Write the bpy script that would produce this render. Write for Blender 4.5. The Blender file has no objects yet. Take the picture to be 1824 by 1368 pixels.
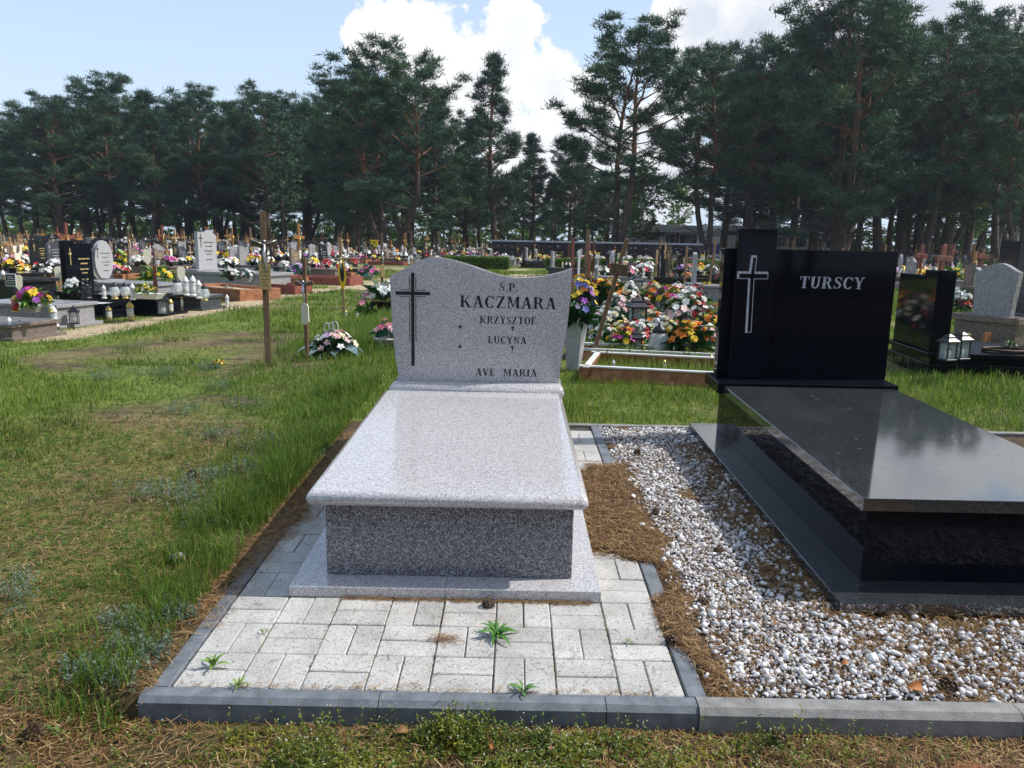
import bpy, bmesh, math, random
import numpy as np
from mathutils import Vector, Matrix, Euler
R = math.radians
PI = math.pi
S = bpy.context.scene
COL = S.collection
random.seed(7)
rng = np.random.default_rng(7)

# ---------------------------------------------------------------- camera
F_PX, PITCH, YAW, ROLL = 1390.0, R(10.4), R(-0.06), R(1.1)
EYE = Vector((1.071, -2.258, 1.414))
fw = Vector((math.sin(YAW) * math.cos(PITCH), math.cos(YAW) * math.cos(PITCH), -math.sin(PITCH)))
rt = Vector((math.cos(YAW), -math.sin(YAW), 0))
up = rt.cross(fw)
rt2 = rt * math.cos(ROLL) + up * math.sin(ROLL)
up2 = up * math.cos(ROLL) - rt * math.sin(ROLL)
cam_data = bpy.data.cameras.new('camera')
cam = bpy.data.objects.new('camera', cam_data)
COL.objects.link(cam)
cam_data.sensor_width = 36.0
cam_data.lens = 36.0 * F_PX / 1824.0
cam_data.clip_start = 0.05
cam_data.clip_end = 3000
M = Matrix((rt2, up2, -fw)).transposed().to_4x4()
M.translation = EYE
cam.matrix_world = M
S.camera = cam

# ---------------------------------------------------------------- world, sun, exposure
SUN_EL, SUN_AZ = R(47), R(83)          # azimuth clockwise from +Y
SUN_DIR = Vector((math.sin(SUN_AZ) * math.cos(SUN_EL), math.cos(SUN_AZ) * math.cos(SUN_EL), math.sin(SUN_EL)))
sd = bpy.data.lights.new('sun', 'SUN')
sd.energy = 2.95
sd.angle = R(0.9)
sd.color = (1.0, 0.955, 0.88)
sun = bpy.data.objects.new('sun', sd)
COL.objects.link(sun)
sun.rotation_euler = SUN_DIR.to_track_quat('Z', 'Y').to_euler()
sun.location = (20, 5, 30)

W = bpy.data.worlds.new('World')
S.world = W
W.use_nodes = True
nt = W.node_tree
for n in list(nt.nodes):
    nt.nodes.remove(n)


def nd(t, kind, **kw):
    n = t.nodes.new(kind)
    for k, v in kw.items():
        setattr(n, k, v)
    return n


def pix_dir(px, py):
    return (fw * F_PX + rt2 * (px - 912) + up2 * (684 - py)).normalized()


wo = nd(nt, 'ShaderNodeOutputWorld')
bg = nd(nt, 'ShaderNodeBackground')
sky = nd(nt, 'ShaderNodeTexSky', sky_type='NISHITA')
sky.sun_disc = False
sky.sun_elevation = SUN_EL
sky.sun_rotation = SUN_AZ
sky.air_density = 1.0
sky.dust_density = 1.6
sky.ozone_density = 1.2
bg.inputs['Strength'].default_value = 0.12
tc = nd(nt, 'ShaderNodeTexCoord')
nz = nd(nt, 'ShaderNodeTexNoise')
nz.inputs['Scale'].default_value = 11.0
nz.inputs['Detail'].default_value = 9.0
nz.inputs['Roughness'].default_value = 0.62
nt.links.new(tc.outputs['Generated'], nz.inputs['Vector'])
nz2 = nd(nt, 'ShaderNodeTexNoise')
nz2.inputs['Scale'].default_value = 2.2
nz2.inputs['Detail'].default_value = 6.0
nt.links.new(tc.outputs['Generated'], nz2.inputs['Vector'])


def wmath(op, a, b=None, c=None, clamp=False):
    n = nd(nt, 'ShaderNodeMath', operation=op)
    n.use_clamp = clamp
    for i, v in enumerate((a, b, c)):
        if v is None:
            continue
        if isinstance(v, (int, float)):
            n.inputs[i].default_value = v
        else:
            nt.links.new(v, n.inputs[i])
    return n.outputs[0]


# cumulus banks: a handful of soft caps in the sky, edges broken up by noise
caps = [((668, 62), .050), ((715, 60), .058), ((770, 105), .075), ((835, 130), .09), ((915, 95), .075),
        ((985, 150), .085), ((800, 190), .09), ((900, 220), .11), ((1010, 270), .12), ((660, 260), .07), ((600, 235), .05),
        ((1270, 20), .055), ((1340, 60), .11), ((1430, 20), .13), ((1560, 60), .17), ((1700, 40), .17), ((1300, 110), .09),
        ((1180, 330), .12), ((1820, 120), .15), ((1950, 60), .2), ((1500, -120), .2), ((2200, 200), .25)]
field = None
for (cpx, cpy), rad in caps:
    dv = pix_dir(cpx, cpy)
    vm = nd(nt, 'ShaderNodeVectorMath', operation='DISTANCE')
    nt.links.new(tc.outputs['Generated'], vm.inputs[0])
    vm.inputs[1].default_value = dv
    v = wmath('MULTIPLY_ADD', vm.outputs['Value'], -1.0 / (rad * .8), 1.0)
    v = wmath('MAXIMUM', v, -2.0)
    if field is None:
        field = v
    else:
        sm = nd(nt, 'ShaderNodeMath', operation='SMOOTH_MAX')
        nt.links.new(field, sm.inputs[0]); nt.links.new(v, sm.inputs[1]); sm.inputs[2].default_value = 0.25
        field = sm.outputs[0]
# the rest of the sky: scattered fair-weather cloud
scat = wmath('MULTIPLY_ADD', nz2.outputs['Fac'], 3.2, -2.25)
sepz = nd(nt, 'ShaderNodeSeparateXYZ')
nt.links.new(tc.outputs['Generated'], sepz.inputs[0])
behind = wmath('MULTIPLY_ADD', sepz.outputs['Y'], -2.2, 1.0, clamp=True)   # away from the clear patch seen to the north
scat = wmath('ADD', scat, wmath('MULTIPLY_ADD', behind, 0.55, -0.55))
field = wmath('MAXIMUM', field, scat)
edge = wmath('MULTIPLY_ADD', nz.outputs['Fac'], 3.6, -1.85)
dens = wmath('ADD', field, edge)
dens = wmath('MULTIPLY', dens, 4.5, clamp=True)
sm_d = nd(nt, 'ShaderNodeMapRange', interpolation_type='SMOOTHSTEP')
nt.links.new(dens, sm_d.inputs['Value'])
body = wmath('ADD', wmath('MULTIPLY', field, 1.1), wmath('MULTIPLY_ADD', nz.outputs['Fac'], 3.6, -2.0), clamp=True)
greyer = wmath('MULTIPLY_ADD', sepz.outputs['X'], 2.4, 0.32, clamp=True)
dark = wmath('MULTIPLY', body, greyer)
cr = nd(nt, 'ShaderNodeMix', data_type='RGBA')
nt.links.new(dark, cr.inputs['Factor'])
cr.inputs['A'].default_value = (5.9, 5.95, 6.0, 1)
cr.inputs['B'].default_value = (3.9, 4.25, 4.9, 1)
# thin haze whitens the sky towards the horizon
hz = nd(nt, 'ShaderNodeMapRange')
nt.links.new(sepz.outputs['Z'], hz.inputs['Value'])
hz.inputs['From Min'].default_value = 0.0
hz.inputs['From Max'].default_value = 0.42
hz.inputs['To Min'].default_value = 0.85
hz.inputs['To Max'].default_value = 0.35
hm = nd(nt, 'ShaderNodeMix', data_type='RGBA')
nt.links.new(hz.outputs['Result'], hm.inputs['Factor'])
nt.links.new(sky.outputs[0], hm.inputs['A'])
hm.inputs['B'].default_value = (4.25, 5.2, 6.35, 1)
mx = nd(nt, 'ShaderNodeMix', data_type='RGBA')
nt.links.new(sm_d.outputs['Result'], mx.inputs['Factor'])
nt.links.new(hm.outputs['Result'], mx.inputs['A'])
nt.links.new(cr.outputs['Result'], mx.inputs['B'])
nt.links.new(mx.outputs['Result'], bg.inputs['Color'])
nt.links.new(bg.outputs[0], wo.inputs[0])

S.view_settings.view_transform = 'Standard'
S.view_settings.look = 'None'
S.view_settings.gamma = 1.0
S.view_settings.use_curve_mapping = False
S.view_settings.exposure = 0.60
S.render.engine = 'CYCLES'
S.cycles.max_bounces = 6
S.cycles.transparent_max_bounces = 12
S.cycles.use_denoising = True

# ---------------------------------------------------------------- the lie of the land
SLOPE = 0.0284        # the grave plots rise gently away from the path


def ground(x, y):
    """height of the turf"""
    if y < 4.0:
        z = SLOPE * y
    else:
        z = SLOPE * 4.0 + 0.006 * (1 - math.exp(-(y - 4.0)))
    if y < -0.04:
        z -= 0.078 * min(1.0, (-0.04 - y) / 0.02) * min(1.0, max(0.0, (x + 0.40) / 0.3))
    return z


def spot(px, py):
    """the point of the ground seen at a place of the photograph"""
    d = fw * F_PX + rt2 * (px - 912) + up2 * (684 - py)
    z = 0.1
    for _ in range(12):
        t = (z - EYE.z) / d.z
        p = EYE + d * t
        z = ground(p.x, p.y)
    return Vector((p.x, p.y, z))


def at(px, Y, py=None):
    """the point in the upright plane y = Y seen at a place of the photograph; on the ground if py is None"""
    if py is None:
        py = 430
        for _ in range(6):
            d = fw * F_PX + rt2 * (px - 912) + up2 * (684 - py)
            p = EYE + d * ((Y - EYE.y) / d.y)
            q = Vector((p.x, Y, ground(p.x, Y)))
            v = q - EYE
            py = 684 - F_PX * v.dot(up2) / v.dot(fw)
        return q
    d = fw * F_PX + rt2 * (px - 912) + up2 * (684 - py)
    return EYE + d * ((Y - EYE.y) / d.y)


def to_px(p):
    v = Vector(p) - EYE
    z = v.dot(fw)
    return 912 + F_PX * v.dot(rt2) / z, 684 - F_PX * v.dot(up2) / z, z


# ---------------------------------------------------------------- objects
def empty(name, loc=(0, 0, 0), rz=0.0, label=None, cat=None, group=None, sc=1.0):
    o = bpy.data.objects.new(name, None)
    COL.objects.link(o)
    o.location = loc
    o.rotation_euler = (0, 0, rz)
    o.scale = (sc, sc, sc)
    tag(o, label, cat, group)
    return o


def tag(o, label=None, cat=None, group=None, kind=None):
    if label: o['label'] = label
    if cat: o['category'] = cat
    if group: o['group'] = group
    if kind: o['kind'] = kind
    return o


KIDS = {}


def link(name, me, parent=None, loc=None, rot=None, sc=None):
    o = bpy.data.objects.new(name, me)
    COL.objects.link(o)
    if parent is not None:
        o.parent = parent
        KIDS.setdefault(parent.name, []).append(o)
    if loc is not None: o.location = loc
    if rot is not None: o.rotation_euler = rot
    if sc is not None: o.scale = (sc, sc, sc) if isinstance(sc, (int, float)) else sc
    return o


def copy_tree(o, loc=None, rz=None, label=None, group=None, sc=None, parent=None, mats=None):
    c = o.copy()
    COL.objects.link(c)
    if parent is not None:
        c.parent = parent
        KIDS.setdefault(parent.name, []).append(c)
    if loc is not None: c.location = loc
    if rz is not None: c.rotation_euler = (0, 0, rz) if isinstance(rz, (int, float)) else rz
    if sc is not None: c.scale = (sc, sc, sc) if isinstance(sc, (int, float)) else sc
    if label: c['label'] = label
    if group: c['group'] = group
    for ch in KIDS.get(o.name, []):
        copy_tree(ch, parent=c)
    return c


class MB:
    """collects shapes and links them as one mesh object"""

    def __init__(s):
        s.v, s.f, s.m = [], [], []
        s.mats = []
        s.cur = 0
        s.smooth = False
        s.sm = []

    def use(s, mat):
        if mat not in s.mats: s.mats.append(mat)
        s.cur = s.mats.index(mat)
        return s

    def add(s, vs, fs):
        b = len(s.v)
        s.v += [tuple(v) for v in vs]
        for f in fs:
            s.f.append(tuple(b + i for i in f))
            s.m.append(s.cur)
            s.sm.append(s.smooth)

    def box(s, x0, x1, y0, y1, z0, z1, c=0.0, mat4=None):
        if c <= 0:
            vs = [(x, y, z) for z in (z0, z1) for x, y in ((x0, y0), (x1, y0), (x1, y1), (x0, y1))]
            fs = [(3, 2, 1, 0), (4, 5, 6, 7), (0, 1, 5, 4), (1, 2, 6, 5), (2, 3, 7, 6), (3, 0, 4, 7)]
        else:
            vs, fs = [], []
            rings = [(z0, c), (z0 + c, 0), (z1 - c, 0), (z1, c)]
            for z, i in rings:
                k = c if i == 0 else c
                a = i
                vs += [(x0 + c, y0 + a, z), (x1 - c, y0 + a, z), (x1 - a, y0 + c, z), (x1 - a, y1 - c, z),
                       (x1 - c, y1 - a, z), (x0 + c, y1 - a, z), (x0 + a, y1 - c, z), (x0 + a, y0 + c, z)]
            fs = [tuple(range(7, -1, -1)), tuple(range(24, 32))]
            for r in range(3):
                for i in range(8):
                    j = (i + 1) % 8
                    fs.append((r * 8 + i, r * 8 + j, (r + 1) * 8 + j, (r + 1) * 8 + i))
        if mat4 is not None:
            vs = [tuple(mat4 @ Vector(v)) for v in vs]
        s.add(vs, fs)
        return s

    def prism(s, pts, y0, y1, axis='y', flip=False, mat4=None):
        """an outline (a, b) swept between y0 and y1; axis y: outline in xz; axis z: outline in xy; axis x: outline in yz"""
        n = len(pts)
        def P(a, b, d):
            return (a, d, b) if axis == 'y' else ((a, b, d) if axis == 'z' else (d, a, b))
        area = sum(pts[i][0] * pts[(i + 1) % n][1] - pts[(i + 1) % n][0] * pts[i][1] for i in range(n))
        if area < 0: pts = pts[::-1]
        vs = [P(a, b, y0) for a, b in pts] + [P(a, b, y1) for a, b in pts]
        fs = [tuple(range(n)), tuple(range(2 * n - 1, n - 1, -1))]
        for i in range(n):
            j = (i + 1) % n
            fs.append((j, i, n + i, n + j))
        if axis != 'y':
            fs = [f[::-1] for f in fs]
        if mat4 is not None:
            vs = [tuple(mat4 @ Vector(v)) for v in vs]
        s.add(vs, fs)
        return s

    def lathe(s, prof, n=12, cx=0, cy=0, cz=0, sm=True, mat4=None):
        vs, fs = [], []
        for r, z in prof:
            for i in range(n):
                a = 2 * PI * i / n
                vs.append((cx + r * math.cos(a), cy + r * math.sin(a), cz + z))
        for k in range(len(prof) - 1):
            for i in range(n):
                j = (i + 1) % n
                fs.append((k * n + i, k * n + j, (k + 1) * n + j, (k + 1) * n + i))
        if prof[0][0] > 1e-5: fs.append(tuple(range(n - 1, -1, -1)))
        if prof[-1][0] > 1e-5: fs.append(tuple((len(prof) - 1) * n + i for i in range(n)))
        if mat4 is not None:
            vs = [tuple(mat4 @ Vector(v)) for v in vs]
        o = s.smooth; s.smooth = sm
        s.add(vs, fs)
        s.smooth = o
        return s

    def tube(s, pts, rads, n=6, caps=True, sm=True):
        pts = [Vector(p) for p in pts]
        if isinstance(rads, (int, float)): rads = [rads] * len(pts)
        vs, fs = [], []
        ref = None
        for k, p in enumerate(pts):
            d = (pts[min(k + 1, len(pts) - 1)] - pts[max(k - 1, 0)]).normalized()
            if ref is None:
                ref = d.orthogonal().normalized()
            else:
                ref = (ref - d * ref.dot(d)).normalized()
            b = d.cross(ref)
            for i in range(n):
                a = 2 * PI * i / n
                vs.append(tuple(p + (ref * math.cos(a) + b * math.sin(a)) * rads[k]))
        for k in range(len(pts) - 1):
            for i in range(n):
                j = (i + 1) % n
                fs.append((k * n + i, k * n + j, (k + 1) * n + j, (k + 1) * n + i))
        if caps:
            fs.append(tuple(range(n - 1, -1, -1)))
            fs.append(tuple((len(pts) - 1) * n + i for i in range(n)))
        o = s.smooth; s.smooth = sm
        s.add(vs, fs)
        s.smooth = o
        return s

    def mesh(s, name, tilt=False):
        me = bpy.data.meshes.new(name)
        vs = s.v
        if tilt:
            vs = [(x, y, z + SLOPE * y) for x, y, z in vs]
        me.from_pydata(vs, [], s.f)
        for m in s.mats: me.materials.append(m)
        me.polygons.foreach_set('material_index', s.m)
        me.polygons.foreach_set('use_smooth', s.sm)
        me.update()
        return me

    def build(s, name, parent=None, tilt=False, **k):
        return link(name, s.mesh(name, tilt), parent, **k)


def npmesh(name, V, T, mats, attr=None, mi=None, smooth=False):
    """triangles from numpy arrays"""
    me = bpy.data.meshes.new(name)
    V = np.asarray(V, dtype=np.float32); T = np.asarray(T, dtype=np.int32)
    me.vertices.add(len(V)); me.vertices.foreach_set('co', V.ravel())
    me.loops.add(len(T) * 3); me.loops.foreach_set('vertex_index', T.ravel())
    me.polygons.add(len(T))
    me.polygons.foreach_set('loop_start', np.arange(0, len(T) * 3, 3, dtype=np.int32))
    me.polygons.foreach_set('loop_total', np.full(len(T), 3, dtype=np.int32))
    for m in (mats if isinstance(mats, (list, tuple)) else [mats]): me.materials.append(m)
    if mi is not None: me.polygons.foreach_set('material_index', np.asarray(mi, dtype=np.int32))
    if smooth: me.polygons.foreach_set('use_smooth', np.ones(len(T), dtype=bool))
    if attr is not None:
        a = me.attributes.new('tint', 'FLOAT', 'POINT')
        a.data.foreach_set('value', np.asarray(attr, dtype=np.float32))
    me.update(calc_edges=True)
    return me


def merged(name, root, mats=None):
    """one mesh of all the pieces of a thing, for copies too far away to show them"""
    m = MB()

    def walk(o, T):
        T = T @ Matrix.LocRotScale(o.location, o.rotation_euler, o.scale) if o is not root else T
        if o.type == 'MESH':
            idx = []
            for mt in o.data.materials:
                m.use(mt); idx.append(m.cur)
            b = len(m.v)
            m.v += [tuple(T @ v.co) for v in o.data.vertices]
            for p in o.data.polygons:
                m.f.append(tuple(b + i for i in p.vertices))
                m.m.append(idx[p.material_index] if idx else 0)
                m.sm.append(p.use_smooth)
        for c in KIDS.get(o.name, []):
            walk(c, T)
    walk(root, Matrix.Identity(4))
    return m.mesh(name)


# ---------------------------------------------------------------- materials
def bsdf(name, col=(.5, .5, .5), rough=.6, metal=0.0, spec=0.5, **kw):
    m = bpy.data.materials.new(name)
    m.use_nodes = True
    b = m.node_tree.nodes['Principled BSDF']
    b.inputs['Base Color'].default_value = (*col, 1)
    b.inputs['Roughness'].default_value = rough
    b.inputs['Metallic'].default_value = metal
    b.inputs['Specular IOR Level'].default_value = spec
    for k, v in kw.items(): b.inputs[k.replace('_', ' ')].default_value = v
    return m


def ramp(t, fac, stops, interp='LINEAR'):
    r = nd(t, 'ShaderNodeValToRGB')
    r.color_ramp.interpolation = interp
    e = r.color_ramp.elements
    while len(e) < len(stops): e.new(0.5)
    for i, (p, c) in enumerate(stops):
        e[i].position = p
        e[i].color = (*c, 1)
    t.links.new(fac, r.inputs['Fac'])
    return r.outputs['Color']


def noisy(name, stops, scale=5.0, detail=6.0, rough=.8, bump=0.0, bscale=None, coord='Object', metal=0.0, spec=.5, stretch=None, dist=0.0, tint=False):
    """a material whose colour wanders through a ramp by noise, with fine relief"""
    m = bsdf(name, stops[0][1], rough, metal, spec)
    t = m.node_tree
    b = t.nodes['Principled BSDF']
    tcn = nd(t, 'ShaderNodeTexCoord')
    vec = tcn.outputs[coord]
    if stretch:
        mp = nd(t, 'ShaderNodeMapping')
        mp.inputs['Scale'].default_value = stretch
        t.links.new(vec, mp.inputs['Vector'])
        vec = mp.outputs[0]
    n = nd(t, 'ShaderNodeTexNoise')
    n.inputs['Scale'].default_value = scale
    n.inputs['Detail'].default_value = detail
    n.inputs['Distortion'].default_value = dist
    t.links.new(vec, n.inputs['Vector'])
    c = ramp(t, n.outputs['Fac'], stops)
    if tint:   # each thing a little lighter or darker than its neighbour
        oi = nd(t, 'ShaderNodeObjectInfo')
        mr = nd(t, 'ShaderNodeMapRange')
        mr.inputs['To Min'].default_value = .72; mr.inputs['To Max'].default_value = 1.22
        t.links.new(oi.outputs['Random'], mr.inputs['Value'])
        vm = nd(t, 'ShaderNodeVectorMath', operation='SCALE')
        t.links.new(c, vm.inputs[0]); t.links.new(mr.outputs[0], vm.inputs['Scale'])
        c = vm.outputs[0]
    t.links.new(c, b.inputs['Base Color'])
    if bump:
        n2 = nd(t, 'ShaderNodeTexNoise')
        n2.inputs['Scale'].default_value = bscale or scale * 6
        n2.inputs['Detail'].default_value = 5
        t.links.new(vec, n2.inputs['Vector'])
        bp = nd(t, 'ShaderNodeBump')
        bp.inputs['Strength'].default_value = bump
        bp.inputs['Distance'].default_value = 0.01
        t.links.new(n2.outputs['Fac'], bp.inputs['Height'])
        t.links.new(bp.outputs[0], b.inputs['Normal'])
    return m


def granite(name, stops, scale=230.0, rough=.12, dirt=.0, spec=.5, dirtcol=(.3, .28, .25), ior=1.5):
    """polished stone: crystals as small random cells"""
    m = bsdf(name, (.4, .4, .4), rough, 0, spec)
    t = m.node_tree
    b = t.nodes['Principled BSDF']
    b.inputs['IOR'].default_value = ior
    tcn = nd(t, 'ShaderNodeTexCoord')
    vo = nd(t, 'ShaderNodeTexVoronoi')
    vo.inputs['Scale'].default_value = scale
    vo.inputs['Randomness'].default_value = 1.0
    nn = nd(t, 'ShaderNodeTexNoise')
    nn.inputs['Scale'].default_value = scale * .9
    va = nd(t, 'ShaderNodeVectorMath', operation='MULTIPLY_ADD')
    t.links.new(nn.outputs['Color'], va.inputs[0])
    va.inputs[1].default_value = (.006, .006, .006)
    t.links.new(tcn.outputs['Object'], va.inputs[2])
    t.links.new(va.outputs[0], vo.inputs['Vector'])
    sp = nd(t, 'ShaderNodeSeparateColor')
    t.links.new(vo.outputs['Color'], sp.inputs[0])
    c = ramp(t, sp.outputs[0], stops)
    big = nd(t, 'ShaderNodeTexNoise')
    big.inputs['Scale'].default_value = 3.0
    big.inputs['Detail'].default_value = 5.0
    t.links.new(tcn.outputs['Object'], big.inputs['Vector'])
    if dirt:
        mxn = nd(t, 'ShaderNodeMix', data_type='RGBA')
        mr = nd(t, 'ShaderNodeMapRange')
        mr.inputs['From Min'].default_value = .5; mr.inputs['From Max'].default_value = .8
        mr.inputs['To Max'].default_value = dirt
        t.links.new(big.outputs['Fac'], mr.inputs['Value'])
        t.links.new(mr.outputs[0], mxn.inputs['Factor'])
        t.links.new(c, mxn.inputs['A'])
        mxn.inputs['B'].default_value = (*dirtcol, 1)
        c = mxn.outputs['Result']
    t.links.new(c, b.inputs['Base Color'])
    rr = nd(t, 'ShaderNodeMapRange')
    rr.inputs['To Min'].default_value = rough * .7
    rr.inputs['To Max'].default_value = rough * 1.5
    t.links.new(big.outputs['Fac'], rr.inputs['Value'])
    t.links.new(rr.outputs[0], b.inputs['Roughness'])
    return m


def leafy(name, stops, rough=.55, trans=.35, attr='tint', wander=0.0, wscale=.6):
    """thin green stuff: colour by each blade's own tint, part of the light passes through"""
    m = bpy.data.materials.new(name)
    m.use_nodes = True
    t = m.node_tree
    b = t.nodes['Principled BSDF']
    out = t.nodes['Material Output']
    at_ = nd(t, 'ShaderNodeAttribute', attribute_name=attr)
    fac = at_.outputs['Fac']
    if wander:
        g = nd(t, 'ShaderNodeNewGeometry')
        n = nd(t, 'ShaderNodeTexNoise')
        n.inputs['Scale'].default_value = wscale; n.inputs['Detail'].default_value = 4
        t.links.new(g.outputs['Position'], n.inputs['Vector'])
        k = nd(t, 'ShaderNodeMath', operation='MULTIPLY_ADD')
        t.links.new(n.outputs['Fac'], k.inputs[0]); k.inputs[1].default_value = wander; k.inputs[2].default_value = -wander / 2
        a = nd(t, 'ShaderNodeMath', operation='ADD')
        t.links.new(k.outputs[0], a.inputs[0]); t.links.new(fac, a.inputs[1])
        fac = a.outputs[0]
    c = ramp(t, fac, stops)
    t.links.new(c, b.inputs['Base Color'])
    b.inputs['Roughness'].default_value = rough
    b.inputs['Specular IOR Level'].default_value = .3
    tr = nd(t, 'ShaderNodeBsdfTranslucent')
    t.links.new(c, tr.inputs['Color'])
    mxs = nd(t, 'ShaderNodeMixShader')
    mxs.inputs[0].default_value = trans
    t.links.new(b.outputs[0], mxs.inputs[1]); t.links.new(tr.outputs[0], mxs.inputs[2])
    t.links.new(mxs.outputs[0], out.inputs['Surface'])
    return m


def glassy(name, col, rough=.05, alpha=.35):
    m = bsdf(name, col, rough, 0, .8)
    m.node_tree.nodes['Principled BSDF'].inputs['Alpha'].default_value = alpha
    return m


MT = {}
MT['grey_granite'] = granite('grey_granite', [(0, (.19, .178, .19)), (.2, (.325, .308, .318)), (.45, (.48, .458, .465)), (.75, (.60, .58, .585)), (1, (.75, .735, .735))], 300, .10, ior=1.75, dirt=.30, dirtcol=(.50, .47, .43))
MT['grey_side'] = granite('grey_granite_cut', [(0, (.04, .038, .048)), (.3, (.09, .086, .10)), (.6, (.18, .17, .19)), (1, (.44, .43, .45))], 230, .2)  # coarser dark grain; shade of the tomb box put into the colour
MT['black_granite'] = granite('black_granite', [(0, (.003, .004, .007)), (.8, (.006, .0075, .012)), (1, (.018, .021, .03))], 260, .05, spec=.13)
MT['black_top'] = granite('black_granite_dusty', [(0, (.016, .019, .021)), (.7, (.032, .037, .040)), (1, (.085, .092, .095))], 260, .06, dirt=.22, dirtcol=(.11, .12, .12), ior=2.35)
MT['black_far'] = granite('black_granite_weathered', [(0, (.006, .007, .009)), (.7, (.014, .016, .02)), (1, (.05, .05, .055))], 160, .12, dirt=.06)
MT['dark_grey_stone'] = granite('dark_grey_granite', [(0, (.02, .022, .028)), (.5, (.05, .055, .065)), (1, (.14, .145, .16))], 160, .16)
MT['light_stone'] = granite('light_granite', [(0, (.08, .08, .09)), (.4, (.25, .245, .26)), (1, (.50, .49, .49))], 150, .25)
MT['pale_stone'] = granite('pale_polished_stone', [(0, (.26, .26, .28)), (.5, (.38, .38, .39)), (1, (.52, .51, .50))], 150, .3)
MT['brown_stone'] = granite('brown_granite', [(0, (.05, .035, .03)), (.5, (.16, .12, .10)), (1, (.36, .30, .27))], 150, .2)
MT['paint_black'] = bsdf('black_lettering', (.006, .006, .008), .5)
MT['letter_silver'] = noisy('silver_lettering', [(.3, (.34, .36, .40)), (.7, (.62, .65, .70))], 60, 3, .5)
MT['gold_letter'] = bsdf('gold_lettering', (.55, .42, .16), .4)
MT['grey_letter'] = bsdf('grey_lettering', (.35, .36, .38), .5)
MT['dark_letter'] = bsdf('dark_lettering', (.03, .03, .035), .6)
MT['terracotta'] = noisy('terracotta_terrazzo', [(.3, (.24, .085, .035)), (.5, (.33, .13, .055)), (.7, (.40, .19, .10))], 14, 6, .75, .25)
MT['terrazzo_red'] = noisy('red_terrazzo', [(.3, (.16, .035, .025)), (.7, (.27, .08, .055))], 18, 6, .6, .15)
MT['white_paint'] = noisy('white_paint', [(.3, (.62, .62, .60)), (.7, (.80, .80, .79))], 6, 5, .5)
MT['plastic_white'] = bsdf('white_plastic', (.78, .78, .76), .35)
MT['concrete'] = noisy('concrete', [(.3, (.24, .23, .21)), (.7, (.36, .35, .33))], 9, 8, .85, .3)
MT['wood_orange'] = noisy('varnished_orange_wood', [(.3, (.27, .115, .032)), (.7, (.42, .20, .07))], 6, 6, .4, .1, stretch=(14, 14, 1.5), tint=True)
MT['wood_brown'] = noisy('weathered_brown_wood', [(.25, (.055, .032, .018)), (.5, (.10, .062, .034)), (.75, (.17, .115, .07))], 5, 8, .75, .35, stretch=(16, 16, 1.2), tint=True)
MT['wood_mid'] = noisy('brown_stained_wood', [(.3, (.13, .07, .035)), (.7, (.24, .135, .07))], 5, 6, .6, .2, stretch=(14, 14, 1.3), tint=True)
MT['wood_tan'] = noisy('tan_wood', [(.3, (.28, .17, .075)), (.7, (.42, .28, .14))], 5, 6, .6, .2, stretch=(14, 14, 1.3), tint=True)
MT['wood_red'] = noisy('red_brown_wood', [(.3, (.13, .03, .018)), (.7, (.22, .06, .035))], 5, 6, .5, .2, stretch=(14, 14, 1.3), tint=True)
MT['metal_silver'] = bsdf('silver_metal', (.55, .56, .58), .35, .9)
MT['metal_gold'] = bsdf('brass_coloured_metal', (.62, .45, .16), .35, .85)
MT['brass_plate'] = noisy('brass_plaque', [(.3, (.30, .21, .08)), (.7, (.42, .31, .14))], 20, 4, .5, 0, metal=.3)
MT['metal_dark'] = bsdf('dark_metal', (.03, .032, .038), .4, .5)
MT['ivory'] = bsdf('ivory_plastic', (.70, .66, .52), .45)
MT['glass'] = glassy('lantern_glass', (.75, .80, .82), .06, .45)
MT['glass_red'] = glassy('red_lantern_glass', (.45, .02, .02), .08, .8)
MT['glass_pane'] = glassy('clear_pane', (.5, .55, .58), .03, .3)
MT['candle_white'] = bsdf('white_candle', (.80, .78, .70), .5)
MT['candle_yellow'] = bsdf('yellow_oil', (.65, .55, .10), .4)
MT['sand'] = noisy('sand', [(.3, (.36, .27, .165)), (.5, (.46, .36, .23)), (.7, (.54, .44, .30))], 5, 9, .95, .5, 60)
MT['blue_vase'] = bsdf('blue_glazed_pot', (.05, .10, .22), .2)
MT['pot_dark'] = bsdf('dark_plastic_pot', (.015, .015, .018), .5)
MT['wicker'] = noisy('grey_wicker', [(.4, (.30, .29, .26)), (.6, (.52, .50, .47))], 30, 4, .8, .5)
MT['yellow_plastic'] = bsdf('yellow_plastic', (.75, .50, .015), .4)
for k, c in {'f_white': (.78, .78, .76), 'f_cream': (.72, .66, .46), 'f_yellow': (.80, .58, .03), 'f_orange': (.80, .22, .02), 'f_red': (.50, .015, .02),
             'f_pink': (.72, .22, .32), 'f_palepink': (.75, .50, .50), 'f_purple': (.30, .06, .42), 'f_violet': (.50, .38, .62), 'f_magenta': (.55, .05, .32),
             'f_blue': (.08, .10, .38), 'f_wine': (.16, .02, .045), 'f_cyan': (.10, .45, .42)}.items():
    MT[k] = noisy(k[2:] + '_petals', [(.3, tuple(v * .8 for v in c)), (.7, tuple(min(1, v * 1.08) for v in c))], 25, 3, .6)
MT['leaf_art'] = noisy('artificial_leaves', [(.3, (.010, .055, .018)), (.7, (.035, .13, .035))], 12, 4, .45)
MT['leaf_light'] = noisy('light_green_leaves', [(.3, (.06, .17, .02)), (.7, (.16, .30, .05))], 12, 4, .5)
MT['leaf_teal'] = noisy('teal_leaves', [(.3, (.015, .10, .075)), (.7, (.04, .19, .15))], 12, 4, .45)

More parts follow.
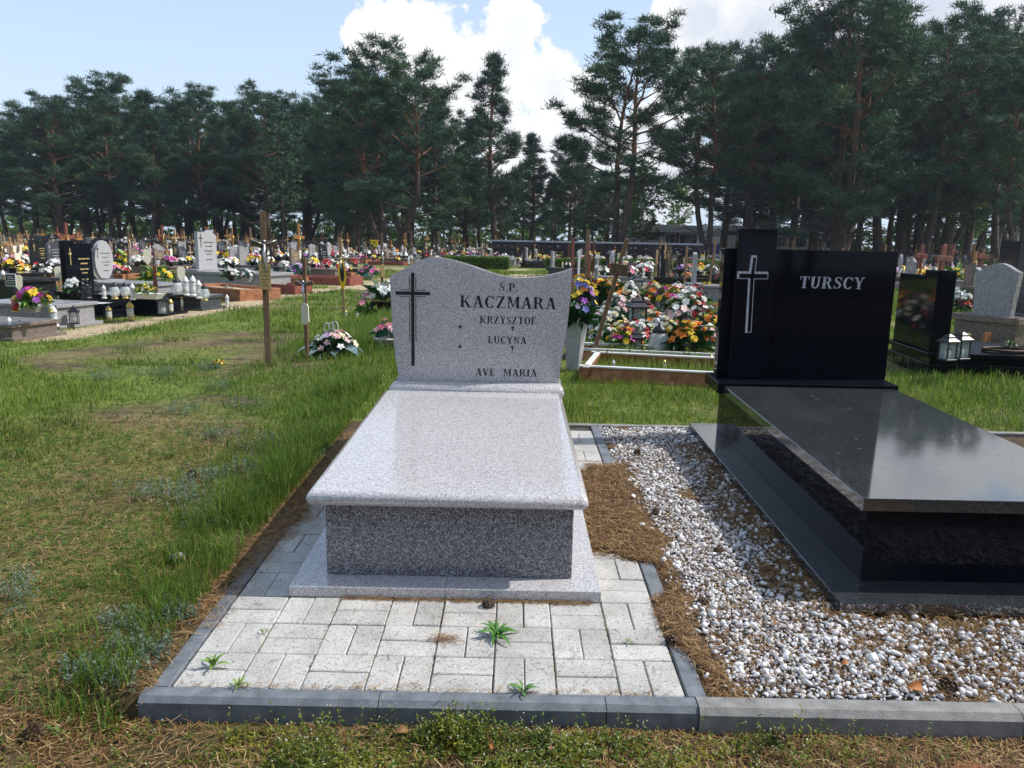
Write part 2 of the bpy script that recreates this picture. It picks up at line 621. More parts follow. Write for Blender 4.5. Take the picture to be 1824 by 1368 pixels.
# ================================================================ SETTING: ground, paving, kerbs, gravel
def hash2(ix, iy, s):
    n = (ix.astype(np.int64) * 374761393 + iy.astype(np.int64) * 668265263 + s * 974634777) & 0x7fffffff
    n = ((n ^ (n >> 13)) * 1274126177) & 0x7fffffff
    return ((n ^ (n >> 16)) & 0xffff) / 65535.0


def vnoise(x, y, sc, s=0):
    x = np.asarray(x) * sc; y = np.asarray(y) * sc
    ix = np.floor(x).astype(np.int64); iy = np.floor(y).astype(np.int64)
    fx = x - ix; fy = y - iy
    fx = fx * fx * (3 - 2 * fx); fy = fy * fy * (3 - 2 * fy)
    a = hash2(ix, iy, s); b = hash2(ix + 1, iy, s); c = hash2(ix, iy + 1, s); d = hash2(ix + 1, iy + 1, s)
    return (a * (1 - fx) + b * fx) * (1 - fy) + (c * (1 - fx) + d * fx) * fy


def fbm(x, y, sc, s=0, o=4):
    v = 0; a = 0.5; t = 0
    for i in range(o):
        v = v + a * vnoise(x, y, sc * 2 ** i, s + i * 17); t += a; a *= .5
    return v / t


def ss(a, b, x):
    t = np.clip((x - a) / (b - a), 0, 1)
    return t * t * (3 - 2 * t)


def gz_np(x, y):
    z = np.where(y < 4, SLOPE * y, SLOPE * 4 + .006 * (1 - np.exp(-(np.maximum(y, 4) - 4))))
    z = z - np.where(y < -.04, .078 * np.minimum(1, (-.04 - y) / .02) * np.clip((x + .40) / .3, 0, 1), 0)
    return z


PAD_X1 = 4.9


def in_pad(x, y, g=0.0):
    return (x > -.06 - g) & (x < PAD_X1 + g) & (y > -.06 - g) & (y < 3.33 + g)


def green_cover(x, y):
    """how much of the turf is alive, 0..1"""
    n = fbm(x, y, .9, 3, 5)
    c = ss(.24, .48, n)
    c = c * np.where(y < 3, .38 + .62 * ss(-.8, 1.8, y + .25 * x), 1)
    far = ss(2.5, 7, y)
    c = np.maximum(c, far * ss(.25, .5, n))
    edge = (x > -1.0) & (x < -.03) & (y > .7)
    c = np.where((x < -.2) & (y < 1.2), c * (.55 + .45 * ss(-.4, 1.2, y)), c)  # turf thinned towards the path so the darkened soil shows
    c = np.where((x > -.5) & (x < .1) & (y < .7), .15, c)
    c = np.where(y < -.02, c * .55 * (1 - .8 * ss(1.1, 1.7, x)), c)
    c = np.where(edge, np.maximum(c, .9 * ss(-1.0, -.55, x)), c)
    return c


def sandy(x, y):
    n = fbm(x, y, .7, 31, 4)
    s = np.zeros_like(x)
    # bare sand beside the left-hand graves, and in patches of the walks between rows
    s = np.maximum(s, ss(.25, .5, n) * np.exp(-((x + 4.55 - .10 * (y - 9)) / .38) ** 2) * ss(6.5, 7.5, y) * (1 - ss(15, 18, y)))
    s = np.maximum(s, ss(.38, .55, n) * ss(15, 17, y) * (1 - ss(22, 25, y)) * ss(-7, -5, x) * (1 - ss(-1.5, 0, x)))
    s = np.maximum(s, ss(.55, .7, n) * .75 * ss(15, 22, y))
    s = np.maximum(s, ss(.40, .6, n) * ss(4, 5, x - .1 * y) * (1 - ss(7, 9, x)) * ss(6, 7, y) * (1 - ss(12, 14, y)))
    return s


# ---- the ground sheet
def axis(segs):
    out = []
    for a, b, st in segs:
        out += list(np.arange(a, b, st))
    return out


gx = axis([(-600, -100, 100), (-100, -40, 10), (-40, -12, 1.0), (-12, -4, .25), (-4, -.5, .08)]) + [-.5, -.4, -.3, -.2, -.12, -.065, -.04] + \
    axis([(.05, 4.9, .12)]) + [PAD_X1 - .02, PAD_X1 + .02] + axis([(5.1, 12, .25), (12, 45, 1.0), (45, 110, 8), (110, 601, 98)])
gy_ = axis([(-600, -100, 100), (-100, -12, 11), (-12, -2, 1), (-2, -.12, .08)]) + [-.115, -.061, -.04] + axis([(.05, 3.2, .1)]) + [3.27, 3.325] + \
    axis([(3.4, 9, .1), (9, 16, .2), (16, 45, .7), (45, 120, 5), (120, 900, 120)])
gxx, gyy = np.meshgrid(np.array(sorted(set(gx))), np.array(sorted(set(gy_))))
nx_, ny_ = gxx.shape[1], gxx.shape[0]
fx_, fy_ = gxx.ravel(), gyy.ravel()
gzz = gz_np(fx_, fy_)
near = np.exp(-(np.hypot(fx_, fy_ - 4) / 25) ** 2)
gzz = gzz + (fbm(fx_, fy_, .8, 5) - .5) * .05 * near * np.where(in_pad(fx_, fy_, .25), .15, 1) * np.where(fy_ < 0, .4, 1)
gzz = np.where(in_pad(fx_, fy_, -.01), gzz - .055, gzz)
idx = np.arange(nx_ * ny_).reshape(ny_, nx_)
a_, b_, c_, d_ = idx[:-1, :-1].ravel(), idx[:-1, 1:].ravel(), idx[1:, 1:].ravel(), idx[1:, :-1].ravel()
me = npmesh('ground', np.c_[fx_, fy_, gzz], np.r_[np.c_[a_, b_, c_], np.c_[a_, c_, d_]], [], smooth=True)
for nm, val in (('green', green_cover(fx_, fy_)), ('sandy', sandy(fx_, fy_))):
    at_ = me.attributes.new(nm, 'FLOAT', 'POINT')
    at_.data.foreach_set('value', val.astype(np.float32))
m = bsdf('turf_soil', (.1, .1, .05), .95)
t = m.node_tree
b = t.nodes['Principled BSDF']
tcn = nd(t, 'ShaderNodeTexCoord')
n1 = nd(t, 'ShaderNodeTexNoise'); n1.inputs['Scale'].default_value = 11; n1.inputs['Detail'].default_value = 9; n1.inputs['Roughness'].default_value = .7
n2 = nd(t, 'ShaderNodeTexNoise'); n2.inputs['Scale'].default_value = 1.1; n2.inputs['Detail'].default_value = 7
n3 = nd(t, 'ShaderNodeTexNoise'); n3.inputs['Scale'].default_value = 90; n3.inputs['Detail'].default_value = 4
for n in (n1, n2, n3): t.links.new(tcn.outputs['Object'], n.inputs['Vector'])
soil = ramp(t, n1.outputs['Fac'], [(.3, (.030, .019, .010)), (.5, (.066, .042, .020)), (.62, (.12, .08, .04)), (.75, (.19, .135, .07))])
straw = ramp(t, n1.outputs['Fac'], [(.3, (.075, .055, .020)), (.5, (.16, .125, .045)), (.7, (.27, .215, .09))])
grn = ramp(t, n1.outputs['Fac'], [(.3, (.04, .078, .006)), (.5, (.115, .17, .014)), (.7, (.21, .245, .035))])
ga = nd(t, 'ShaderNodeAttribute', attribute_name='green')
sa = nd(t, 'ShaderNodeAttribute', attribute_name='sandy')
f1 = nd(t, 'ShaderNodeMapRange'); f1.inputs['From Min'].default_value = .42; f1.inputs['From Max'].default_value = .6
t.links.new(n2.outputs['Fac'], f1.inputs['Value'])


def mixc(t, f, a, b):
    n = nd(t, 'ShaderNodeMix', data_type='RGBA')
    for s_, v in (('Factor', f), ('A', a), ('B', b)):
        if isinstance(v, (int, float)): n.inputs[s_].default_value = v
        elif isinstance(v, tuple): n.inputs[s_].default_value = (*v, 1)
        else: t.links.new(v, n.inputs[s_])
    return n.outputs['Result']


gp_ = nd(t, 'ShaderNodeNewGeometry'); sx_ = nd(t, 'ShaderNodeSeparateXYZ'); t.links.new(gp_.outputs['Position'], sx_.inputs[0])
fy = nd(t, 'ShaderNodeMapRange'); fy.inputs['From Min'].default_value = .0; fy.inputs['From Max'].default_value = 2.2; t.links.new(sx_.outputs['Y'], fy.inputs['Value'])
fm_ = nd(t, 'ShaderNodeMath', operation='MULTIPLY'); t.links.new(fy.outputs[0], fm_.inputs[0]); t.links.new(f1.outputs[0], fm_.inputs[1])
c = mixc(t, fm_.outputs[0], soil, straw)     # needle-rich soil near the path, darker there as painted shade; dry grass farther in
gm = nd(t, 'ShaderNodeMath', operation='MULTIPLY_ADD'); t.links.new(ga.outputs['Fac'], gm.inputs[0]); gm.inputs[1].default_value = .9; gm.inputs[2].default_value = 0
gm.use_clamp = True
c = mixc(t, gm.outputs[0], c, grn)
sc_ = ramp(t, n1.outputs['Fac'], [(.3, (.30, .22, .13)), (.5, (.42, .33, .21)), (.7, (.52, .43, .30))])
sb = nd(t, 'ShaderNodeMath', operation='MULTIPLY_ADD'); t.links.new(n3.outputs['Fac'], sb.inputs[0]); sb.inputs[1].default_value = .8; sb.inputs[2].default_value = -.4
sb2 = nd(t, 'ShaderNodeMath', operation='ADD'); t.links.new(sb.outputs[0], sb2.inputs[0]); t.links.new(sa.outputs['Fac'], sb2.inputs[1])
sb3 = nd(t, 'ShaderNodeMapRange'); sb3.inputs['From Min'].default_value = .3; sb3.inputs['From Max'].default_value = .6; t.links.new(sb2.outputs[0], sb3.inputs['Value'])
c = mixc(t, sb3.outputs[0], c, sc_)
t.links.new(c, b.inputs['Base Color'])
bp = nd(t, 'ShaderNodeBump'); bp.inputs['Strength'].default_value = .9; bp.inputs['Distance'].default_value = .02
t.links.new(n1.outputs['Fac'], bp.inputs['Height']); t.links.new(bp.outputs[0], b.inputs['Normal'])
me.materials.append(m)
tag(link('ground', me), kind='structure')

# ---- paving: bedding, every block of the basket-weave, kerbs
MT['paver'] = m = bsdf('pale_concrete_block', (.5, .5, .5), .85)
t = m.node_tree; b = t.nodes['Principled BSDF']
g = nd(t, 'ShaderNodeNewGeometry')
v1 = nd(t, 'ShaderNodeTexVoronoi'); v1.inputs['Scale'].default_value = 250
t.links.new(g.outputs['Position'], v1.inputs['Vector'])
spc = nd(t, 'ShaderNodeSeparateColor'); t.links.new(v1.outputs['Color'], spc.inputs[0])
lt = ramp(t, spc.outputs[0], [(0, (.10, .098, .095)), (.030, (.20, .19, .18)), (.055, (.44, .425, .40)), (.5, (.53, .515, .485)), (1, (.62, .605, .575))])
oi = nd(t, 'ShaderNodeObjectInfo')
mr = nd(t, 'ShaderNodeMapRange'); mr.inputs['To Min'].default_value = .90; mr.inputs['To Max'].default_value = 1.05
t.links.new(oi.outputs['Random'], mr.inputs['Value'])
n4 = nd(t, 'ShaderNodeTexNoise'); n4.inputs['Scale'].default_value = 7; n4.inputs['Detail'].default_value = 6
t.links.new(g.outputs['Position'], n4.inputs['Vector'])
mr2 = nd(t, 'ShaderNodeMapRange'); mr2.inputs['From Min'].default_value = .3; mr2.inputs['From Max'].default_value = .7; mr2.inputs['To Min'].default_value = .74; mr2.inputs['To Max'].default_value = 1.04
t.links.new(n4.outputs['Fac'], mr2.inputs['Value'])
mm = nd(t, 'ShaderNodeMath', operation='MULTIPLY'); t.links.new(mr.outputs[0], mm.inputs[0]); t.links.new(mr2.outputs[0], mm.inputs[1])
vs_ = nd(t, 'ShaderNodeVectorMath', operation='SCALE'); t.links.new(lt, vs_.inputs[0]); t.links.new(mm.outputs[0], vs_.inputs['Scale'])
t.links.new(vs_.outputs[0], b.inputs['Base Color'])
n5 = nd(t, 'ShaderNodeTexNoise'); n5.inputs['Scale'].default_value = 260; t.links.new(g.outputs['Position'], n5.inputs['Vector'])
bp = nd(t, 'ShaderNodeBump'); bp.inputs['Strength'].default_value = .35; bp.inputs['Distance'].default_value = .002
t.links.new(n5.outputs['Fac'], bp.inputs['Height']); t.links.new(bp.outputs[0], b.inputs['Normal'])

MT['bedding'] = noisy('dark_bedding', [(.3, (.03, .025, .018)), (.7, (.10, .08, .055))], 30, 5, .95, .4)
MT['kerb_blue'] = noisy('slate_blue_kerb_stone', [(.3, (.10, .115, .13)), (.5, (.15, .165, .185)), (.7, (.20, .215, .235))], 16, 8, .62, .25, 150)
MT['kerb_grey'] = noisy('grey_kerb_stone', [(.3, (.17, .165, .16)), (.5, (.24, .235, .225)), (.7, (.31, .30, .29))], 16, 8, .8, .3, 150)

pav = empty('paving', (0, 0, 0)); pav['kind'] = 'structure'
mb = MB().use(MT['bedding']); mb.box(-.02, 1.66, -.02, 3.30, -.05, -.014)
mb.build('bedding', pav, tilt=True)
bm_ = MB().use(MT['paver']); bm_.box(-.1, .1, -.0495, .0495, -.03, 0, .0035); me_h = bm_.mesh('paver')
bm_ = MB().use(MT['paver']); bm_.box(-.0495, .0495, -.1, .1, -.03, 0, .0035); me_v = bm_.mesh('paver')
MOD = .2045
for i in range(8):
    for j in range(16):
        horiz = (i + j) % 2 == 0
        for k in (0, 1):
            cx = (i + .5) * MOD + .003; cy = (j + .5) * MOD + .003
            if horiz: cy += (k - .5) * .1023
            else: cx += (k - .5) * .1023
            if .42 < cx < 1.22 and .85 < cy < 2.75: continue      # under the stone grave
            if cy > 3.22: continue
            o = link('paver', me_h if horiz else me_v, pav,
                     loc=(cx + rng.normal(0, .0007), cy + rng.normal(0, .0007), SLOPE * cy + rng.normal(0, .0012)),
                     rot=(math.atan(SLOPE) + rng.normal(0, .004), rng.normal(0, .004), rng.normal(0, .003)))


def kerb_block(x0, x1, y0, y1, ztop, zbot, mat, along='x', ch=.014, gap=.0015):
    mb = MB().use(mat)
    if along == 'x':
        pr = [(y0, zbot), (y1, zbot), (y1, ztop), (y0 + ch, ztop), (y0, ztop - ch)]
        mb.prism(pr, x0 + gap, x1 - gap, axis='x')
    else:
        pr = [(x0, zbot), (x1, zbot), (x1, ztop - .004), (x1 - .004, ztop), (x0 + .004, ztop), (x0, ztop - .004)]
        mb.prism(pr, y0 + gap, y1 - gap, axis='y')
    return mb


for (x0, x1) in ((-.075, .672), (.672, 1.381), (1.381, 1.668)):
    kerb_block(x0, x1, -.062, -.001, .001, -.11, MT['kerb_blue'], ch=.016).build('kerb_stone', pav, tilt=True)
for y0, y1 in ((.0, 1.0), (1.0, 2.0), (2.0, 3.3)):
    kerb_block(-.058, -.002, y0, y1, .002, -.08, MT['kerb_blue'], 'y').build('kerb_stone', pav, tilt=True)
    kerb_block(1.644, 1.706, y0, y1, .002, -.08, MT['kerb_blue'], 'y').build('kerb_stone', pav, tilt=True)
gp = empty('gravel_bed'); gp['kind'] = 'structure'
MB().use(MT['bedding']).box(1.707, PAD_X1, 0, 3.30, -.05, -.030).build('bedding', gp, tilt=True)
for x0, x1 in ((1.668, 2.67), (2.67, 3.67), (3.67, PAD_X1)):
    kerb_block(x0, x1, -.072, -.001, .004, -.13, MT['kerb_grey'], ch=.018).build('kerb_stone', gp, tilt=True)
for x0, x1 in ((1.3, 1.7), (1.7, 2.7), (2.7, 3.7), (3.7, PAD_X1)):
    kerb_block(x0, x1, 3.30, 3.345, .006, -.06, MT['kerb_grey'], ch=.004).build('kerb_stone', gp, tilt=True)


# ---- where the fallen needles lie on the gravel
def litter(x, y):
    n = fbm(x, y, 3.2, 77, 4)
    n2 = fbm(x, y, 9, 78, 3)
    m = ss(.56, .70, n) * .85
    m = np.where((y < .5) & (x > 1.95), m * .45, m)
    big = ss(1.82, 1.70, x + (n - .5) * .30) * ss(.95, 1.12, y + (n2 - .5) * .25) * (1 - ss(2.30, 2.5, y + (n2 - .5) * .3))
    m = np.maximum(m, big)
    m = np.maximum(m, ss(1.81, 1.72, x + (n - .5) * .22) * (1 - ss(1.3, 2.6, y)) * .95)
    side = ss(2.06, 2.26, x + (n - .5) * .35) * ss(.55, .65, y) * (1 - ss(2.75, 3.0, y)) * (x < 2.40)
    m = np.maximum(m, side * (.55 + .9 * (n2 - .4)))
    m = np.maximum(m, ss(.44, .56, y + (n - .5) * .22) * (y < .6) * (x > 2.3) * .75)
    return np.clip(m, 0, 1)


# heaped soil and needles that spill over the pavers and kerb (real relief, a few centimetres)
def heap(x, y):
    n = fbm(x, y, 7, 91, 4) - .5
    d1 = np.minimum.reduce([(x - 1.435) / .02 + 2, (1.79 - x) / .10, (y - 1.01 + n * .28) / .07, (2.37 - y + n * .25) / .08])
    # along the kerb: leaves it bare in two places
    lim = 1.70 - .075 * ss(.12, .35, y) * (1 - ss(.62, .78, y)) + .06 * np.exp(-((y - .86) / .13) ** 2) + .09 * np.exp(-((y - .04) / .12) ** 2) - .16 * ss(.93, 1.03, y) + n * .07
    d2 = np.minimum.reduce([(x - lim) / .03, (1.82 - x) / .12, (2.42 - y) / .1, (y + .00) / .03])
    d3 = np.minimum.reduce([(x - 1.715) / .02, (PAD_X1 - x), (y - .005) / .02, (3.29 - y) / .02]) * .35
    return np.maximum(np.maximum(np.clip(d1, -1, 1), np.clip(d2, -1, 1)), np.clip(d3, -1, .12))


xs = np.arange(1.40, 2.50, .02); ys = np.arange(0.004, 3.295, .02)
hx, hy = np.meshgrid(xs, ys)
hh = heap(hx, hy)
hz_ = SLOPE * hy - .010 + .019 * hh + (fbm(hx, hy, 22, 5, 3) - .5) * .012 * (hh > 0)
hz_ = np.where((hx > 1.72), np.maximum(hz_, SLOPE * hy - .022), hz_)
ii = np.arange(hx.size).reshape(hx.shape)
a_, b_, c_, d_ = ii[:-1, :-1].ravel(), ii[:-1, 1:].ravel(), ii[1:, 1:].ravel(), ii[1:, :-1].ravel()
MT['litter_soil'] = noisy('needle_soil', [(.3, (.03, .018, .010)), (.5, (.075, .045, .022)), (.7, (.14, .085, .04))], 60, 7, .95, .8, 200)
me = npmesh('needle_soil', np.c_[hx.ravel(), hy.ravel(), hz_.ravel()], np.r_[np.c_[a_, b_, c_], np.c_[a_, c_, d_]], MT['litter_soil'], smooth=True)
tag(link('needle_soil', me), kind='stuff')
# the rest of the gravel bed, in front and to the right
xs = np.arange(2.46, PAD_X1, .04)
ys = np.arange(0.004, 3.295, .04)
h2x, h2y = np.meshgrid(xs, ys)
ii = np.arange(h2x.size).reshape(h2x.shape)
a_, b_, c_, d_ = ii[:-1, :-1].ravel(), ii[:-1, 1:].ravel(), ii[1:, 1:].ravel(), ii[1:, :-1].ravel()
me = npmesh('needle_soil', np.c_[h2x.ravel(), h2y.ravel(), (SLOPE * h2y - .016 + (fbm(h2x, h2y, 14, 5, 3) - .5) * .012).ravel()],
            np.r_[np.c_[a_, b_, c_], np.c_[a_, c_, d_]], MT['litter_soil'], smooth=True)
tag(link('needle_soil', me), kind='stuff')


def soil_z(x, y):
    h = heap(x, y)
    z = SLOPE * y - .010 + .019 * h
    z = np.where(x > 1.72, np.maximum(z, SLOPE * y - .022), z)
    return np.where(x > 2.48, SLOPE * y - .014, z)


# ---- gravel: broken white marble
ph = (1 + 5 ** .5) / 2
ICO_V = np.array([(-1, ph, 0), (1, ph, 0), (-1, -ph, 0), (1, -ph, 0), (0, -1, ph), (0, 1, ph), (0, -1, -ph), (0, 1, -ph), (ph, 0, -1), (ph, 0, 1), (-ph, 0, -1), (-ph, 0, 1)]) / (1 + ph * ph) ** .5
ICO_F = np.array([(0, 11, 5), (0, 5, 1), (0, 1, 7), (0, 7, 10), (0, 10, 11), (1, 5, 9), (5, 11, 4), (11, 10, 2), (10, 7, 6), (7, 1, 8), (3, 9, 4), (3, 4, 2), (3, 2, 6), (3, 6, 8), (3, 8, 9), (4, 9, 5), (2, 4, 11), (6, 2, 10), (8, 6, 7), (9, 8, 1)])


def rot_mats(n, tilt=PI):
    a = rng.uniform(0, 2 * PI, n); t_ = rng.normal(0, 1, (n, 4)); t_ /= np.linalg.norm(t_, axis=1)[:, None]
    w, x, y, z = t_.T
    return np.stack([np.stack([1 - 2 * (y * y + z * z), 2 * (x * y - z * w), 2 * (x * z + y * w)], -1),
                     np.stack([2 * (x * y + z * w), 1 - 2 * (x * x + z * z), 2 * (y * z - x * w)], -1),
                     np.stack([2 * (x * z - y * w), 2 * (y * z + x * w), 1 - 2 * (x * x + y * y)], -1)], 1)


def gravel_pts():
    st = .0138
    gx, gy = np.meshgrid(np.arange(1.71, PAD_X1, st), np.arange(.012, 3.28, st))
    x = gx.ravel() + rng.normal(0, .005, gx.size); y = gy.ravel() + rng.normal(0, .005, gx.size)
    k = (y > .006) & (y < 3.29) & (x > 1.70)
    plate = (x > 2.35) & (y > .56)
    k &= ~plate
    k &= rng.random(x.size) > litter(x, y) * 1.02
    k &= ~((x < 1.93) & (heap(x, y) > .25) & (rng.random(x.size) > .02 + .5 * ss(1.66, 1.84, x) * (fbm(x, y, 8, 66, 3) > .5)))
    k &= (rng.random(x.size) < np.where(y > 2.2, .8, 1))
    return x[k], y[k]


x, y = gravel_pts()
n = len(x)
s = np.exp(rng.normal(math.log(.0074), .42, n))
s = np.clip(s, .0035, .019)
Vb = ICO_V[None] * (1 + rng.normal(0, .25, (n, 12, 1)))
Vb = Vb * (np.array([1, .78, .6]) * (1 + rng.normal(0, .13, (n, 3))))[:, None, :]
Vb = np.einsum('nij,nkj->nki', rot_mats(n), Vb) * s[:, None, None]
Vb[:, :, 2] *= .8
Vb += np.stack([x, y, soil_z(x, y) + s * .55 + np.abs(rng.normal(0, .004, n))], -1)[:, None, :]
T = ICO_F[None] + (np.arange(n) * 12)[:, None, None]
tv = np.repeat(rng.random(n), 12)
MT['marble'] = m = leafy('white_marble_chips', [(0, (.20, .20, .23)), (.12, (.42, .41, .42)), (.3, (.68, .67, .68)), (1, (.84, .84, .84))], .6, 0.0, wander=.5, wscale=140)
tag(link('gravel', npmesh('gravel', Vb.reshape(-1, 3), T.reshape(-1, 3), m, tv)), kind='stuff')
print('gravel', n)

# ---- fallen pine needles
MT['needle'] = leafy('dry_pine_needles', [(0, (.07, .035, .014)), (.4, (.21, .11, .042)), (.75, (.38, .22, .09)), (1, (.55, .40, .20))], .6, .1)


def needles(x, y, z, L=.045, w=.0013, tilt=.16, lift=.006):
    n = len(x)
    a = rng.uniform(0, 2 * PI, n)
    l = L * rng.uniform(.6, 1.2, n)
    tz = np.abs(rng.normal(0, tilt, n)) * rng.choice([1, 1, -1], n)
    z = z + np.abs(rng.normal(0, lift, n)) + .002
    d = np.stack([np.cos(a) * np.cos(tz), np.sin(a) * np.cos(tz), np.sin(tz)], -1)
    s_ = np.stack([-np.sin(a), np.cos(a), np.zeros(n)], -1) * (w * rng.uniform(.7, 1.3, n))[:, None]
    p = np.stack([x, y, z], -1)
    c0 = p - d * l[:, None] / 2; c2 = p + d * l[:, None] / 2
    c1 = p + np.stack([rng.normal(0, .1, n), rng.normal(0, .1, n), np.full(n, .03)], -1) * l[:, None]
    V = np.stack([c0 - s_ * .5, c0 + s_ * .5, c1 + s_ * .6, c1 - s_ * .6, c2], 1)
    V[:, :, 2] = np.maximum(V[:, :, 2], (z - .004)[:, None])
    b = (np.arange(n) * 5)[:, None]
    T = np.concatenate([b + np.array([[0, 1, 2]]), b + np.array([[0, 2, 3]]), b + np.array([[3, 2, 4]])], 0)
    return V.reshape(-1, 3), T, np.repeat(rng.random(n), 5)


parts_ = []
x = rng.uniform(1.43, 2.36, 34000); y = rng.uniform(.0, 3.28, 34000)
hp = heap(x, y)
k = (hp > .02) & ((litter(x, y) > rng.uniform(.08, .9, x.size)))
parts_.append(needles(x[k], y[k], soil_z(x[k], y[k]), lift=.008, L=.058, w=.0019, tilt=.22))
x = rng.uniform(1.72, 3.9, 17000); y = rng.uniform(.01, 3.2, 17000); k = (y < .56) | (x < 2.35)
parts_.append(needles(x[k], y[k], soil_z(x[k], y[k]) + .012, lift=.008, L=.055, w=.0017, tilt=.25))
x = rng.uniform(1.72, PAD_X1, 18000); y = rng.uniform(.0, .57, 18000)
k = litter(x, y) > rng.uniform(.05, .9, x.size)
parts_.append(needles(x[k], y[k], soil_z(x[k], y[k]), lift=.009))
# a drift at the foot of the granite plate, wisps on the pavers
x = rng.uniform(.42, 1.40, 900); y = .609 - np.abs(rng.normal(0, .006, 900))
parts_.append(needles(x, y, SLOPE * y, lift=.003))
x = rng.normal(.845, .035, 130); y = rng.normal(.315, .018, 130)
parts_.append(needles(x, y, SLOPE * y, lift=.008, tilt=.3))
# over the left kerb and the turf beside it
n = 11000
y = rng.uniform(.35, 3.0, n); x = rng.normal(-.05, .05, n) + .045 * ss(.8, 1.6, y) + (fbm(np.zeros(n), y, 5, 9) - .5) * .10
k = (rng.random(n) < .25 + .75 * ss(.6, 1.2, y))
parts_.append(needles(x[k], y[k], SLOPE * y[k] + .003, lift=.008))
# a few strays over the pavers, gathering in the joints
x = rng.uniform(.02, 1.62, 420); y = rng.uniform(.02, .6, 420); k = rng.random(420) < .35 + .65 * (np.abs((x / MOD) % 1 - .5) > .42)
parts_.append(needles(x[k], y[k], SLOPE * y[k] + .001, lift=.001, L=.05, tilt=.05))
x = rng.uniform(.02, 1.62, 240); y = np.abs(rng.normal(0, .012, 240)) + .003
parts_.append(needles(x, y, SLOPE * y + .001, lift=.002, L=.04, tilt=.1))
# on the soil in front and to the left
n = 42000
x = np.where(rng.random(n) < .55, rng.uniform(1.2, 4.0, n), rng.uniform(-2.2, 1.4, n)); y = rng.uniform(-.85, -.07, n)
k = (x > 1.2) | (rng.random(n) < .75)
parts_.append(needles(x[k], y[k], gz_np(x[k], y[k]) + .002, lift=.007, L=.06, w=.0019))
n = 2500
x = rng.uniform(-.45, -.05, n); y = rng.uniform(-.3, .8, n)
parts_.append(needles(x, y, gz_np(x, y) + .006, lift=.008, L=.06, w=.002))
n = 26000
x = -rng.gamma(2.0, .8, n) - .1; y = rng.uniform(-.7, 3.2, n) - .0
parts_.append(needles(x, y, gz_np(x, y) + .004, lift=.008, L=.065, w=.002))
off = 0; VV = []; TT = []; AA = []
for V, T, A in parts_:
    VV.append(V); TT.append(T + off); AA.append(A); off += len(V)
tag(link('pine_needles', npmesh('pine_needles', np.concatenate(VV), np.concatenate(TT), MT['needle'], np.concatenate(AA))), kind='stuff')

# left of the pavers the needles lie on a little rise of soil that laps over the kerb
xs = np.arange(-.20, .22, .02); ys = np.arange(.3, 3.32, .025)
lx, ly = np.meshgrid(xs, ys)
lim = -.065 + .10 * ss(.75, 1.5, ly) + (fbm(lx * 0, ly, 5, 9) - .5) * .10
lz = SLOPE * ly - .010 + .026 * np.clip((lim - lx) / .05, -1, .6) + (fbm(lx, ly, 25, 6, 3) - .5) * .008
ii = np.arange(lx.size).reshape(lx.shape)
a_, b_, c_, d_ = ii[:-1, :-1].ravel(), ii[:-1, 1:].ravel(), ii[1:, 1:].ravel(), ii[1:, :-1].ravel()
tag(link('needle_soil', npmesh('needle_soil', np.c_[lx.ravel(), ly.ravel(), lz.ravel()], np.r_[np.c_[a_, b_, c_], np.c_[a_, c_, d_]], MT['litter_soil'], smooth=True)), kind='stuff')


# ---- grass
def blades(x, y, z, h, w, tint, lean=.35, bend=.5):
    """curved blades, three triangles each"""
    n = len(x)
    a = rng.uniform(0, 2 * PI, n)
    la = rng.uniform(0, 2 * PI, n); lm = np.abs(rng.normal(0, lean, n))
    s_ = np.stack([np.cos(a), np.sin(a), np.zeros(n)], -1) * (w / 2)[:, None]
    L = np.stack([np.cos(la), np.sin(la), np.zeros(n)], -1) * lm[:, None]
    p = np.stack([x, y, z], -1)
    U = np.array([0, 0, 1.0])
    m1 = p + (U * .55 + L * .30) * h[:, None]
    tp = p + (U * (1 - bend * lm[:, None] * .5) + L * (.75 + bend)) * h[:, None]
    V = np.stack([p - s_, p + s_, m1 + s_ * .75, m1 - s_ * .75, tp], 1)
    b = (np.arange(n) * 5)[:, None]
    T = np.concatenate([b + np.array([[0, 1, 2]]), b + np.array([[0, 2, 3]]), b + np.array([[3, 2, 4]])], 0)
    return V.reshape(-1, 3), T, np.repeat(tint, 5)


def blades1(x, y, z, h, w, tint, lean=.5):
    n = len(x)
    a = rng.uniform(0, 2 * PI, n); la = rng.uniform(0, 2 * PI, n); lm = np.abs(rng.normal(0, lean, n))
    s_ = np.stack([np.cos(a), np.sin(a), np.zeros(n)], -1) * (w / 2)[:, None]
    p = np.stack([x, y, z], -1)
    tp = p + np.stack([np.cos(la) * lm, np.sin(la) * lm, np.ones(n)], -1) * h[:, None]
    V = np.stack([p - s_, p + s_, tp], 1)
    return V.reshape(-1, 3), np.arange(n * 3).reshape(n, 3), np.repeat(tint, 3)


MT['grass'] = leafy('grass_blades', [(0, (.05, .10, .010)), (.3, (.12, .20, .016)), (.6, (.22, .30, .032)), (.8, (.33, .33, .07)), (1, (.38, .32, .15))], .5, .4, wander=.5, wscale=.8)
MT['grass_tall'] = leafy('long_grass', [(0, (.05, .10, .016)), (.35, (.12, .21, .032)), (.7, (.22, .31, .055)), (1, (.44, .40, .15))], .45, .5, wander=.3, wscale=1.2)


def polar(n, r0, r1, p, half=R(46)):
    u = rng.random(n)
    q = 2 - p
    r = (r0 ** q + u * (r1 ** q - r0 ** q)) ** (1 / q) if abs(q) > 1e-6 else r0 * (r1 / r0) ** u
    th = rng.uniform(-half, half, n)
    return EYE.x + r * np.sin(th), EYE.y + r * np.cos(th), r


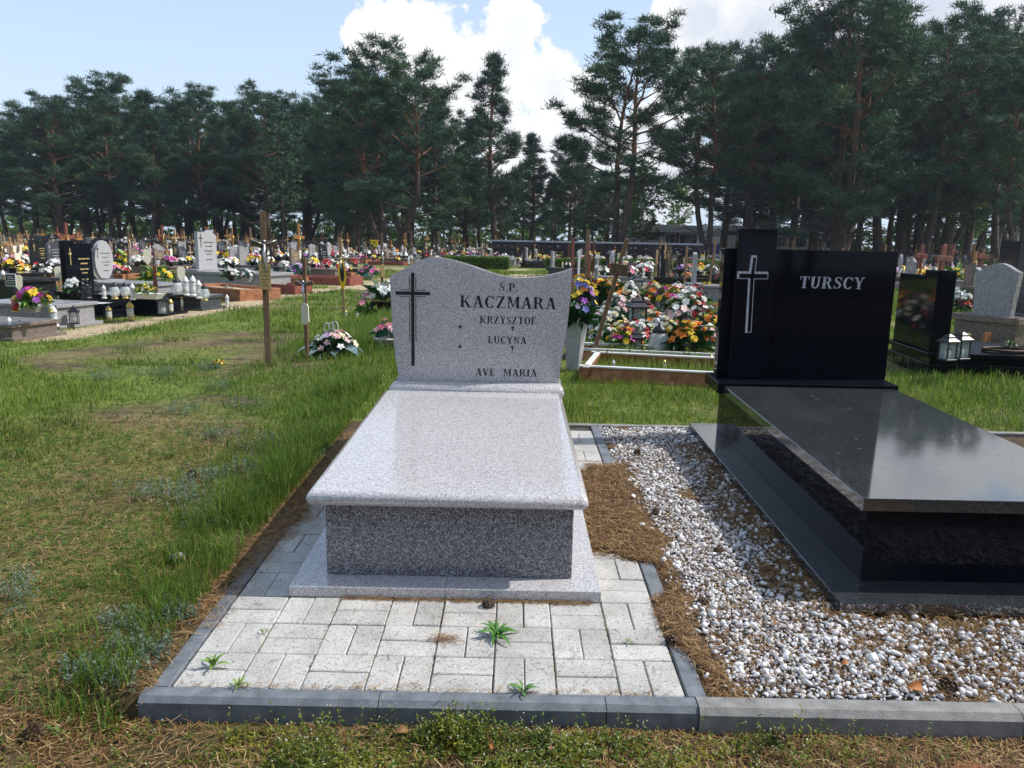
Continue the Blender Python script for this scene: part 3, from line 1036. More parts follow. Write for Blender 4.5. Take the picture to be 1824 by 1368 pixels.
def gnoise(x, y):
    n_ = np.exp(-(np.hypot(x, y - 4) / 25) ** 2)
    return (fbm(x, y, .8, 5) - .5) * .05 * n_ * np.where(in_pad(x, y, .25), .15, 1) * np.where(y < 0, .4, 1)


gg = []
x, y, r = polar(470000, 1.9, 34, 1.55)
cov = green_cover(x, y)
k = ~in_pad(x, y, .02) & (rng.random(x.size) < (cov * .95 + .06) * (1 - sandy(x, y) * .95)) & ~((y < -.06) & (x > -.2) & (rng.random(x.size) < .5))
x, y, r, cov = x[k], y[k], r[k], cov[k]
patch = fbm(x, y, 1.6, 44, 3)
h = (.018 + .038 * cov * ss(.3, .7, patch)) * rng.uniform(.6, 1.5, x.size)
h = h * np.where(y > 3.3, np.where(x > -.8, 1.5, 1.1), 1) * (1 + r * .012)
w = .0026 * (np.maximum(r, 2.5) / 2.5) ** .85 * rng.uniform(.7, 1.3, x.size)
tint = np.clip(rng.normal(.42, .18, x.size) + (.5 - cov) * .35 + (fbm(x, y, .5, 60, 3) - .5) * .5, 0, 1)
tint = tint - .22 * (1 - ss(-.2, 1.8, y)) * (x < 0)  # blades left of the paving darkened near the path, shade put into their tint
tint = np.where(rng.random(x.size) < .08, rng.uniform(.8, 1, x.size), tint)
gg.append(blades1(x, y, gz_np(x, y) + gnoise(x, y) - .004, h, w, tint))
print('lawn', len(x))


def emit(name, L, mat):
    off = 0; VV = []; TT = []; AA = []
    for V, T, A in L:
        VV.append(V); TT.append(T + off); AA.append(A); off += len(V)
    o = link(name, npmesh(name, np.concatenate(VV), np.concatenate(TT), mat, np.concatenate(AA)))
    tag(o, kind='stuff')
    return o


emit('grass', gg, MT['grass'])


def tall_band(n, fx, fy, hh, dens=None, ww=.0042, tn=.42, lean=.38):
    x = fx(n); y = fy(n)
    cl = fbm(x, y, 4.5, 12, 3)
    k = (cl > rng.uniform(.22, .62, x.size)) & ~in_pad(x, y, .0)
    if dens is not None: k &= rng.random(x.size) < dens(x, y)
    x, y, cl = x[k], y[k], cl[k]
    h = hh(x, y) * rng.uniform(.45, 1.25, x.size) * (.6 + .8 * cl)
    r = np.hypot(x - EYE.x, y - EYE.y)
    w = ww * rng.uniform(.6, 1.3, x.size) * np.maximum(1, (r / 3.5) ** .7)
    return blades(x, y, gz_np(x, y) + gnoise(x, y) - .004, h, w, np.clip(rng.normal(tn, .2, x.size), 0, 1), lean)


U = rng.uniform
tl = []
# the unmown strip along the left kerb
tl.append(tall_band(17000, lambda n: -.11 - np.abs(rng.normal(0, .26, n)), lambda n: U(.55, 4.6, n), lambda x, y: .05 + .15 * ss(.4, 1.2, y) * np.exp(-((x + .22) / .28) ** 2) * ss(.3, .65, fbm(x, y, 2.2, 71, 3)) + .03 * ss(.5, 1.5, y)))
tl.append(tall_band(2500, lambda n: -.12 - np.abs(rng.normal(0, .2, n)), lambda n: U(-.15, .7, n), lambda x, y: .09 + 0 * x))
# around the headstone and towards the wooden crosses
tl.append(tall_band(16000, lambda n: U(-1.6, 1.5, n), lambda n: U(3.36, 7.5, n), lambda x, y: .085 + .05 * ss(4.5, 6.5, y), lambda x, y: .35 + .5 * ss(4.3, 6.2, y)))
tl.append(tall_band(13000, lambda n: U(-2.0, .6, n), lambda n: U(6.6, 11.5, n), lambda x, y: .13 + .09 * np.exp(-((x + .5) / .8) ** 2), lambda x, y: ss(-2.0, -1.0, x)))
tl.append(tall_band(7000, lambda n: U(1.4, 6.5, n), lambda n: U(3.36, 5.6, n), lambda x, y: .075 + .05 * ss(3.6, 4.6, x), lambda x, y: .45 + .5 * ss(3.5, 4.5, x)))
tl.append(tall_band(9000, lambda n: U(3.6, 8.5, n), lambda n: U(4.3, 8.0, n), lambda x, y: .13 + 0 * x))
# tufts in the mown lawn
cx = U(-4.2, -.4, 46); cy = U(.6, 9, 46)
xx = np.repeat(cx, 90) + rng.normal(0, .10, 46 * 90); yy = np.repeat(cy, 90) + rng.normal(0, .07, 46 * 90)
tl.append(blades(xx, yy, gz_np(xx, yy) + gnoise(xx, yy) - .004, U(.03, .085, xx.size), U(.002, .0045, xx.size) * (1 + .12 * yy), np.clip(np.repeat(U(.05, .5, 46), 90) + rng.normal(0, .1, xx.size), 0, 1), .7))
# the fresh graves and the plots beyond
tl.append(tall_band(12000, lambda n: U(4.2, 11, n), lambda n: U(8, 24, n), lambda x, y: .16 + 0 * x, ww=.008))
tl.append(tall_band(7000, lambda n: U(2.0, 7.0, n), lambda n: U(7.2, 8.4, n), lambda x, y: .12 + 0 * x, ww=.005))
emit('grass', tl, MT['grass_tall'])

# ================================================================ LETTERING: bold roman capitals cut as solid shapes
def _arc(cx, cy, rx, ry, a0, a1, wx, wy, n=14):
    """ring piece, thick at the sides (wx), thin at top and foot (wy)"""
    out = []
    for i in range(n):
        q = []
        for a in (a0 + (a1 - a0) * i / n, a0 + (a1 - a0) * (i + 1) / n):
            a = R(a)
            q.append(((cx + rx * math.cos(a), cy + ry * math.sin(a)), (cx + (rx - wx) * math.cos(a), cy + (ry - wy) * math.sin(a))))
        out.append([q[0][0], q[1][0], q[1][1], q[0][1]])
    return out


def _bar(x0, y0, x1, y1, w):
    return [[(x0 - w / 2, y0), (x0 + w / 2, y0), (x1 + w / 2, y1), (x1 - w / 2, y1)]]


def _hb(x0, x1, y, h):
    return [[(x0, y), (x1, y), (x1, y + h), (x0, y + h)]]


def _sf(x, top=False, w=.32, h=.065):
    y = 1 - h if top else 0
    return _hb(x - w / 2, x + w / 2, y, h)


TK, TN = .185, .078


def glyph(c):
    g = []
    if c == 'I': g = _bar(.17, 0, .17, 1, TK) + _sf(.17) + _sf(.17, 1); w = .34
    elif c == 'L': g = _bar(.17, 0, .17, 1, TK) + _hb(.02, .60, 0, .06) + _sf(.17, 1) + [[(.54, 0), (.60, 0), (.62, .27), (.58, .27)]]; w = .64
    elif c == 'T': g = _bar(.34, 0, .34, 1, TK) + _sf(.34) + _hb(.03, .65, .94, .06) + [[(.03, 1), (.08, .95), (.05, .72), (.01, .72)]] + [[(.65, 1), (.60, .95), (.63, .72), (.67, .72)]]; w = .68
    elif c in 'EF':
        g = _bar(.17, 0, .17, 1, TK) + _hb(.02, .58, .94, .06) + _hb(.2, .42, .48, .06) + [[(.40, .38), (.44, .38), (.44, .64), (.40, .64)]] + [[(.54, 1), (.58, 1), (.60, .74), (.56, .74)]]
        g += (_hb(.02, .60, 0, .06) + [[(.55, 0), (.60, 0), (.63, .27), (.59, .27)]]) if c == 'E' else _sf(.17, w=.32)
        w = .64
    elif c == 'A': g = _bar(.13, 0, .36, 1, TN) + _bar(.60, 0, .37, 1, TK) + _hb(.2, .55, .30, .06) + _sf(.12, w=.24) + _sf(.60, w=.30); w = .74
    elif c == 'V': g = _bar(.38, 0, .14, 1, TK) + _bar(.40, 0, .62, 1, TN) + _sf(.14, 1, .30) + _sf(.63, 1, .22); w = .74
    elif c == 'K':
        g = _bar(.17, 0, .17, 1, TK) + _sf(.17) + _sf(.17, 1) + _bar(.24, .42, .60, 1, .07) + [[(.30, .53), (.42, .62), (.74, 0), (.56, 0)]] + _sf(.63, 1, .26) + _sf(.66, w=.28); w = .80
    elif c == 'R':
        g = _bar(.17, 0, .17, 1, TK) + _sf(.17) + _hb(.02, .36, .94, .06) + _hb(.2, .36, .46, .055) + _arc(.35, .73, .27, .27, -90, 90, TK, .058) + [[(.34, .50), (.47, .52), (.72, 0), (.55, 0)]] + _hb(.55, .76, 0, .05); w = .76
    elif c == 'P': g = _bar(.17, 0, .17, 1, TK) + _sf(.17) + _hb(.02, .36, .94, .06) + _hb(.2, .36, .42, .055) + _arc(.36, .71, .27, .29, -90, 90, TK, .058); w = .68
    elif c == 'M': g = _bar(.14, 0, .14, 1, TN) + _bar(.74, 0, .74, 1, TK) + [[(.10, 1), (.27, 1), (.47, .10), (.40, .10)]] + [[(.40, .10), (.46, .10), (.74, 1), (.66, 1)]] + _sf(.14, w=.22) + _sf(.74, w=.28) + _sf(.13, 1, .22) + _sf(.76, 1, .22); w = .90
    elif c == 'N': g = _bar(.14, 0, .14, 1, TN) + _bar(.62, 0, .62, 1, TN) + [[(.08, 1), (.25, 1), (.65, 0), (.56, 0)]] + _sf(.14, w=.22) + _sf(.62, 1, .22) + _sf(.12, 1, .2); w = .76
    elif c == 'U': g = _bar(.17, .3, .17, 1, TK) + _bar(.58, .3, .58, 1, TN + .02) + _arc(.355, .31, .263, .32, 180, 360, TK * .75, .07) + _sf(.17, 1) + _sf(.58, 1, .24); w = .74
    elif c == 'Y': g = _bar(.36, 0, .36, .46, TK) + [[(.28, .42), (.44, .46), (.20, 1), (.04, 1)]] + _bar(.39, .42, .60, 1, TN) + _sf(.36) + _sf(.13, 1, .28) + _sf(.60, 1, .22); w = .72
    elif c == 'Z': g = _hb(.04, .58, .94, .06) + _hb(.04, .62, 0, .06) + [[(.04, .04), (.22, .04), (.58, .96), (.40, .96)]] + [[(.04, 1), (.09, 1), (.07, .72), (.03, .72)]] + [[(.57, 0), (.62, 0), (.65, .28), (.61, .28)]]; w = .66
    elif c == 'O': g = _arc(.37, .5, .35, .52, 0, 360, TK, .06, 26); w = .74
    elif c == 'C': g = _arc(.38, .5, .36, .52, 42, 318, TK, .065, 22) + [[(.62, .98), (.66, .98), (.67, .68), (.62, .68)]] + [[(.62, .10), (.66, .18), (.64, .2), (.58, .12)]]; w = .70
    elif c == 'S':
        pts = [(.50, .80), (.43, .93), (.29, .975), (.15, .91), (.105, .77), (.17, .64), (.31, .53), (.43, .42), (.485, .27), (.42, .11), (.28, .03), (.14, .07), (.06, .20)]
        wd = [.05, .055, .06, .09, .125, .15, .165, .15, .125, .09, .06, .055, .05]
        for i in range(len(pts) - 1):
            (xa, ya), (xb, yb) = pts[i], pts[i + 1]
            q = []
            for j, (X_, Y_) in ((i, pts[i]), (i + 1, pts[i + 1])):
                p0 = pts[max(j - 1, 0)]; p1 = pts[min(j + 1, len(pts) - 1)]
                dx, dy = p1[0] - p0[0], p1[1] - p0[1]; l = math.hypot(dx, dy)
                q.append(((X_ - dy / l * wd[j] / 2, Y_ + dx / l * wd[j] / 2), (X_ + dy / l * wd[j] / 2, Y_ - dx / l * wd[j] / 2)))
            g.append([q[0][0], q[1][0], q[1][1], q[0][1]])
        g += [[(.49, 1.0), (.53, 1.0), (.53, .72), (.49, .72)]] + [[(.04, .30), (.08, .30), (.08, 0), (.04, 0)]]; w = .58
    elif c == '.': g = _arc(.10, .075, .085, .085, 0, 360, .085, .085, 10); w = .20
    elif c == ' ': g = []; w = .42
    else: g = []; w = .4
    return g, w


def letters(text, parent, x0, x1, z0, h, y, mat, th=.0006, slant=0.0, rise=0.0):
    """a line of text on an upright face, between x0 and x1, foot at z0, on the plane y (facing -y); each letter a part"""
    base = {'Ś': 'S', 'Ż': 'Z'}
    tot = 0; gs = []
    for c in text:
        g, w = glyph(base.get(c, c))
        if c == 'Ś': g = g + [[(.26, 1.06), (.34, 1.06), (.44, 1.22), (.34, 1.22)]]
        if c == 'Ż': g = g + [[(.28, 1.07), (.38, 1.07), (.38, 1.17), (.28, 1.17)]]
        gs.append((g, tot, w)); tot += w + .075
    tot -= .075
    sx = (x1 - x0) / tot
    for g, ox, w in gs:
        if not g: continue
        mb = MB().use(mat)
        k = 0
        for q in g:
            pts = [(x0 + (ox + a) * sx + slant * b * h, z0 + b * h + rise * ((ox + a) * sx)) for a, b in q]
            k += 1
            mb.prism(pts, y - th - .000015 * (k % 12), y + .002)
        mb.build('letter', parent)


def cross_shape(cx, zt, zb, hw, zarm, w):
    """latin cross outline in the xz plane, clockwise pieces"""
    return [[(cx - w / 2, zb), (cx + w / 2, zb), (cx + w / 2, zt), (cx - w / 2, zt)],
            [(cx - hw, zarm - w / 2), (cx + hw, zarm - w / 2), (cx + hw, zarm + w / 2), (cx - hw, zarm + w / 2)]]


# ================================================================ THE TWO GRAVES IN FRONT
def rounded_slab(mb, x0, x1, y0, y1, z0, z1, r=.02, n=4):
    """slab with its front and side edges turned to a half round"""
    h = (z1 - z0) / 2
    rings = []
    for i in range(n * 2 + 1):
        a = -PI / 2 + PI * i / (2 * n)
        rings.append((h * (1 - math.cos(a)) * .9, (z0 + z1) / 2 + h * math.sin(a)))
    vs, fs = [], []
    for ins, z in rings:
        c = .012
        a, b_, e, f = x0 + ins, x1 - ins, y0 + ins, y1
        vs += [(a + c, e, z), (b_ - c, e, z), (b_, e + c, z), (b_, f, z), (a, f, z), (a, e + c, z)]
    for k in range(len(rings) - 1):
        for i in range(6):
            j = (i + 1) % 6
            fs.append((k * 6 + i, k * 6 + j, (k + 1) * 6 + j, (k + 1) * 6 + i))
    m = len(rings) - 1
    mb.smooth = True
    mb.add(vs, fs)
    mb.smooth = False
    mb.add(vs[:6], [(5, 4, 3, 2, 1, 0)])
    mb.add(vs[m * 6:], [(0, 1, 2, 3, 4, 5)])


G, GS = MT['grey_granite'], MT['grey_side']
gr = empty('granite_grave', (0, 0, 0), label='polished speckled grey granite grave on pale paving with wavy-topped headstone and black cross', cat='grave')
m_ = MB().use(G)
m_.box(.205, .82, .614, 3.0, .001, .0445, .002); m_.box(.8205, 1.435, .614, 3.0, .001, .045, .002)
pl_ = m_.build('base_plate', gr, tilt=True)
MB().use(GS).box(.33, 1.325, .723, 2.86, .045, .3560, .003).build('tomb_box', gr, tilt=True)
m_ = MB().use(G); rounded_slab(m_, .268, 1.378, .655, 2.505, .356, .414); m_.build('cover_slab', gr, tilt=True)
m_ = MB().use(G); rounded_slab(m_, .298, 1.392, 2.508, 2.83, .3565, .460); m_.build('headstone_ledge', gr, tilt=True)
prof = [(.355, .461), (.327, .60), (.313, .766), (.303, .94), (.297, 1.112), (.336, 1.133), (.395, 1.166), (.435, 1.188), (.468, 1.205), (.497, 1.218), (.526, 1.226), (.57, 1.230), (.60, 1.230), (.628, 1.227), (.657, 1.223),
        (.686, 1.217), (.722, 1.208), (.759, 1.198), (.795, 1.187), (.832, 1.175), (.868, 1.163), (.905, 1.151), (.941, 1.140), (.978, 1.130), (1.014, 1.1235), (1.051, 1.118), (1.087, 1.1165), (1.124, 1.117), (1.16, 1.119), (1.197, 1.122),
        (1.234, 1.127), (1.27, 1.1335), (1.306, 1.142), (1.342, 1.151), (1.38, 1.163), (1.424, 1.180), (1.419, .992), (1.400, .784), (1.375, .619), (1.358, .461)]
YH = 2.60
bm = bmesh.new()
vv = [bm.verts.new((a, YH, b_ - .002)) for a, b_ in prof]
f_ = bm.faces.new(vv)
f_.normal_update()
ex = bmesh.ops.extrude_face_region(bm, geom=[f_])
bmesh.ops.translate(bm, verts=[v for v in ex['geom'] if isinstance(v, bmesh.types.BMVert)], vec=(0, .085, 0))
bmesh.ops.recalc_face_normals(bm, faces=bm.faces)
ed = [e for e in bm.edges if abs(e.verts[0].co.y - e.verts[1].co.y) < 1e-5 and min(e.verts[0].co.z, e.verts[1].co.z) > .462]
bmesh.ops.bevel(bm, geom=ed, offset=.007, segments=2, affect='EDGES')
me = bpy.data.meshes.new('headstone')
bm.to_mesh(me); bm.free()
me.materials.append(G)
for v in me.vertices: v.co.z += SLOPE * v.co.y
hs = link('headstone', me, gr)
dz = SLOPE * YH
PB = MT['paint_black']
YF = YH
for nm, tx, x0, x1, z0, h, rise in (('inscription', 'Ś.P.', .975, 1.093, 1.032, .050, 0), ('inscription', 'KACZMARA', .732, 1.331, .928, .073, -.004), ('inscription', 'KRŻYSZTOF', .857, 1.210, .830, .045, -.004),
                                 ('inscription', 'LUCYNA', .909, 1.152, .705, .045, 0), ('inscription', 'AVE', .834, .958, .4985, .046, 0), ('inscription', 'MARIA', 1.010, 1.222, .4985, .046, 0)):
    letters(tx, hs, x0, x1, z0 + dz, h, YF, PB, rise=rise)
for zc in (.805, .681):
    m_ = MB().use(PB)
    star = []
    for i in range(12):
        a = PI / 2 + i * PI / 6; r = .0155 if i % 2 == 0 else .0068
        star.append((.736 + r * math.cos(a), zc + dz + r * math.sin(a)))
    m_.prism(star, YF - .0006, YF + .002)
    m_.build('star', hs)
for zc in (.800, .676):
    m_ = MB().use(PB)
    for q, o in zip(cross_shape(1.064, zc + dz + .018, zc + dz - .018, .0115, zc + dz + .0065, .0065), (0, .0001)):
        m_.prism(q, YF - .0006 - o, YF + .002)
    m_.build('dagger_mark', hs)
m_ = MB().use(PB)
for q, o in zip(cross_shape(.4395, 1.135 + dz, .552 + dz, .108, 1.008 + dz, .021), (0, .0001)):
    m_.prism(q, YF - .0008 - o, YF + .002)
for sx in (-1, 1):
    xo = .4395 + sx * .0195
    for (za, zb) in ((1.029, 1.109), (.707, .987)):
        m_.prism([(xo - .0022, za + dz), (xo + .0022, za + dz), (xo + .0022, zb + dz), (xo - .0022, zb + dz)], YF - .0007, YF + .002)
    for zo in (1.028, .988):
        xa, xb = sorted((.4395 + sx * .0195, .4395 + sx * .080))
        m_.prism([(xa, zo - .002 + dz), (xb, zo - .002 + dz), (xb, zo + .002 + dz), (xa, zo + .002 + dz)], YF - .00075, YF + .002)
m_.build('engraved_cross', hs)

# ---- the black grave
K, KT = MT['black_granite'], MT['black_top']
bg_ = empty('granite_grave', (0, 0, 0), label='polished black granite grave on white gravel, headstone with tall pillar and silver lettering', cat='grave')
m_ = MB().use(KT); m_.box(2.355, 3.02, .565, 3.27, .001, .045, .002); m_.box(3.0205, 3.69, .565, 3.27, .001, .0452, .002)
m_.build('base_plate', bg_, tilt=True)
MB().use(K).box(2.518, 3.535, .765, 3.12, .045, .3665, .002).build('tomb_box', bg_, tilt=True)
MB().use(KT).box(2.462, 3.588, .695, 2.80, .367, .420, .003).build('cover_slab', bg_, tilt=True)
MB().use(K).box(2.422, 3.612, 2.803, 3.16, .3675, .442, .003).build('headstone_ledge', bg_, tilt=True)
hp_ = MB().use(K).box(2.462, 3.618, 3.012, 3.09, .442, 1.305, .0025).build('headstone', bg_, tilt=True)
pl_ = MB().use(K).box(2.532, 2.788, 2.955, 3.0115, .442, 1.436, .0025).build('headstone_pillar', bg_, tilt=True)
dz = SLOPE * 3.0
letters('TURSCY', hp_, 2.976, 3.408, 1.054 + dz, .077, 3.012, MT['letter_silver'], slant=.05)
# bevel-cut cross: a broad silver side and a thin silver outline round the black face
m_ = MB().use(MT['letter_silver'])


def strip(p, q, w, y=2.955, o=0.0):
    (xa, za), (xb, zb) = p, q
    l = math.hypot(xb - xa, zb - za); nx, nz_ = -(zb - za) / l * w / 2, (xb - xa) / l * w / 2
    m_.prism([(xa + nx, za + nz_), (xb + nx, zb + nz_), (xb - nx, zb - nz_), (xa - nx, za - nz_)], y - .0007 - o, y + .002)


cz = dz - .0
O_ = [(2.636, 1.252), (2.662, 1.252), (2.656, 1.146), (2.744, 1.146), (2.744, 1.112), (2.654, 1.112), (2.660, .756), (2.634, .756), (2.627, 1.112), (2.553, 1.112), (2.553, 1.146), (2.630, 1.146)]
for i in range(12):
    a, b_ = O_[i], O_[(i + 1) % 12]
    strip((a[0], a[1] + cz), (b_[0], b_[1] + cz), .0042, o=.0001 * (i % 3))
strip((2.631, 1.258 + cz), (2.622, 1.15 + cz), .014, o=.0004); strip((2.623, 1.110 + cz), (2.627, .752 + cz), .014, o=.0004)
strip((2.541, 1.153 + cz), (2.625, 1.153 + cz), .012, o=.0005); strip((2.656, 1.153 + cz), (2.744, 1.153 + cz), .012, o=.0005)
strip((2.545, 1.110 + cz), (2.545, 1.156 + cz), .010, o=.0003); strip((2.625, 1.259 + cz), (2.66, 1.259 + cz), .012, o=.0006)
m_.build('engraved_cross', pl_)

# the left kerb leaf, small growth on the paving
def leaf_mesh(name, L=.05, W_=.014, mat=None, curl=.5, n=4, fold=.25, tip=1.0):
    vs = []; fs = []
    for i in range(n + 1):
        t_ = i / n
        w = W_ * math.sin(PI * min(1, (t_ * .86 + .12) ** tip)) * (1 if i < n else 0.05)
        x = L * t_; z = L * curl * (t_ - t_ * t_ * 1.15) * .9
        vs += [(x, -w / 2, z + fold * w / 2), (x, 0, z), (x, w / 2, z + fold * w / 2)]
    for i in range(n):
        k = i * 3
        fs += [(k, k + 3, k + 4, k + 1), (k + 1, k + 4, k + 5, k + 2)]
    m = MB().use(mat); m.smooth = True
    m.add(vs, fs)
    return m.mesh(name)


MT['weed_leaf'] = noisy('bright_weed_leaf', [(.3, (.05, .15, .02)), (.7, (.10, .26, .045))], 40, 3, .5)
MT['weed_leaf_y'] = noisy('yellowish_weed_leaf', [(.3, (.12, .22, .03)), (.7, (.22, .34, .06))], 40, 3, .5)
lf = leaf_mesh('leaf', 1, .20, MT['weed_leaf'], .75)
lfy = leaf_mesh('leaf', 1, .24, MT['weed_leaf_y'], .8)


def rosette(x, y, n, L, label, lm=lf, upr=.25):
    r_ = empty('weed', (x, y, SLOPE * y + .001), label=label, cat='weed')
    for i in range(n):
        a = i * 2.4 + rng.normal(0, .2)
        k = i / n
        o = link('leaf', lm, r_, loc=(0.004 * math.cos(a), .004 * math.sin(a), .002 + .006 * k))
        o.rotation_euler = (rng.normal(0, .15), -upr * (.25 + 1.6 * k) + rng.normal(0, .08), a)
        s_ = L * (1.05 - .45 * k) * rng.uniform(.85, 1.15)
        o.scale = (s_, s_ * rng.uniform(.8, 1.1), s_)
    return r_


rosette(1.031, .349, 24, .078, 'large bright green leaf rosette growing in a paving joint below the pine cone', upr=.35)
rosette(1.121, .008, 10, .055, 'green leaf rosette growing where pavers meet the blue-grey front kerb', upr=.4)
rosette(.096, .113, 11, .055, 'upright yellowish-green seedling on the paver nearest the left corner', lfy, .8)
rosette(.217, .008, 12, .038, 'small green seedling at the kerb below the upright yellowish seedling', lfy, .6)
rosette(.194, .33, 8, .026, 'tiny pale green sprout beside the silvery weed on the left pavers', lfy, .5)
rosette(1.02, .43, 6, .020, 'tiny green sprout between the pine cone and the large leaf rosette', lfy, .5)
rosette(1.50, .31, 7, .024, 'tiny sprig in a joint near the right edge of the pavers', lfy, .6)

# ---- pine cones
MT['cone'] = noisy('pine_cone_scale', [(.3, (.035, .02, .012)), (.7, (.13, .08, .045))], 60, 3, .7)


def cone_mesh():
    m = MB().use(MT['cone'])
    for k in range(44):
        t_ = k / 44; a = k * 2.4
        r = .016 * math.sin(PI * (.12 + .80 * t_)) + .002; z = .036 * t_
        ca, sa = math.cos(a), math.sin(a)
        w = .0055
        o = 1.35
        p0 = (r * .25 * ca, r * .25 * sa, z); p1 = (r * o * ca - w * sa, r * o * sa + w * ca, z + .004); p2 = (r * (o + .18) * ca, r * (o + .18) * sa, z + .009); p3 = (r * o * ca + w * sa, r * o * sa - w * ca, z + .004)
        p4 = (r * o * ca, r * o * sa, z + .0005)
        m.add([p0, p1, p2, p3, p4], [(0, 3, 2, 1), (0, 1, 4), (0, 4, 3), (1, 2, 4), (2, 3, 4)])
    return m.mesh('pine_cone')


cm = cone_mesh()
for (x, y, s_, lb) in ((1.008, .545, 1.1, 'brown pine cone lying on the paver in front of the granite base plate'), (1.853, .60, 1.1, 'pine cone on the gravel beside the front corner of the black plate'),
                       (1.676, .334, 1.05, 'pine cone on the needles that cover the right kerb'), (1.80, 1.56, .9, 'pine cone among white gravel halfway along the granite slab'),
                       (2.545, .10, 1.35, 'dark pine cone on the gravel near the front grey kerb'), (-.72, 1.99, 1.2, 'dark pine cone on the bare turf left of the tall grass'),
                       (1.90, 2.62, 1.0, 'pine cone on the gravel beyond the covered kerb, nearest the back edge'), (-.32, -.22, 1.2, 'dark pine cone on brown soil below the left end of the kerb'),
                       (1.90, -.14, 1.2, 'brown pine cone on needles in front of the grey kerb'), (2.02, 1.08, 1.0, 'pine cone half sunk in gravel left of the long black plate')):
    o = link('pine_cone', cm, loc=(x, y, float(soil_z(np.array(x), np.array(y))) + .016 if y > 0 and x > 1.7 else ground(x, y) + .014), rot=(rng.uniform(1.0, 1.9), rng.uniform(-.4, .4), rng.uniform(0, 6)), sc=s_)
    tag(o, lb, 'pine cone')
# ---- dry leaves, chips
MT['dry_leaf'] = noisy('dry_brown_leaf', [(.3, (.14, .06, .02)), (.7, (.36, .19, .07))], 30, 4, .7)
MT['dry_orange'] = noisy('dry_orange_leaf', [(.3, (.30, .09, .02)), (.7, (.50, .20, .05))], 30, 4, .7)
for (x, y, s_, mt, lb, r_) in ((.73, -.12, .05, 'dry_leaf', 'curled brown dry leaf leaning on the front kerb joint', (0.5, .2, .3)), (1.03, -.19, .045, 'dry_orange', 'lobed orange-brown dry leaf among the weeds before the kerb', (.1, .2, 2)),
                             (2.36, .045, .065, 'dry_orange', 'orange curled dry leaf on gravel next to the dark pine cone', (.7, .3, .2)), (2.05, .42, .05, 'dry_leaf', 'brown dry leaf lying on gravel left of the black plate corner', (.3, .2, 1)),
                             (1.20, -.20, .04, 'dry_leaf', 'pale brown dry leaf on the needles in front of the kerb', (.2, .1, 1.2)), (2.2, .17, .035, 'dry_orange', 'small rusty dry leaf on white gravel before the black plate', (.5, 0, .4)),
                             (.97, 1.92, .02, 'dry_leaf', 'x', (0, 0, 0))):
    if lb == 'x': continue
    o = link('dry_leaf', leaf_mesh('dry_leaf', s_, s_ * .55, MT[mt], 1.1, 5, .8), loc=(x, y, (ground(x, y) if y < 0 else SLOPE * y) + .022), rot=r_)
    tag(o, lb, 'dry leaf')
# rusty brown clump of needles at the lower right
x = rng.normal(2.42, .06, 1400); y = rng.normal(-.30, .035, 1400)
MT['rust_needle'] = leafy('rust_red_needles', [(0, (.12, .03, .012)), (.5, (.32, .10, .04)), (1, (.45, .18, .08))], .7, .1)
V, T, A = needles(x, y, gz_np(x, y) + .022 * np.exp(-((x - 2.42) / .08) ** 2), L=.035, lift=.01, tilt=.4)
tag(link('rusty_needles', npmesh('rusty_needles', V, T, MT['rust_needle'], A)), kind='stuff')

# ---- weeds in front of the kerb: fine stalks, small yellow-green leaves, tiny cream flowers
MT['weedy'] = leafy('front_weeds', [(0, (.04, .08, .015)), (.3, (.10, .16, .02)), (.5, (.22, .24, .025)), (.85, (.46, .38, .04)), (.93, (.55, .50, .30)), (1, (.72, .70, .60))], .5, .35)


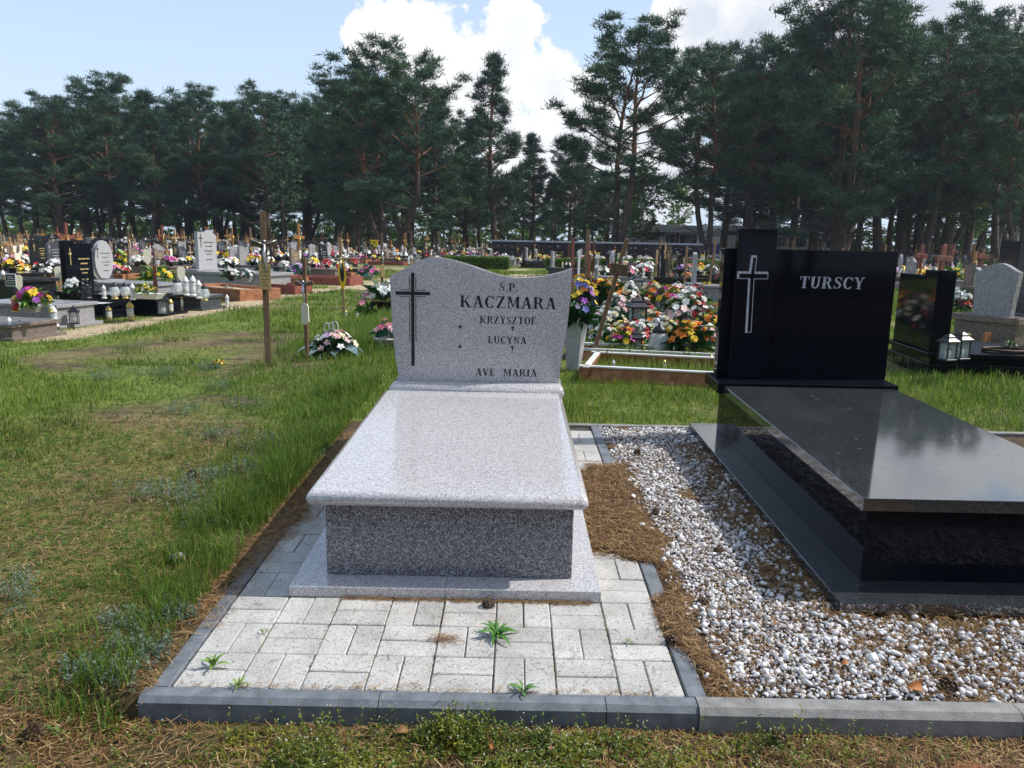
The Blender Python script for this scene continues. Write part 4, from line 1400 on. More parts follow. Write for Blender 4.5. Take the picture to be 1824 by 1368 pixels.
def stalks(n, fx, fy, hh, leafn=5, flower=True, leafs=.013, base=0.0, amp=.55, patchy=False):
    x, y = fx(n), fy(n)
    k = ~in_pad(x, y, .012)
    if patchy: k &= fbm(x, y, 3.3, 33, 3) > rng.uniform(.30, .62, x.size)
    x, y = x[k], y[k]; n = len(x)
    z = gz_np(x, y)
    h = hh(x, y) * rng.uniform(.4, 1.2, n)
    la = rng.uniform(0, 2 * PI, n); lm = np.abs(rng.normal(0, .35, n))
    L = np.stack([np.cos(la) * lm, np.sin(la) * lm, np.ones(n)], -1) * h[:, None]
    p = np.stack([x, y, z], -1)
    Vs, Ts, As = [], [], []
    off = 0
    a = rng.uniform(0, 2 * PI, n)
    s_ = np.stack([np.cos(a), np.sin(a), np.zeros(n)], -1) * .0006
    V = np.stack([p - s_, p + s_, p + L + s_ * .6, p + L - s_ * .6], 1).reshape(-1, 3)
    b_ = (np.arange(n) * 4)[:, None]
    T = np.concatenate([b_ + np.array([[0, 1, 2]]), b_ + np.array([[0, 2, 3]])], 0)
    Vs.append(V); Ts.append(T + off); As.append(np.repeat(rng.uniform(.1, .5, n), 4)); off += len(V)
    tone = fbm(x, y, 6, 21, 2)
    for q in range(leafn + (1 if flower else 0)):
        fl = q >= leafn
        t_ = rng.uniform(.9, 1.03, n) if fl else rng.uniform(.05, .95, n)
        c = p + L * t_[:, None]
        a = rng.uniform(0, 2 * PI, n)
        sz = (leafs * .36 * (rng.random(n) < .6) if fl else leafs) * rng.uniform(.6, 1.3, n)
        d = np.stack([np.cos(a), np.sin(a), rng.normal(.35, .4, n)], -1) * sz[:, None]
        sd_ = np.stack([-np.sin(a), np.cos(a), rng.normal(0, .3, n)], -1) * (sz * (.5 if fl else .22))[:, None]
        V = np.stack([c, c + d * .5 - sd_, c + d, c + d * .5 + sd_], 1).reshape(-1, 3)
        b_ = (np.arange(n) * 4)[:, None]
        T = np.concatenate([b_ + np.array([[0, 1, 2]]), b_ + np.array([[0, 2, 3]])], 0)
        Vs.append(V); Ts.append(T + off)
        As.append(np.repeat(np.clip(rng.uniform(.9, 1, n) if fl else base + amp * tone + rng.normal(0, .15, n), 0, .88 if not fl else 1), 4)); off += len(V)
    return np.concatenate(Vs), np.concatenate(Ts), np.concatenate(As)


def front_d(n): return np.concatenate([rng.normal(.95, .42, n // 2), rng.normal(.75, .75, n - n // 2)])


# fallen needles and dust specks on the stones; moss in the joints
x = np.concatenate([U(.32, 1.33, 26), U(2.5, 3.5, 50), U(2.37, 2.5, 40)]); y = np.concatenate([U(.72, 2.4, 26), U(.75, 2.7, 50), U(.7, 3.1, 40)])
z = np.concatenate([np.full(26, .4145), np.full(50, .4205), np.full(40, .0455)]) + SLOPE * y
tag(link('pine_needles', npmesh('pine_needles', *needles(x, y, z, L=.04, w=.0014, tilt=.03, lift=.0005)[:2], MT['needle'], needles(x, y, z)[2])), kind='stuff')
jx = np.round(U(0, 8, 900)) * MOD + rng.normal(0, .002, 900); jy = U(.0, .62, 900); kx = fbm(jx, jy, 6, 88, 2) > .5
jx, jy = jx[kx], jy[kx]
V, T, A = blades(jx, jy, SLOPE * jy - .004, U(.004, .013, jx.size), U(.001, .003, jx.size), U(.1, .8, jx.size), .8)
tag(link('joint_moss', npmesh('joint_moss', V, T, MT['grass_tall'], A)), kind='stuff')
fw_ = [stalks(6200, front_d, lambda n: -.10 - np.abs(rng.normal(0, .16, n)), lambda x, y: .012 + .10 * ss(.3, .75, fbm(x, y, 4, 2, 3)), patchy=True, amp=.75),
       stalks(160, front_d, lambda n: -.09 - np.abs(rng.normal(0, .06, n)), lambda x, y: .10 + 0 * x, 3),
       stalks(700, lambda n: U(-1.6, 3.6, n), lambda n: U(-.8, -.08, n), lambda x, y: .025 + 0 * x, 5, False)]
emit('weeds', fw_, MT['weedy'])
# soft silver-green wormwood at the left corner and along the unmown strip
MT['wormwood'] = leafy('silver_green_wormwood', [(0, (.06, .10, .06)), (.5, (.14, .20, .14)), (1, (.30, .37, .30))], .7, .25)


def tufts(cs, per, spread, hgt):
    cs = np.array(cs); cx = np.repeat(cs[:, 0], per) + rng.normal(0, spread, len(cs) * per); cy = np.repeat(cs[:, 1], per) + rng.normal(0, spread * .8, len(cs) * per)
    return stalks(len(cx), lambda n: cx, lambda n: cy, lambda x, y: hgt + 0 * x, 16, False, .011, .1, .8)


emit('wormwood', [tufts([(-.10, .18), (-.14, .42), (-.22, .22), (-.3, .05), (-.17, .02), (-.34, .36)], 60, .05, .06),
                  tufts([(-.55, 1.6), (-.65, 1.9), (-.45, 2.1), (-.35, 1.35), (-.8, 1.7), (-.5, 2.6), (-.3, 2.4), (-.9, 2.8), (-1.0, 3.6), (-1.4, 4.3)], 60, .09, .10),
                  tufts([(-2.2, 4.9), (-1.9, 5.3), (-2.6, 4.6), (3.9, 5.0), (-1.4, 3.4), (-.9, .55)], 70, .09, .10)], MT['wormwood'])
# small broad-leaved growth through the lawn
emit('weeds', [stalks(3800, lambda n: -.15 - rng.gamma(1.6, 1.1, n), lambda n: U(-.5, 5.5, n), lambda x, y: .035 + .03 * ss(1, 4, y), 6, False, .020, 0, .5),
               stalks(2600, lambda n: U(1.45, 6, n), lambda n: U(3.36, 5.6, n), lambda x, y: .045 + 0 * x, 6, False, .018, 0, .5)], MT['grass_tall'])

# ================================================================ GRAVE GOODS: patterns that are copied about
SHELF = []      # the first of each kind; put away at the end


def proto(name):
    o = empty(name)
    SHELF.append(o)
    return o


FOOT = R(-10)


def hs_outline(shape, w, h):
    if shape == 'rect': return [(-w / 2, 0), (w / 2, 0), (w / 2, h), (-w / 2, h)]
    if shape == 'slant': return [(-w / 2, 0), (w / 2, 0), (w / 2, h * .82), (-w / 2, h)]
    if shape == 'arch': return [(-w / 2, 0), (w / 2, 0)] + [(w / 2 * math.cos(a), h * .72 + h * .28 * math.sin(a)) for a in [PI * i / 8 for i in range(9)]]
    if shape == 'wave': return [(-w * .42, 0), (w * .42, 0), (w / 2, h * .9)] + [(w / 2 - w * i / 10, h * (.90 + .10 * math.sin(-1.2 + 5.2 * i / 10) * (1 - .1 * i / 10))) for i in range(1, 11)]
    if shape == 'oval': return [(w / 2 * math.cos(a), h * .5 + h * .5 * math.sin(a)) for a in [2 * PI * i / 16 - PI / 2 + .35 for i in range(15)]]
    if shape == 'notch': return [(-w / 2, 0), (w / 2, 0), (w / 2, h * .85), (w * .2, h), (-w * .1, h * .92), (-w / 2, h * .95)]
    return [(-w / 2, 0), (w / 2, 0), (w / 2, h), (-w / 2, h)]


def dashes(m, x, ys, zs, seed, ht=.03, th=.002):
    r = random.Random(seed)
    for z, w in zs:
        y = -w / 2
        while y < w / 2:
            l = r.uniform(.015, .05)
            m.box(x, x + th, ys + y, ys + min(y + l, w / 2), z, z + ht * r.uniform(.7, 1.0))
            y += l + r.uniform(.008, .02)


def make_grave(stone, shape, hw=.75, hh=.8, low=False, seed=0, letter='gold_letter', planter=False, pillar=False, hs2=None):
    g = proto('stone_grave')
    s_ = MT[stone]
    MB().use(s_).box(-1.08, 1.08, -.52, .52, -.06, .05, .004).build('base_plate', g)
    top = .22 if low else .34
    MB().use(s_).box(-.98, .98, -.44, .44, .05, top).build('tomb_box', g)
    if planter:
        m = MB().use(s_)
        m.box(-.55, 1.02, -.48, -.38, top, top + .07); m.box(-.55, 1.02, .38, .48, top, top + .07); m.box(.92, 1.02, -.379, .379, top, top + .07)
        m.build('rim', g)
        MB().use(MT['white_paint']).box(-.5, .92, -.38, .38, top, top + .03).build('white_chippings', g)
    else:
        MB().use(s_).box(-.60, 1.03, -.49, .49, top, top + .06, .008).build('cover_slab', g)
    MB().use(s_).box(-1.03, -.603, -.49, .49, top, top + .09, .006).build('headstone_ledge', g)
    m = MB().use(MT[hs2] if hs2 else s_)
    z0 = top + .09
    if pillar:
        m.prism(hs_outline(shape, hw * .62, hh), -.86, -.78, axis='x', mat4=Matrix.Translation((0, hw * .19, z0)))
        h_ = m.build('headstone', g)
        MB().use(MT[hs2] if hs2 else s_).box(-.88, -.77, -hw / 2, -hw * .13, z0, z0 + hh * 1.06, .004).build('headstone_pillar', g)
        yc = hw * .19; ww = hw * .4
    else:
        m.prism(hs_outline(shape, hw, hh), -.86, -.77, axis='x', mat4=Matrix.Translation((0, 0, z0)))
        h_ = m.build('headstone', g)
        yc = hw * .08; ww = hw * .55
    xf = -.78 if pillar else -.77
    m = MB().use(MT[letter])
    r = random.Random(seed)
    dashes(m, xf - .0005, yc, [(z0 + hh * .66, ww), (z0 + hh * .56, ww * .7), (z0 + hh * .44, ww * .8), (z0 + hh * .36, ww * .5), (z0 + hh * .22, ww * .6)], seed)
    tag(m.build('inscription', h_), kind='stuff')
    m = MB().use(MT[letter])
    yc2 = -hw * .315 if pillar else -hw * .34
    xq = -.77 if pillar else xf
    m.box(xq - .0005, xq + .003, yc2 - .010, yc2 + .010, z0 + hh * .55, z0 + hh * .9); m.box(xq - .0004, xq + .0034, yc2 - .05, yc2 + .05, z0 + hh * .77, z0 + hh * .80)
    m.build('cross_emblem', h_)
    return g


GRAVES = [
    ('black granite', make_grave('black_far', 'rect', .80, .80, seed=1, pillar=True)),
    ('light granite', make_grave('light_stone', 'wave', .80, .75, seed=2, letter='dark_letter')),
    ('charcoal', make_grave('dark_grey_stone', 'arch', .62, .85, seed=3, letter='grey_letter')),
    ('brown granite', make_grave('brown_stone', 'slant', .70, .72, seed=4)),
    ('pale stone', make_grave('light_stone', 'notch', .52, .80, seed=5, letter='dark_letter', hs2='pale_stone')),
    ('black planter', make_grave('black_far', 'slant', .60, .95, True, 6, 'grey_letter', planter=True)),
    ('white oval-stone', make_grave('light_stone', 'oval', .55, .85, seed=7, letter='dark_letter', hs2='pale_stone')),
    ('grey double-stone', make_grave('dark_grey_stone', 'rect', .95, .78, seed=8, pillar=True, letter='grey_letter', hs2='light_stone')),
]


def make_frame_grave(col, filling='sand'):
    g = proto('earth_grave')
    m_ = MT[col]
    def board(x0, x1, y0, y1, name='side_board'):
        MB().use(m_).box(x0, x1, y0, y1, -.05, .20, .01).build(name, g)
    board(-.95, .95, -.46, -.38); board(-.95, .95, .38, .46); board(-1.02, -.952, -.46, .46); board(.952, 1.02, -.46, .46)
    m = MB().use(MT[filling])
    vs = []; fs = []
    for i in range(9):
        for j in range(6):
            x = -.95 + 1.9 * i / 8; y = -.38 + .76 * j / 5
            vs.append((x, y, .12 + .05 * math.sin(PI * j / 5) * (1 if 0 < i < 8 else .4) + .012 * math.sin(7 * i + 3 * j)))
    for i in range(8):
        for j in range(5):
            k = i * 6 + j
            fs.append((k, k + 6, k + 7, k + 1))
    m.smooth = True
    m.add(vs, fs); m.build('earth_fill', g)
    return g


FRAMES = [('terracotta-framed', make_frame_grave('terracotta')), ('red-framed', make_frame_grave('terrazzo_red')), ('concrete-framed', make_frame_grave('concrete', 'litter_soil'))]


def make_cross(col, h=1.55, w=.62, th=.07, plaque=None, fig=True, arm=.74, roofed=False):
    """wooden grave cross; faces +x"""
    c = proto('wooden_cross')
    m_ = MT[col]
    MB().use(m_).box(-th * .35, th * .35, -th / 2, th / 2, -.1, h, .004).build('upright', c)
    MB().use(m_).box(-th * .36, th * .40, -w / 2, w / 2, h * arm - th * .55, h * arm + th * .55, .004).build('crossbar', c)
    if fig:
        m = MB().use(MT['metal_silver'] if fig == 'silver' else MT['metal_gold'])
        x = th * .42 + .012
        s_ = h * .13
        m.tube([(x, 0, h * arm - s_ * 1.5), (x + .006, 0, h * arm - s_ * .6), (x, 0, h * arm)], [.008, .016, .014], 5)
        m.tube([(x, 0, h * arm), (x, s_ * .55, h * arm + s_ * .28)], [.008, .005], 4); m.tube([(x, 0, h * arm), (x, -s_ * .55, h * arm + s_ * .28)], [.008, .005], 4)
        m.lathe([(0, -.015), (.014, 0), (.012, .014), (0, .022)], 6, x, 0, h * arm + s_ * .18)
        m.build('metal_figure', c)
    if plaque == 'ivory':
        pts = [(-.05, .0), (0, -.07), (.05, .0), (.055, .19), (.03, .22), (-.03, .22), (-.055, .19)]
        MB().use(MT['ivory']).prism(pts, th * .45, th * .45 + .008, axis='x', mat4=Matrix.Translation((0, 0, h * .36))).build('plaque', c)
    elif plaque == 'brass':
        MB().use(MT['brass_plate']).box(th * .42, th * .42 + .006, -.07, .07, h * .5, h * .5 + .2).build('plaque', c)
    elif plaque == 'white':
        MB().use(MT['white_paint']).box(th * .42, th * .42 + .006, -.06, .06, h * .42, h * .42 + .16).build('plaque', c)
    elif plaque == 'dark':
        MB().use(MT['metal_dark']).box(th * .42, th * .42 + .006, -.065, .065, h * .44, h * .44 + .18).build('plaque', c)
    return c


CROSSES = [
    ('orange wooden', make_cross('wood_orange', 1.6, .62, .085, 'ivory')),
    ('dark brown wooden', make_cross('wood_brown', 1.5, .6, .07, 'brass')),
    ('tan wooden', make_cross('wood_tan', 1.4, .55, .075, 'white', False)),
    ('red-brown wooden', make_cross('wood_red', 1.5, .58, .08, 'dark')),
    ('orange plain', make_cross('wood_orange', 1.35, .5, .08, None, 'silver')),
    ('tan slender', make_cross('wood_tan', 1.25, .42, .05, 'ivory', False)),
]


def make_marker(col='wood_tan'):
    c = proto('grave_marker')
    MB().use(MT[col]).box(-.02, .02, -.035, .035, -.1, .62, .003).build('post', c)
    pts = [(-.08, .0), (0, -.10), (.08, .0), (.09, .22), (.05, .27), (-.05, .27), (-.09, .22)]
    MB().use(MT['ivory']).prism(pts, .0205, .032, axis='x', mat4=Matrix.Translation((0, 0, .48))).build('plaque', c)
    return c


MARKER = make_marker()


# ---- grave lanterns
def make_lantern(kind):
    g = proto('grave_lantern')
    if kind == 'white':      # tall white-capped candle glass
        MB().use(MT['plastic_white']).lathe([(.045, 0), (.045, .02), (.038, .03)], 10).build('base', g)
        MB().use(MT['glass']).lathe([(.036, .03), (.042, .06), (.040, .15), (.034, .17)], 10).build('glass_body', g)
        MB().use(MT['candle_white']).lathe([(.026, .031), (.026, .12)], 8).build('candle', g)
        MB().use(MT['plastic_white']).lathe([(.040, .17), (.036, .20), (.018, .235), (.006, .25), (0, .262)], 10).build('cap', g)
    elif kind == 'bulb':     # bulging glass under a metal lid
        MB().use(MT['metal_gold']).lathe([(.05, 0), (.055, .015), (.035, .03)], 12).build('base', g)
        MB().use(MT['glass']).lathe([(.035, .03), (.065, .06), (.078, .11), (.062, .17), (.045, .19)], 12).build('glass_body', g)
        MB().use(MT['candle_white']).lathe([(.03, .032), (.03, .10)], 8).build('candle', g)
        MB().use(MT['metal_dark']).lathe([(.05, .19), (.055, .20), (.04, .225), (.015, .24), (.012, .255), (0, .262)], 12).build('cap', g)
    elif kind == 'gold':
        MB().use(MT['metal_gold']).lathe([(.04, 0), (.042, .015), (.03, .025)], 10).build('base', g)
        MB().use(MT['glass']).lathe([(.032, .025), (.036, .05), (.034, .13)], 10).build('glass_body', g)
        MB().use(MT['candle_yellow']).lathe([(.026, .027), (.026, .08)], 8).build('candle', g)
        MB().use(MT['metal_gold']).lathe([(.038, .13), (.040, .145), (.022, .175), (.006, .19), (0, .2)], 10).build('cap', g)
    elif kind == 'red':
        MB().use(MT['metal_gold']).lathe([(.042, 0), (.042, .015), (.035, .02)], 10).build('base', g)
        MB().use(MT['glass_red']).lathe([(.035, .02), (.042, .06), (.038, .15)], 10).build('glass_body', g)
        MB().use(MT['metal_gold']).lathe([(.040, .15), (.040, .165), (.02, .19), (0, .205)], 10).build('cap', g)
    else:                    # little metal house with glass panes
        MB().use(MT['metal_dark']).box(-.075, .075, -.075, .075, 0, .02, .003).build('base', g)
        for sx in (-1, 1):
            for sy in (-1, 1):
                MB().use(MT['metal_dark']).box(sx * .062 - .006, sx * .062 + .006, sy * .062 - .006, sy * .062 + .006, .02, .21).build('post', g)
        for a in range(4):
            MB().use(MT['glass_pane']).box(-.055, .055, -.0595, -.0575, .022, .208, mat4=Matrix.Rotation(a * PI / 2, 4, 'Z')).build('pane', g)
        MB().use(MT['candle_white']).lathe([(.035, .0205), (.035, .11)], 10).build('candle', g)
        m = MB().use(MT['metal_dark'])
        for z0, z1, w0, w1 in ((.21, .225, .088, .088), (.225, .262, .085, .045), (.262, .275, .048, .048), (.275, .305, .045, .012)):
            m.add([(-w0, -w0, z0), (w0, -w0, z0), (w0, w0, z0), (-w0, w0, z0), (-w1, -w1, z1), (w1, -w1, z1), (w1, w1, z1), (-w1, w1, z1)],
                  [(3, 2, 1, 0), (4, 5, 6, 7), (0, 1, 5, 4), (1, 2, 6, 5), (2, 3, 7, 6), (3, 0, 4, 7)])
        m.lathe([(.006, .30), (.012, .32), (0, .335)], 6)
        m.build('roof', g)
    return g


LAN = {k: make_lantern(k) for k in ('white', 'bulb', 'gold', 'red', 'house')}
LAN_D = {'white': 'white-capped lantern', 'bulb': 'dark-lidded lantern', 'gold': 'brass-capped lantern', 'red': 'red lantern', 'house': 'house-shaped lantern'}


# ---- flowers
def flower_head(m, c, d, r, mat, kind=0):
    """one bloom made of separate petals round a heart"""
    d = d.normalized()
    u = d.orthogonal().normalized(); v = d.cross(u)
    m.use(MT[mat])
    rings = ((7, 1.0, .12, .0), (6, .72, .42, .4)) if kind == 0 else (((5, 1.05, .25, .0),) if kind == 1 else ((8, 1.0, .0, .0), (7, .8, .3, .3), (5, .5, .5, .1)))
    for n, rr, lift, ph_ in rings:
        for i in range(n):
            a = 2 * PI * i / n + ph_; a2 = a + PI / n * .95; a1 = a - PI / n * .95
            p0 = c + d * r * (lift * .25)
            pm = c + (u * math.cos(a1) + v * math.sin(a1)) * r * rr * .62 + d * r * (lift * .8 + .05)
            pn = c + (u * math.cos(a2) + v * math.sin(a2)) * r * rr * .62 + d * r * (lift * .8 + .05)
            pt = c + (u * math.cos(a) + v * math.sin(a)) * r * rr + d * r * lift
            m.add([p0, pm, pt, pn], [(0, 1, 2, 3)])
    if kind != 2:
        m.use(MT['f_yellow'] if mat in ('f_white', 'f_palepink', 'f_violet') else MT['f_wine'] if mat == 'f_yellow' else MT[mat])
        q = [c + (u * math.cos(a) + v * math.sin(a)) * r * .2 + d * r * .34 for a in (0, 2.1, 4.2)] + [c + d * r * .5]
        m.add(q, [(0, 1, 3), (1, 2, 3), (2, 0, 3)])


def make_bouquet(pal, n=22, rad=.17, hgt=.26, pot='pot_dark', leaf='leaf_art', split=False, fr=.042, flat=1.0, seed=0, nl=34, kinds=(0, 1, 2), spill=1.0):
    r = random.Random(seed)
    g = proto('flower_arrangement')
    if pot == 'basket':
        m = MB().use(MT['wicker'])
        for k in range(5): m.lathe([(.075 + .012 * k, .02 * k), (.085 + .012 * k, .02 * k + .01), (.075 + .012 * k, .02 * k + .02)], 14)
        m.build('basket', g)
        zb = .10
    elif pot:
        MB().use(MT[pot]).lathe([(.055, 0), (.075, hgt * .42), (.080, hgt * .45), (.066, hgt * .44)], 12).build('pot', g)
        zb = hgt * .4
    else:
        zb = .02
    m = MB().use(MT[leaf])
    for i in range(nl):
        a = r.uniform(0, 2 * PI); e = r.uniform(-.25, 1.1)
        L = rad * r.uniform(.8, 1.35) * spill
        d = Vector((math.cos(a) * math.cos(e), math.sin(a) * math.cos(e), math.sin(e) * .9))
        s_ = Vector((-math.sin(a), math.cos(a), 0)) * L * r.uniform(.10, .2)
        p = Vector((0, 0, zb + .02)) + d * L * .15
        q = p + d * L * .6 + Vector((0, 0, .02)); t_ = p + d * L + Vector((0, 0, -.03))
        m.add([p, q - s_, t_, q + s_], [(0, 1, 2), (0, 2, 3)])
    m.build('leaves', g)
    fm = MB()
    for i in range(n):
        t_ = (i + .5) / n
        a = i * 2.39996 + r.uniform(-.3, .3); q = math.sqrt(t_)
        x = rad * q * math.cos(a); y = rad * q * math.sin(a)
        z = zb + (hgt - zb) * (1 - .75 * q * q) * flat + r.uniform(-.02, .02) + .02
        d = Vector((x * 1.3, y * 1.3, .12 + r.uniform(-.03, .05)))
        mat = pal[r.randrange(len(pal))]
        if split:
            f1 = MB(); flower_head(f1, Vector((0, 0, 0)), Vector((0, 0, 1)), 1.0, mat, r.choice(kinds))
            o = link('flower', f1.mesh('flower'), g, loc=(x, y, z), rot=d.to_track_quat('Z', 'Y').to_euler(), sc=fr * r.uniform(.85, 1.3))
        else:
            flower_head(fm, Vector((x, y, z)), d, fr * r.uniform(.8, 1.25), mat, r.choice(kinds))
    if not split: tag(fm.build('blooms', g), kind='stuff')
    return g


PALS = [('white', ['f_white']), ('white-pink', ['f_white', 'f_palepink', 'f_white']), ('yellow', ['f_yellow', 'f_yellow', 'f_cream']), ('red-white', ['f_red', 'f_white']),
        ('pink-magenta', ['f_pink', 'f_magenta', 'f_palepink']), ('orange-yellow', ['f_orange', 'f_yellow']), ('mixed bright', ['f_red', 'f_yellow', 'f_purple', 'f_white', 'f_pink']),
        ('purple-white', ['f_purple', 'f_violet', 'f_white']), ('cream-white', ['f_cream', 'f_white']), ('red', ['f_red', 'f_wine'])]
BOU = [(nm, make_bouquet(p, 20, .19 + .03 * (i % 3), .24 + .05 * (i % 2), ['pot_dark', 'basket', 'white_paint'][i % 3], ['leaf_art', 'leaf_teal', 'leaf_light'][i % 3], seed=i, fr=.048)) for i, (nm, p) in enumerate(PALS)]
BOU_FAR = [(nm, make_bouquet(p, 9, .18, .26, 'pot_dark', 'leaf_art', seed=i + 40, fr=.075, nl=10, kinds=(1,))) for i, (nm, p) in enumerate(PALS)]
BPROB = [7, 5, 4, 3, 3, 2, 4, 2, 4, 2]

FARMESH = {}


def far_mesh(root):
    if root.name not in FARMESH: FARMESH[root.name] = merged(root.name.split('.')[0], root)
    return FARMESH[root.name]


# ================================================================ NEAR AND MIDDLE GROUND, piece by piece
def put(proto_, px, py, hpx=None, rz=None, label=None, h0=None, cat=None, dz=0.0, group=None, sc=None, tilt=None):
    """a copy of a pattern standing at a place of the ground; hpx: its height in the photograph, h0: the pattern's own height"""
    p = spot(px, py) if dz == 0 else None
    if dz:
        d = fw * F_PX + rt2 * (px - 912) + up2 * (684 - py)
        z = 0.12 + dz
        p = EYE + d * ((z - EYE.z) / d.z)
    s_ = sc or 1.0
    if hpx and h0:
        s_ = hpx * (p - EYE).dot(fw) / F_PX / h0
    rz = FOOT if rz is None else rz
    o = copy_tree(proto_, loc=p, rz=rz if tilt is None else (tilt[0], tilt[1], rz), label=label, sc=s_, group=group)
    o['category'] = cat
    return o


LH = {'white': .262, 'bulb': .262, 'gold': .20, 'red': .205, 'house': .335}


def lan(k, px, py, hpx, label, dz=0.0, rz=0.3):
    return put(LAN[k], px, py, hpx, rz, label, LH[k], 'lantern', dz)


def bou(i, px, py, hpx, label, dz=0.0, src=None):
    g = (src or BOU)[i][1] if isinstance(i, int) else i
    return put(g, px, py, hpx, rng.uniform(0, 6), label, .30, 'flowers', dz)


# ---- the tall brown cross with a silver figure and a brass plaque
def near_cross(px, pyb, pyt, arm_py, arm_px, th, col, rz, label, lean=(0, 0), figure='metal_silver', arm_tilt=0.0):
    b_ = spot(px, pyb)
    dep = (b_ - EYE).dot(fw)
    k = dep / F_PX
    h = (pyb - pyt) * k
    c = empty('wooden_cross', b_, rz, label, 'cross')
    c.rotation_euler = (lean[0], lean[1], rz)
    m_ = MT[col]
    za = (pyb - arm_py) * k
    MB().use(m_).box(-th / 2, th / 2, -th * .35, th * .35, -.15, h, .004).build('upright', c)
    o = MB().use(m_).box(-arm_px * k / 2, arm_px * k / 2, -th * .55, th * .05, -th * .55, th * .55, .004).build('crossbar', c)
    o.location = (0, -th * .1, za); o.rotation_euler = (0, arm_tilt, 0)
    if figure:
        m = MB().use(MT[figure])
        s_ = h * .125; y = -th * .75
        m.tube([(0, y, za - s_ * 1.7), (.008, y - .004, za - s_ * 1.1), (-.004, y - .006, za - s_ * .6), (0, y, za - .01)], [.006, .011, .014, .013], 6)
        m.tube([(0, y, za - .01), (s_ * .3, y, za + .01), (s_ * .62, y + .005, za + .035)], [.008, .006, .004], 5)
        m.tube([(0, y, za - .01), (-s_ * .3, y, za + .01), (-s_ * .62, y + .005, za + .035)], [.008, .006, .004], 5)
        m.lathe([(0, -.014), (.012, -.004), (.012, .008), (0, .018)], 7, .002, y - .004, za + .018)
        m.build('metal_figure', c)
    return c, k, h


RZ0 = R(14)
c, k, h = near_cross(478, 650, 383, 437, 45, .058, 'wood_brown', R(22), 'tall dark brown wooden cross with silver figure and brass plaque standing alone on the lawn')
m = MB().use(MT['brass_plate']).box(-.058, .052, -.05, -.034, h * .502, h * .668, .002); pq = m.build('plaque', c)
m = MB().use(MT['dark_letter'])
for i, (z, w) in enumerate(((.64, .05), (.615, .07), (.59, .06), (.565, .075), (.545, .05), (.525, .06))):
    x_ = -w / 2 - .003
    while x_ < w / 2 - .008:
        l = rng.uniform(.006, .016)
        m.box(x_, x_ + l, -.0512, -.0495, h * z, h * z + .007); x_ += l + .005
tag(m.build('inscription', pq), kind='stuff')
c, k, h = near_cross(547, 640, 461, 506, 37, .04, 'wood_mid', R(-18), 'short tan wooden cross with ivory shield plaque behind the white flower arrangement', arm_tilt=R(-3))
pts = [(-.045, .0), (0, -.035), (.045, .0), (.045, .16), (.025, .19), (-.025, .19), (-.045, .16)]
MB().use(MT['ivory']).prism(pts, -.045, -.03, mat4=Matrix.Translation((.015, 0, h * .38))).build('plaque', c)
c, k, h = near_cross(613, 560, 426, 463, 24, .052, 'wood_tan', R(10), 'tan wooden cross carrying a yellow-rimmed oval plaque', lean=(0, R(-2.3)))
m = MB().use(MT['yellow_plastic'])
yy = h * .55
m.lathe([(.001, -.008), (1, -.008), (1, .008), (.001, .008)], 18, sm=False, mat4=Matrix.Translation((.01, -.04, yy - .02)) @ Matrix.Rotation(PI / 2, 4, 'X') @ Matrix.Diagonal((.06, .26, 1, 1)))
m.use(MT['metal_dark']).lathe([(.001, -.002), (1, -.002), (1, .009), (.001, .009)], 14, sm=False, mat4=Matrix.Translation((.01, -.044, yy)) @ Matrix.Rotation(PI / 2, 4, 'X') @ Matrix.Diagonal((.034, .16, 1, 1)))
m.build('plaque', c)
c, k, h = near_cross(681, 545, 417, 449, 15, .045, 'wood_brown', R(35), 'thin dark brown cross with small brass plaque beside the grey headstone')
MB().use(MT['brass_plate']).box(-.045, .035, -.05, -.035, h * .40, h * .57, .002).build('plaque', c)

# ---- leaning cross with a block, and the bare posts by the fresh graves
b_ = spot(1054, 640); dep = (b_ - EYE).dot(fw); kk = dep / F_PX
c = empty('wooden_cross', b_, 0, 'brown wooden cross leaning to the right over the heap of bright flowers', 'cross')
lx = math.atan2(51, 213) + ROLL - .02
h = 219 * kk
c.rotation_euler = (R(4), lx, R(8))
MB().use(MT['wood_mid']).box(-.022, .022, -.018, .018, -.1, h, .003).build('upright', c)
o = MB().use(MT['wood_brown']).box(-.10, .10, -.05, -.021, -.06, .06, .004).build('crossbar', c, loc=(0, 0, h * .755)); o.rotation_euler = (0, R(-6), 0)
MB().use(MT['metal_silver']).tube([(.01, -.03, h * .8), (.012, -.035, h * .86)], [.008, .006], 5).build('metal_figure', c)


def post(px, pyb, pyt, w, col, label, lean=0.0, topw=None, arm=None):
    b_ = spot(px, pyb); k = (b_ - EYE).dot(fw) / F_PX; h = (pyb - pyt) * k; w = w * k
    nm = 'wooden_cross' if arm else 'wooden_post'
    c = empty(nm, b_, 0, label, 'cross' if arm else 'post')
    c.rotation_euler = (0, lean, R(20))
    MB().use(MT[col]).box(-w / 2, w / 2, -w * .3, w * .3, -.1, h, .004).build('upright', c)
    if arm:
        MB().use(MT[col]).box(-arm * k / 2, arm * k / 2, -w * .45, w * .35, -w * .5, w * .5, .004).build('crossbar', c, loc=(0, 0, h * .74))
    else:
        MB().use(MT[col]).box(-w * .7, w * .7, -w * .55, -w * .31, h * .5, h * .5 + w * 1.6).build('name_plate', c)


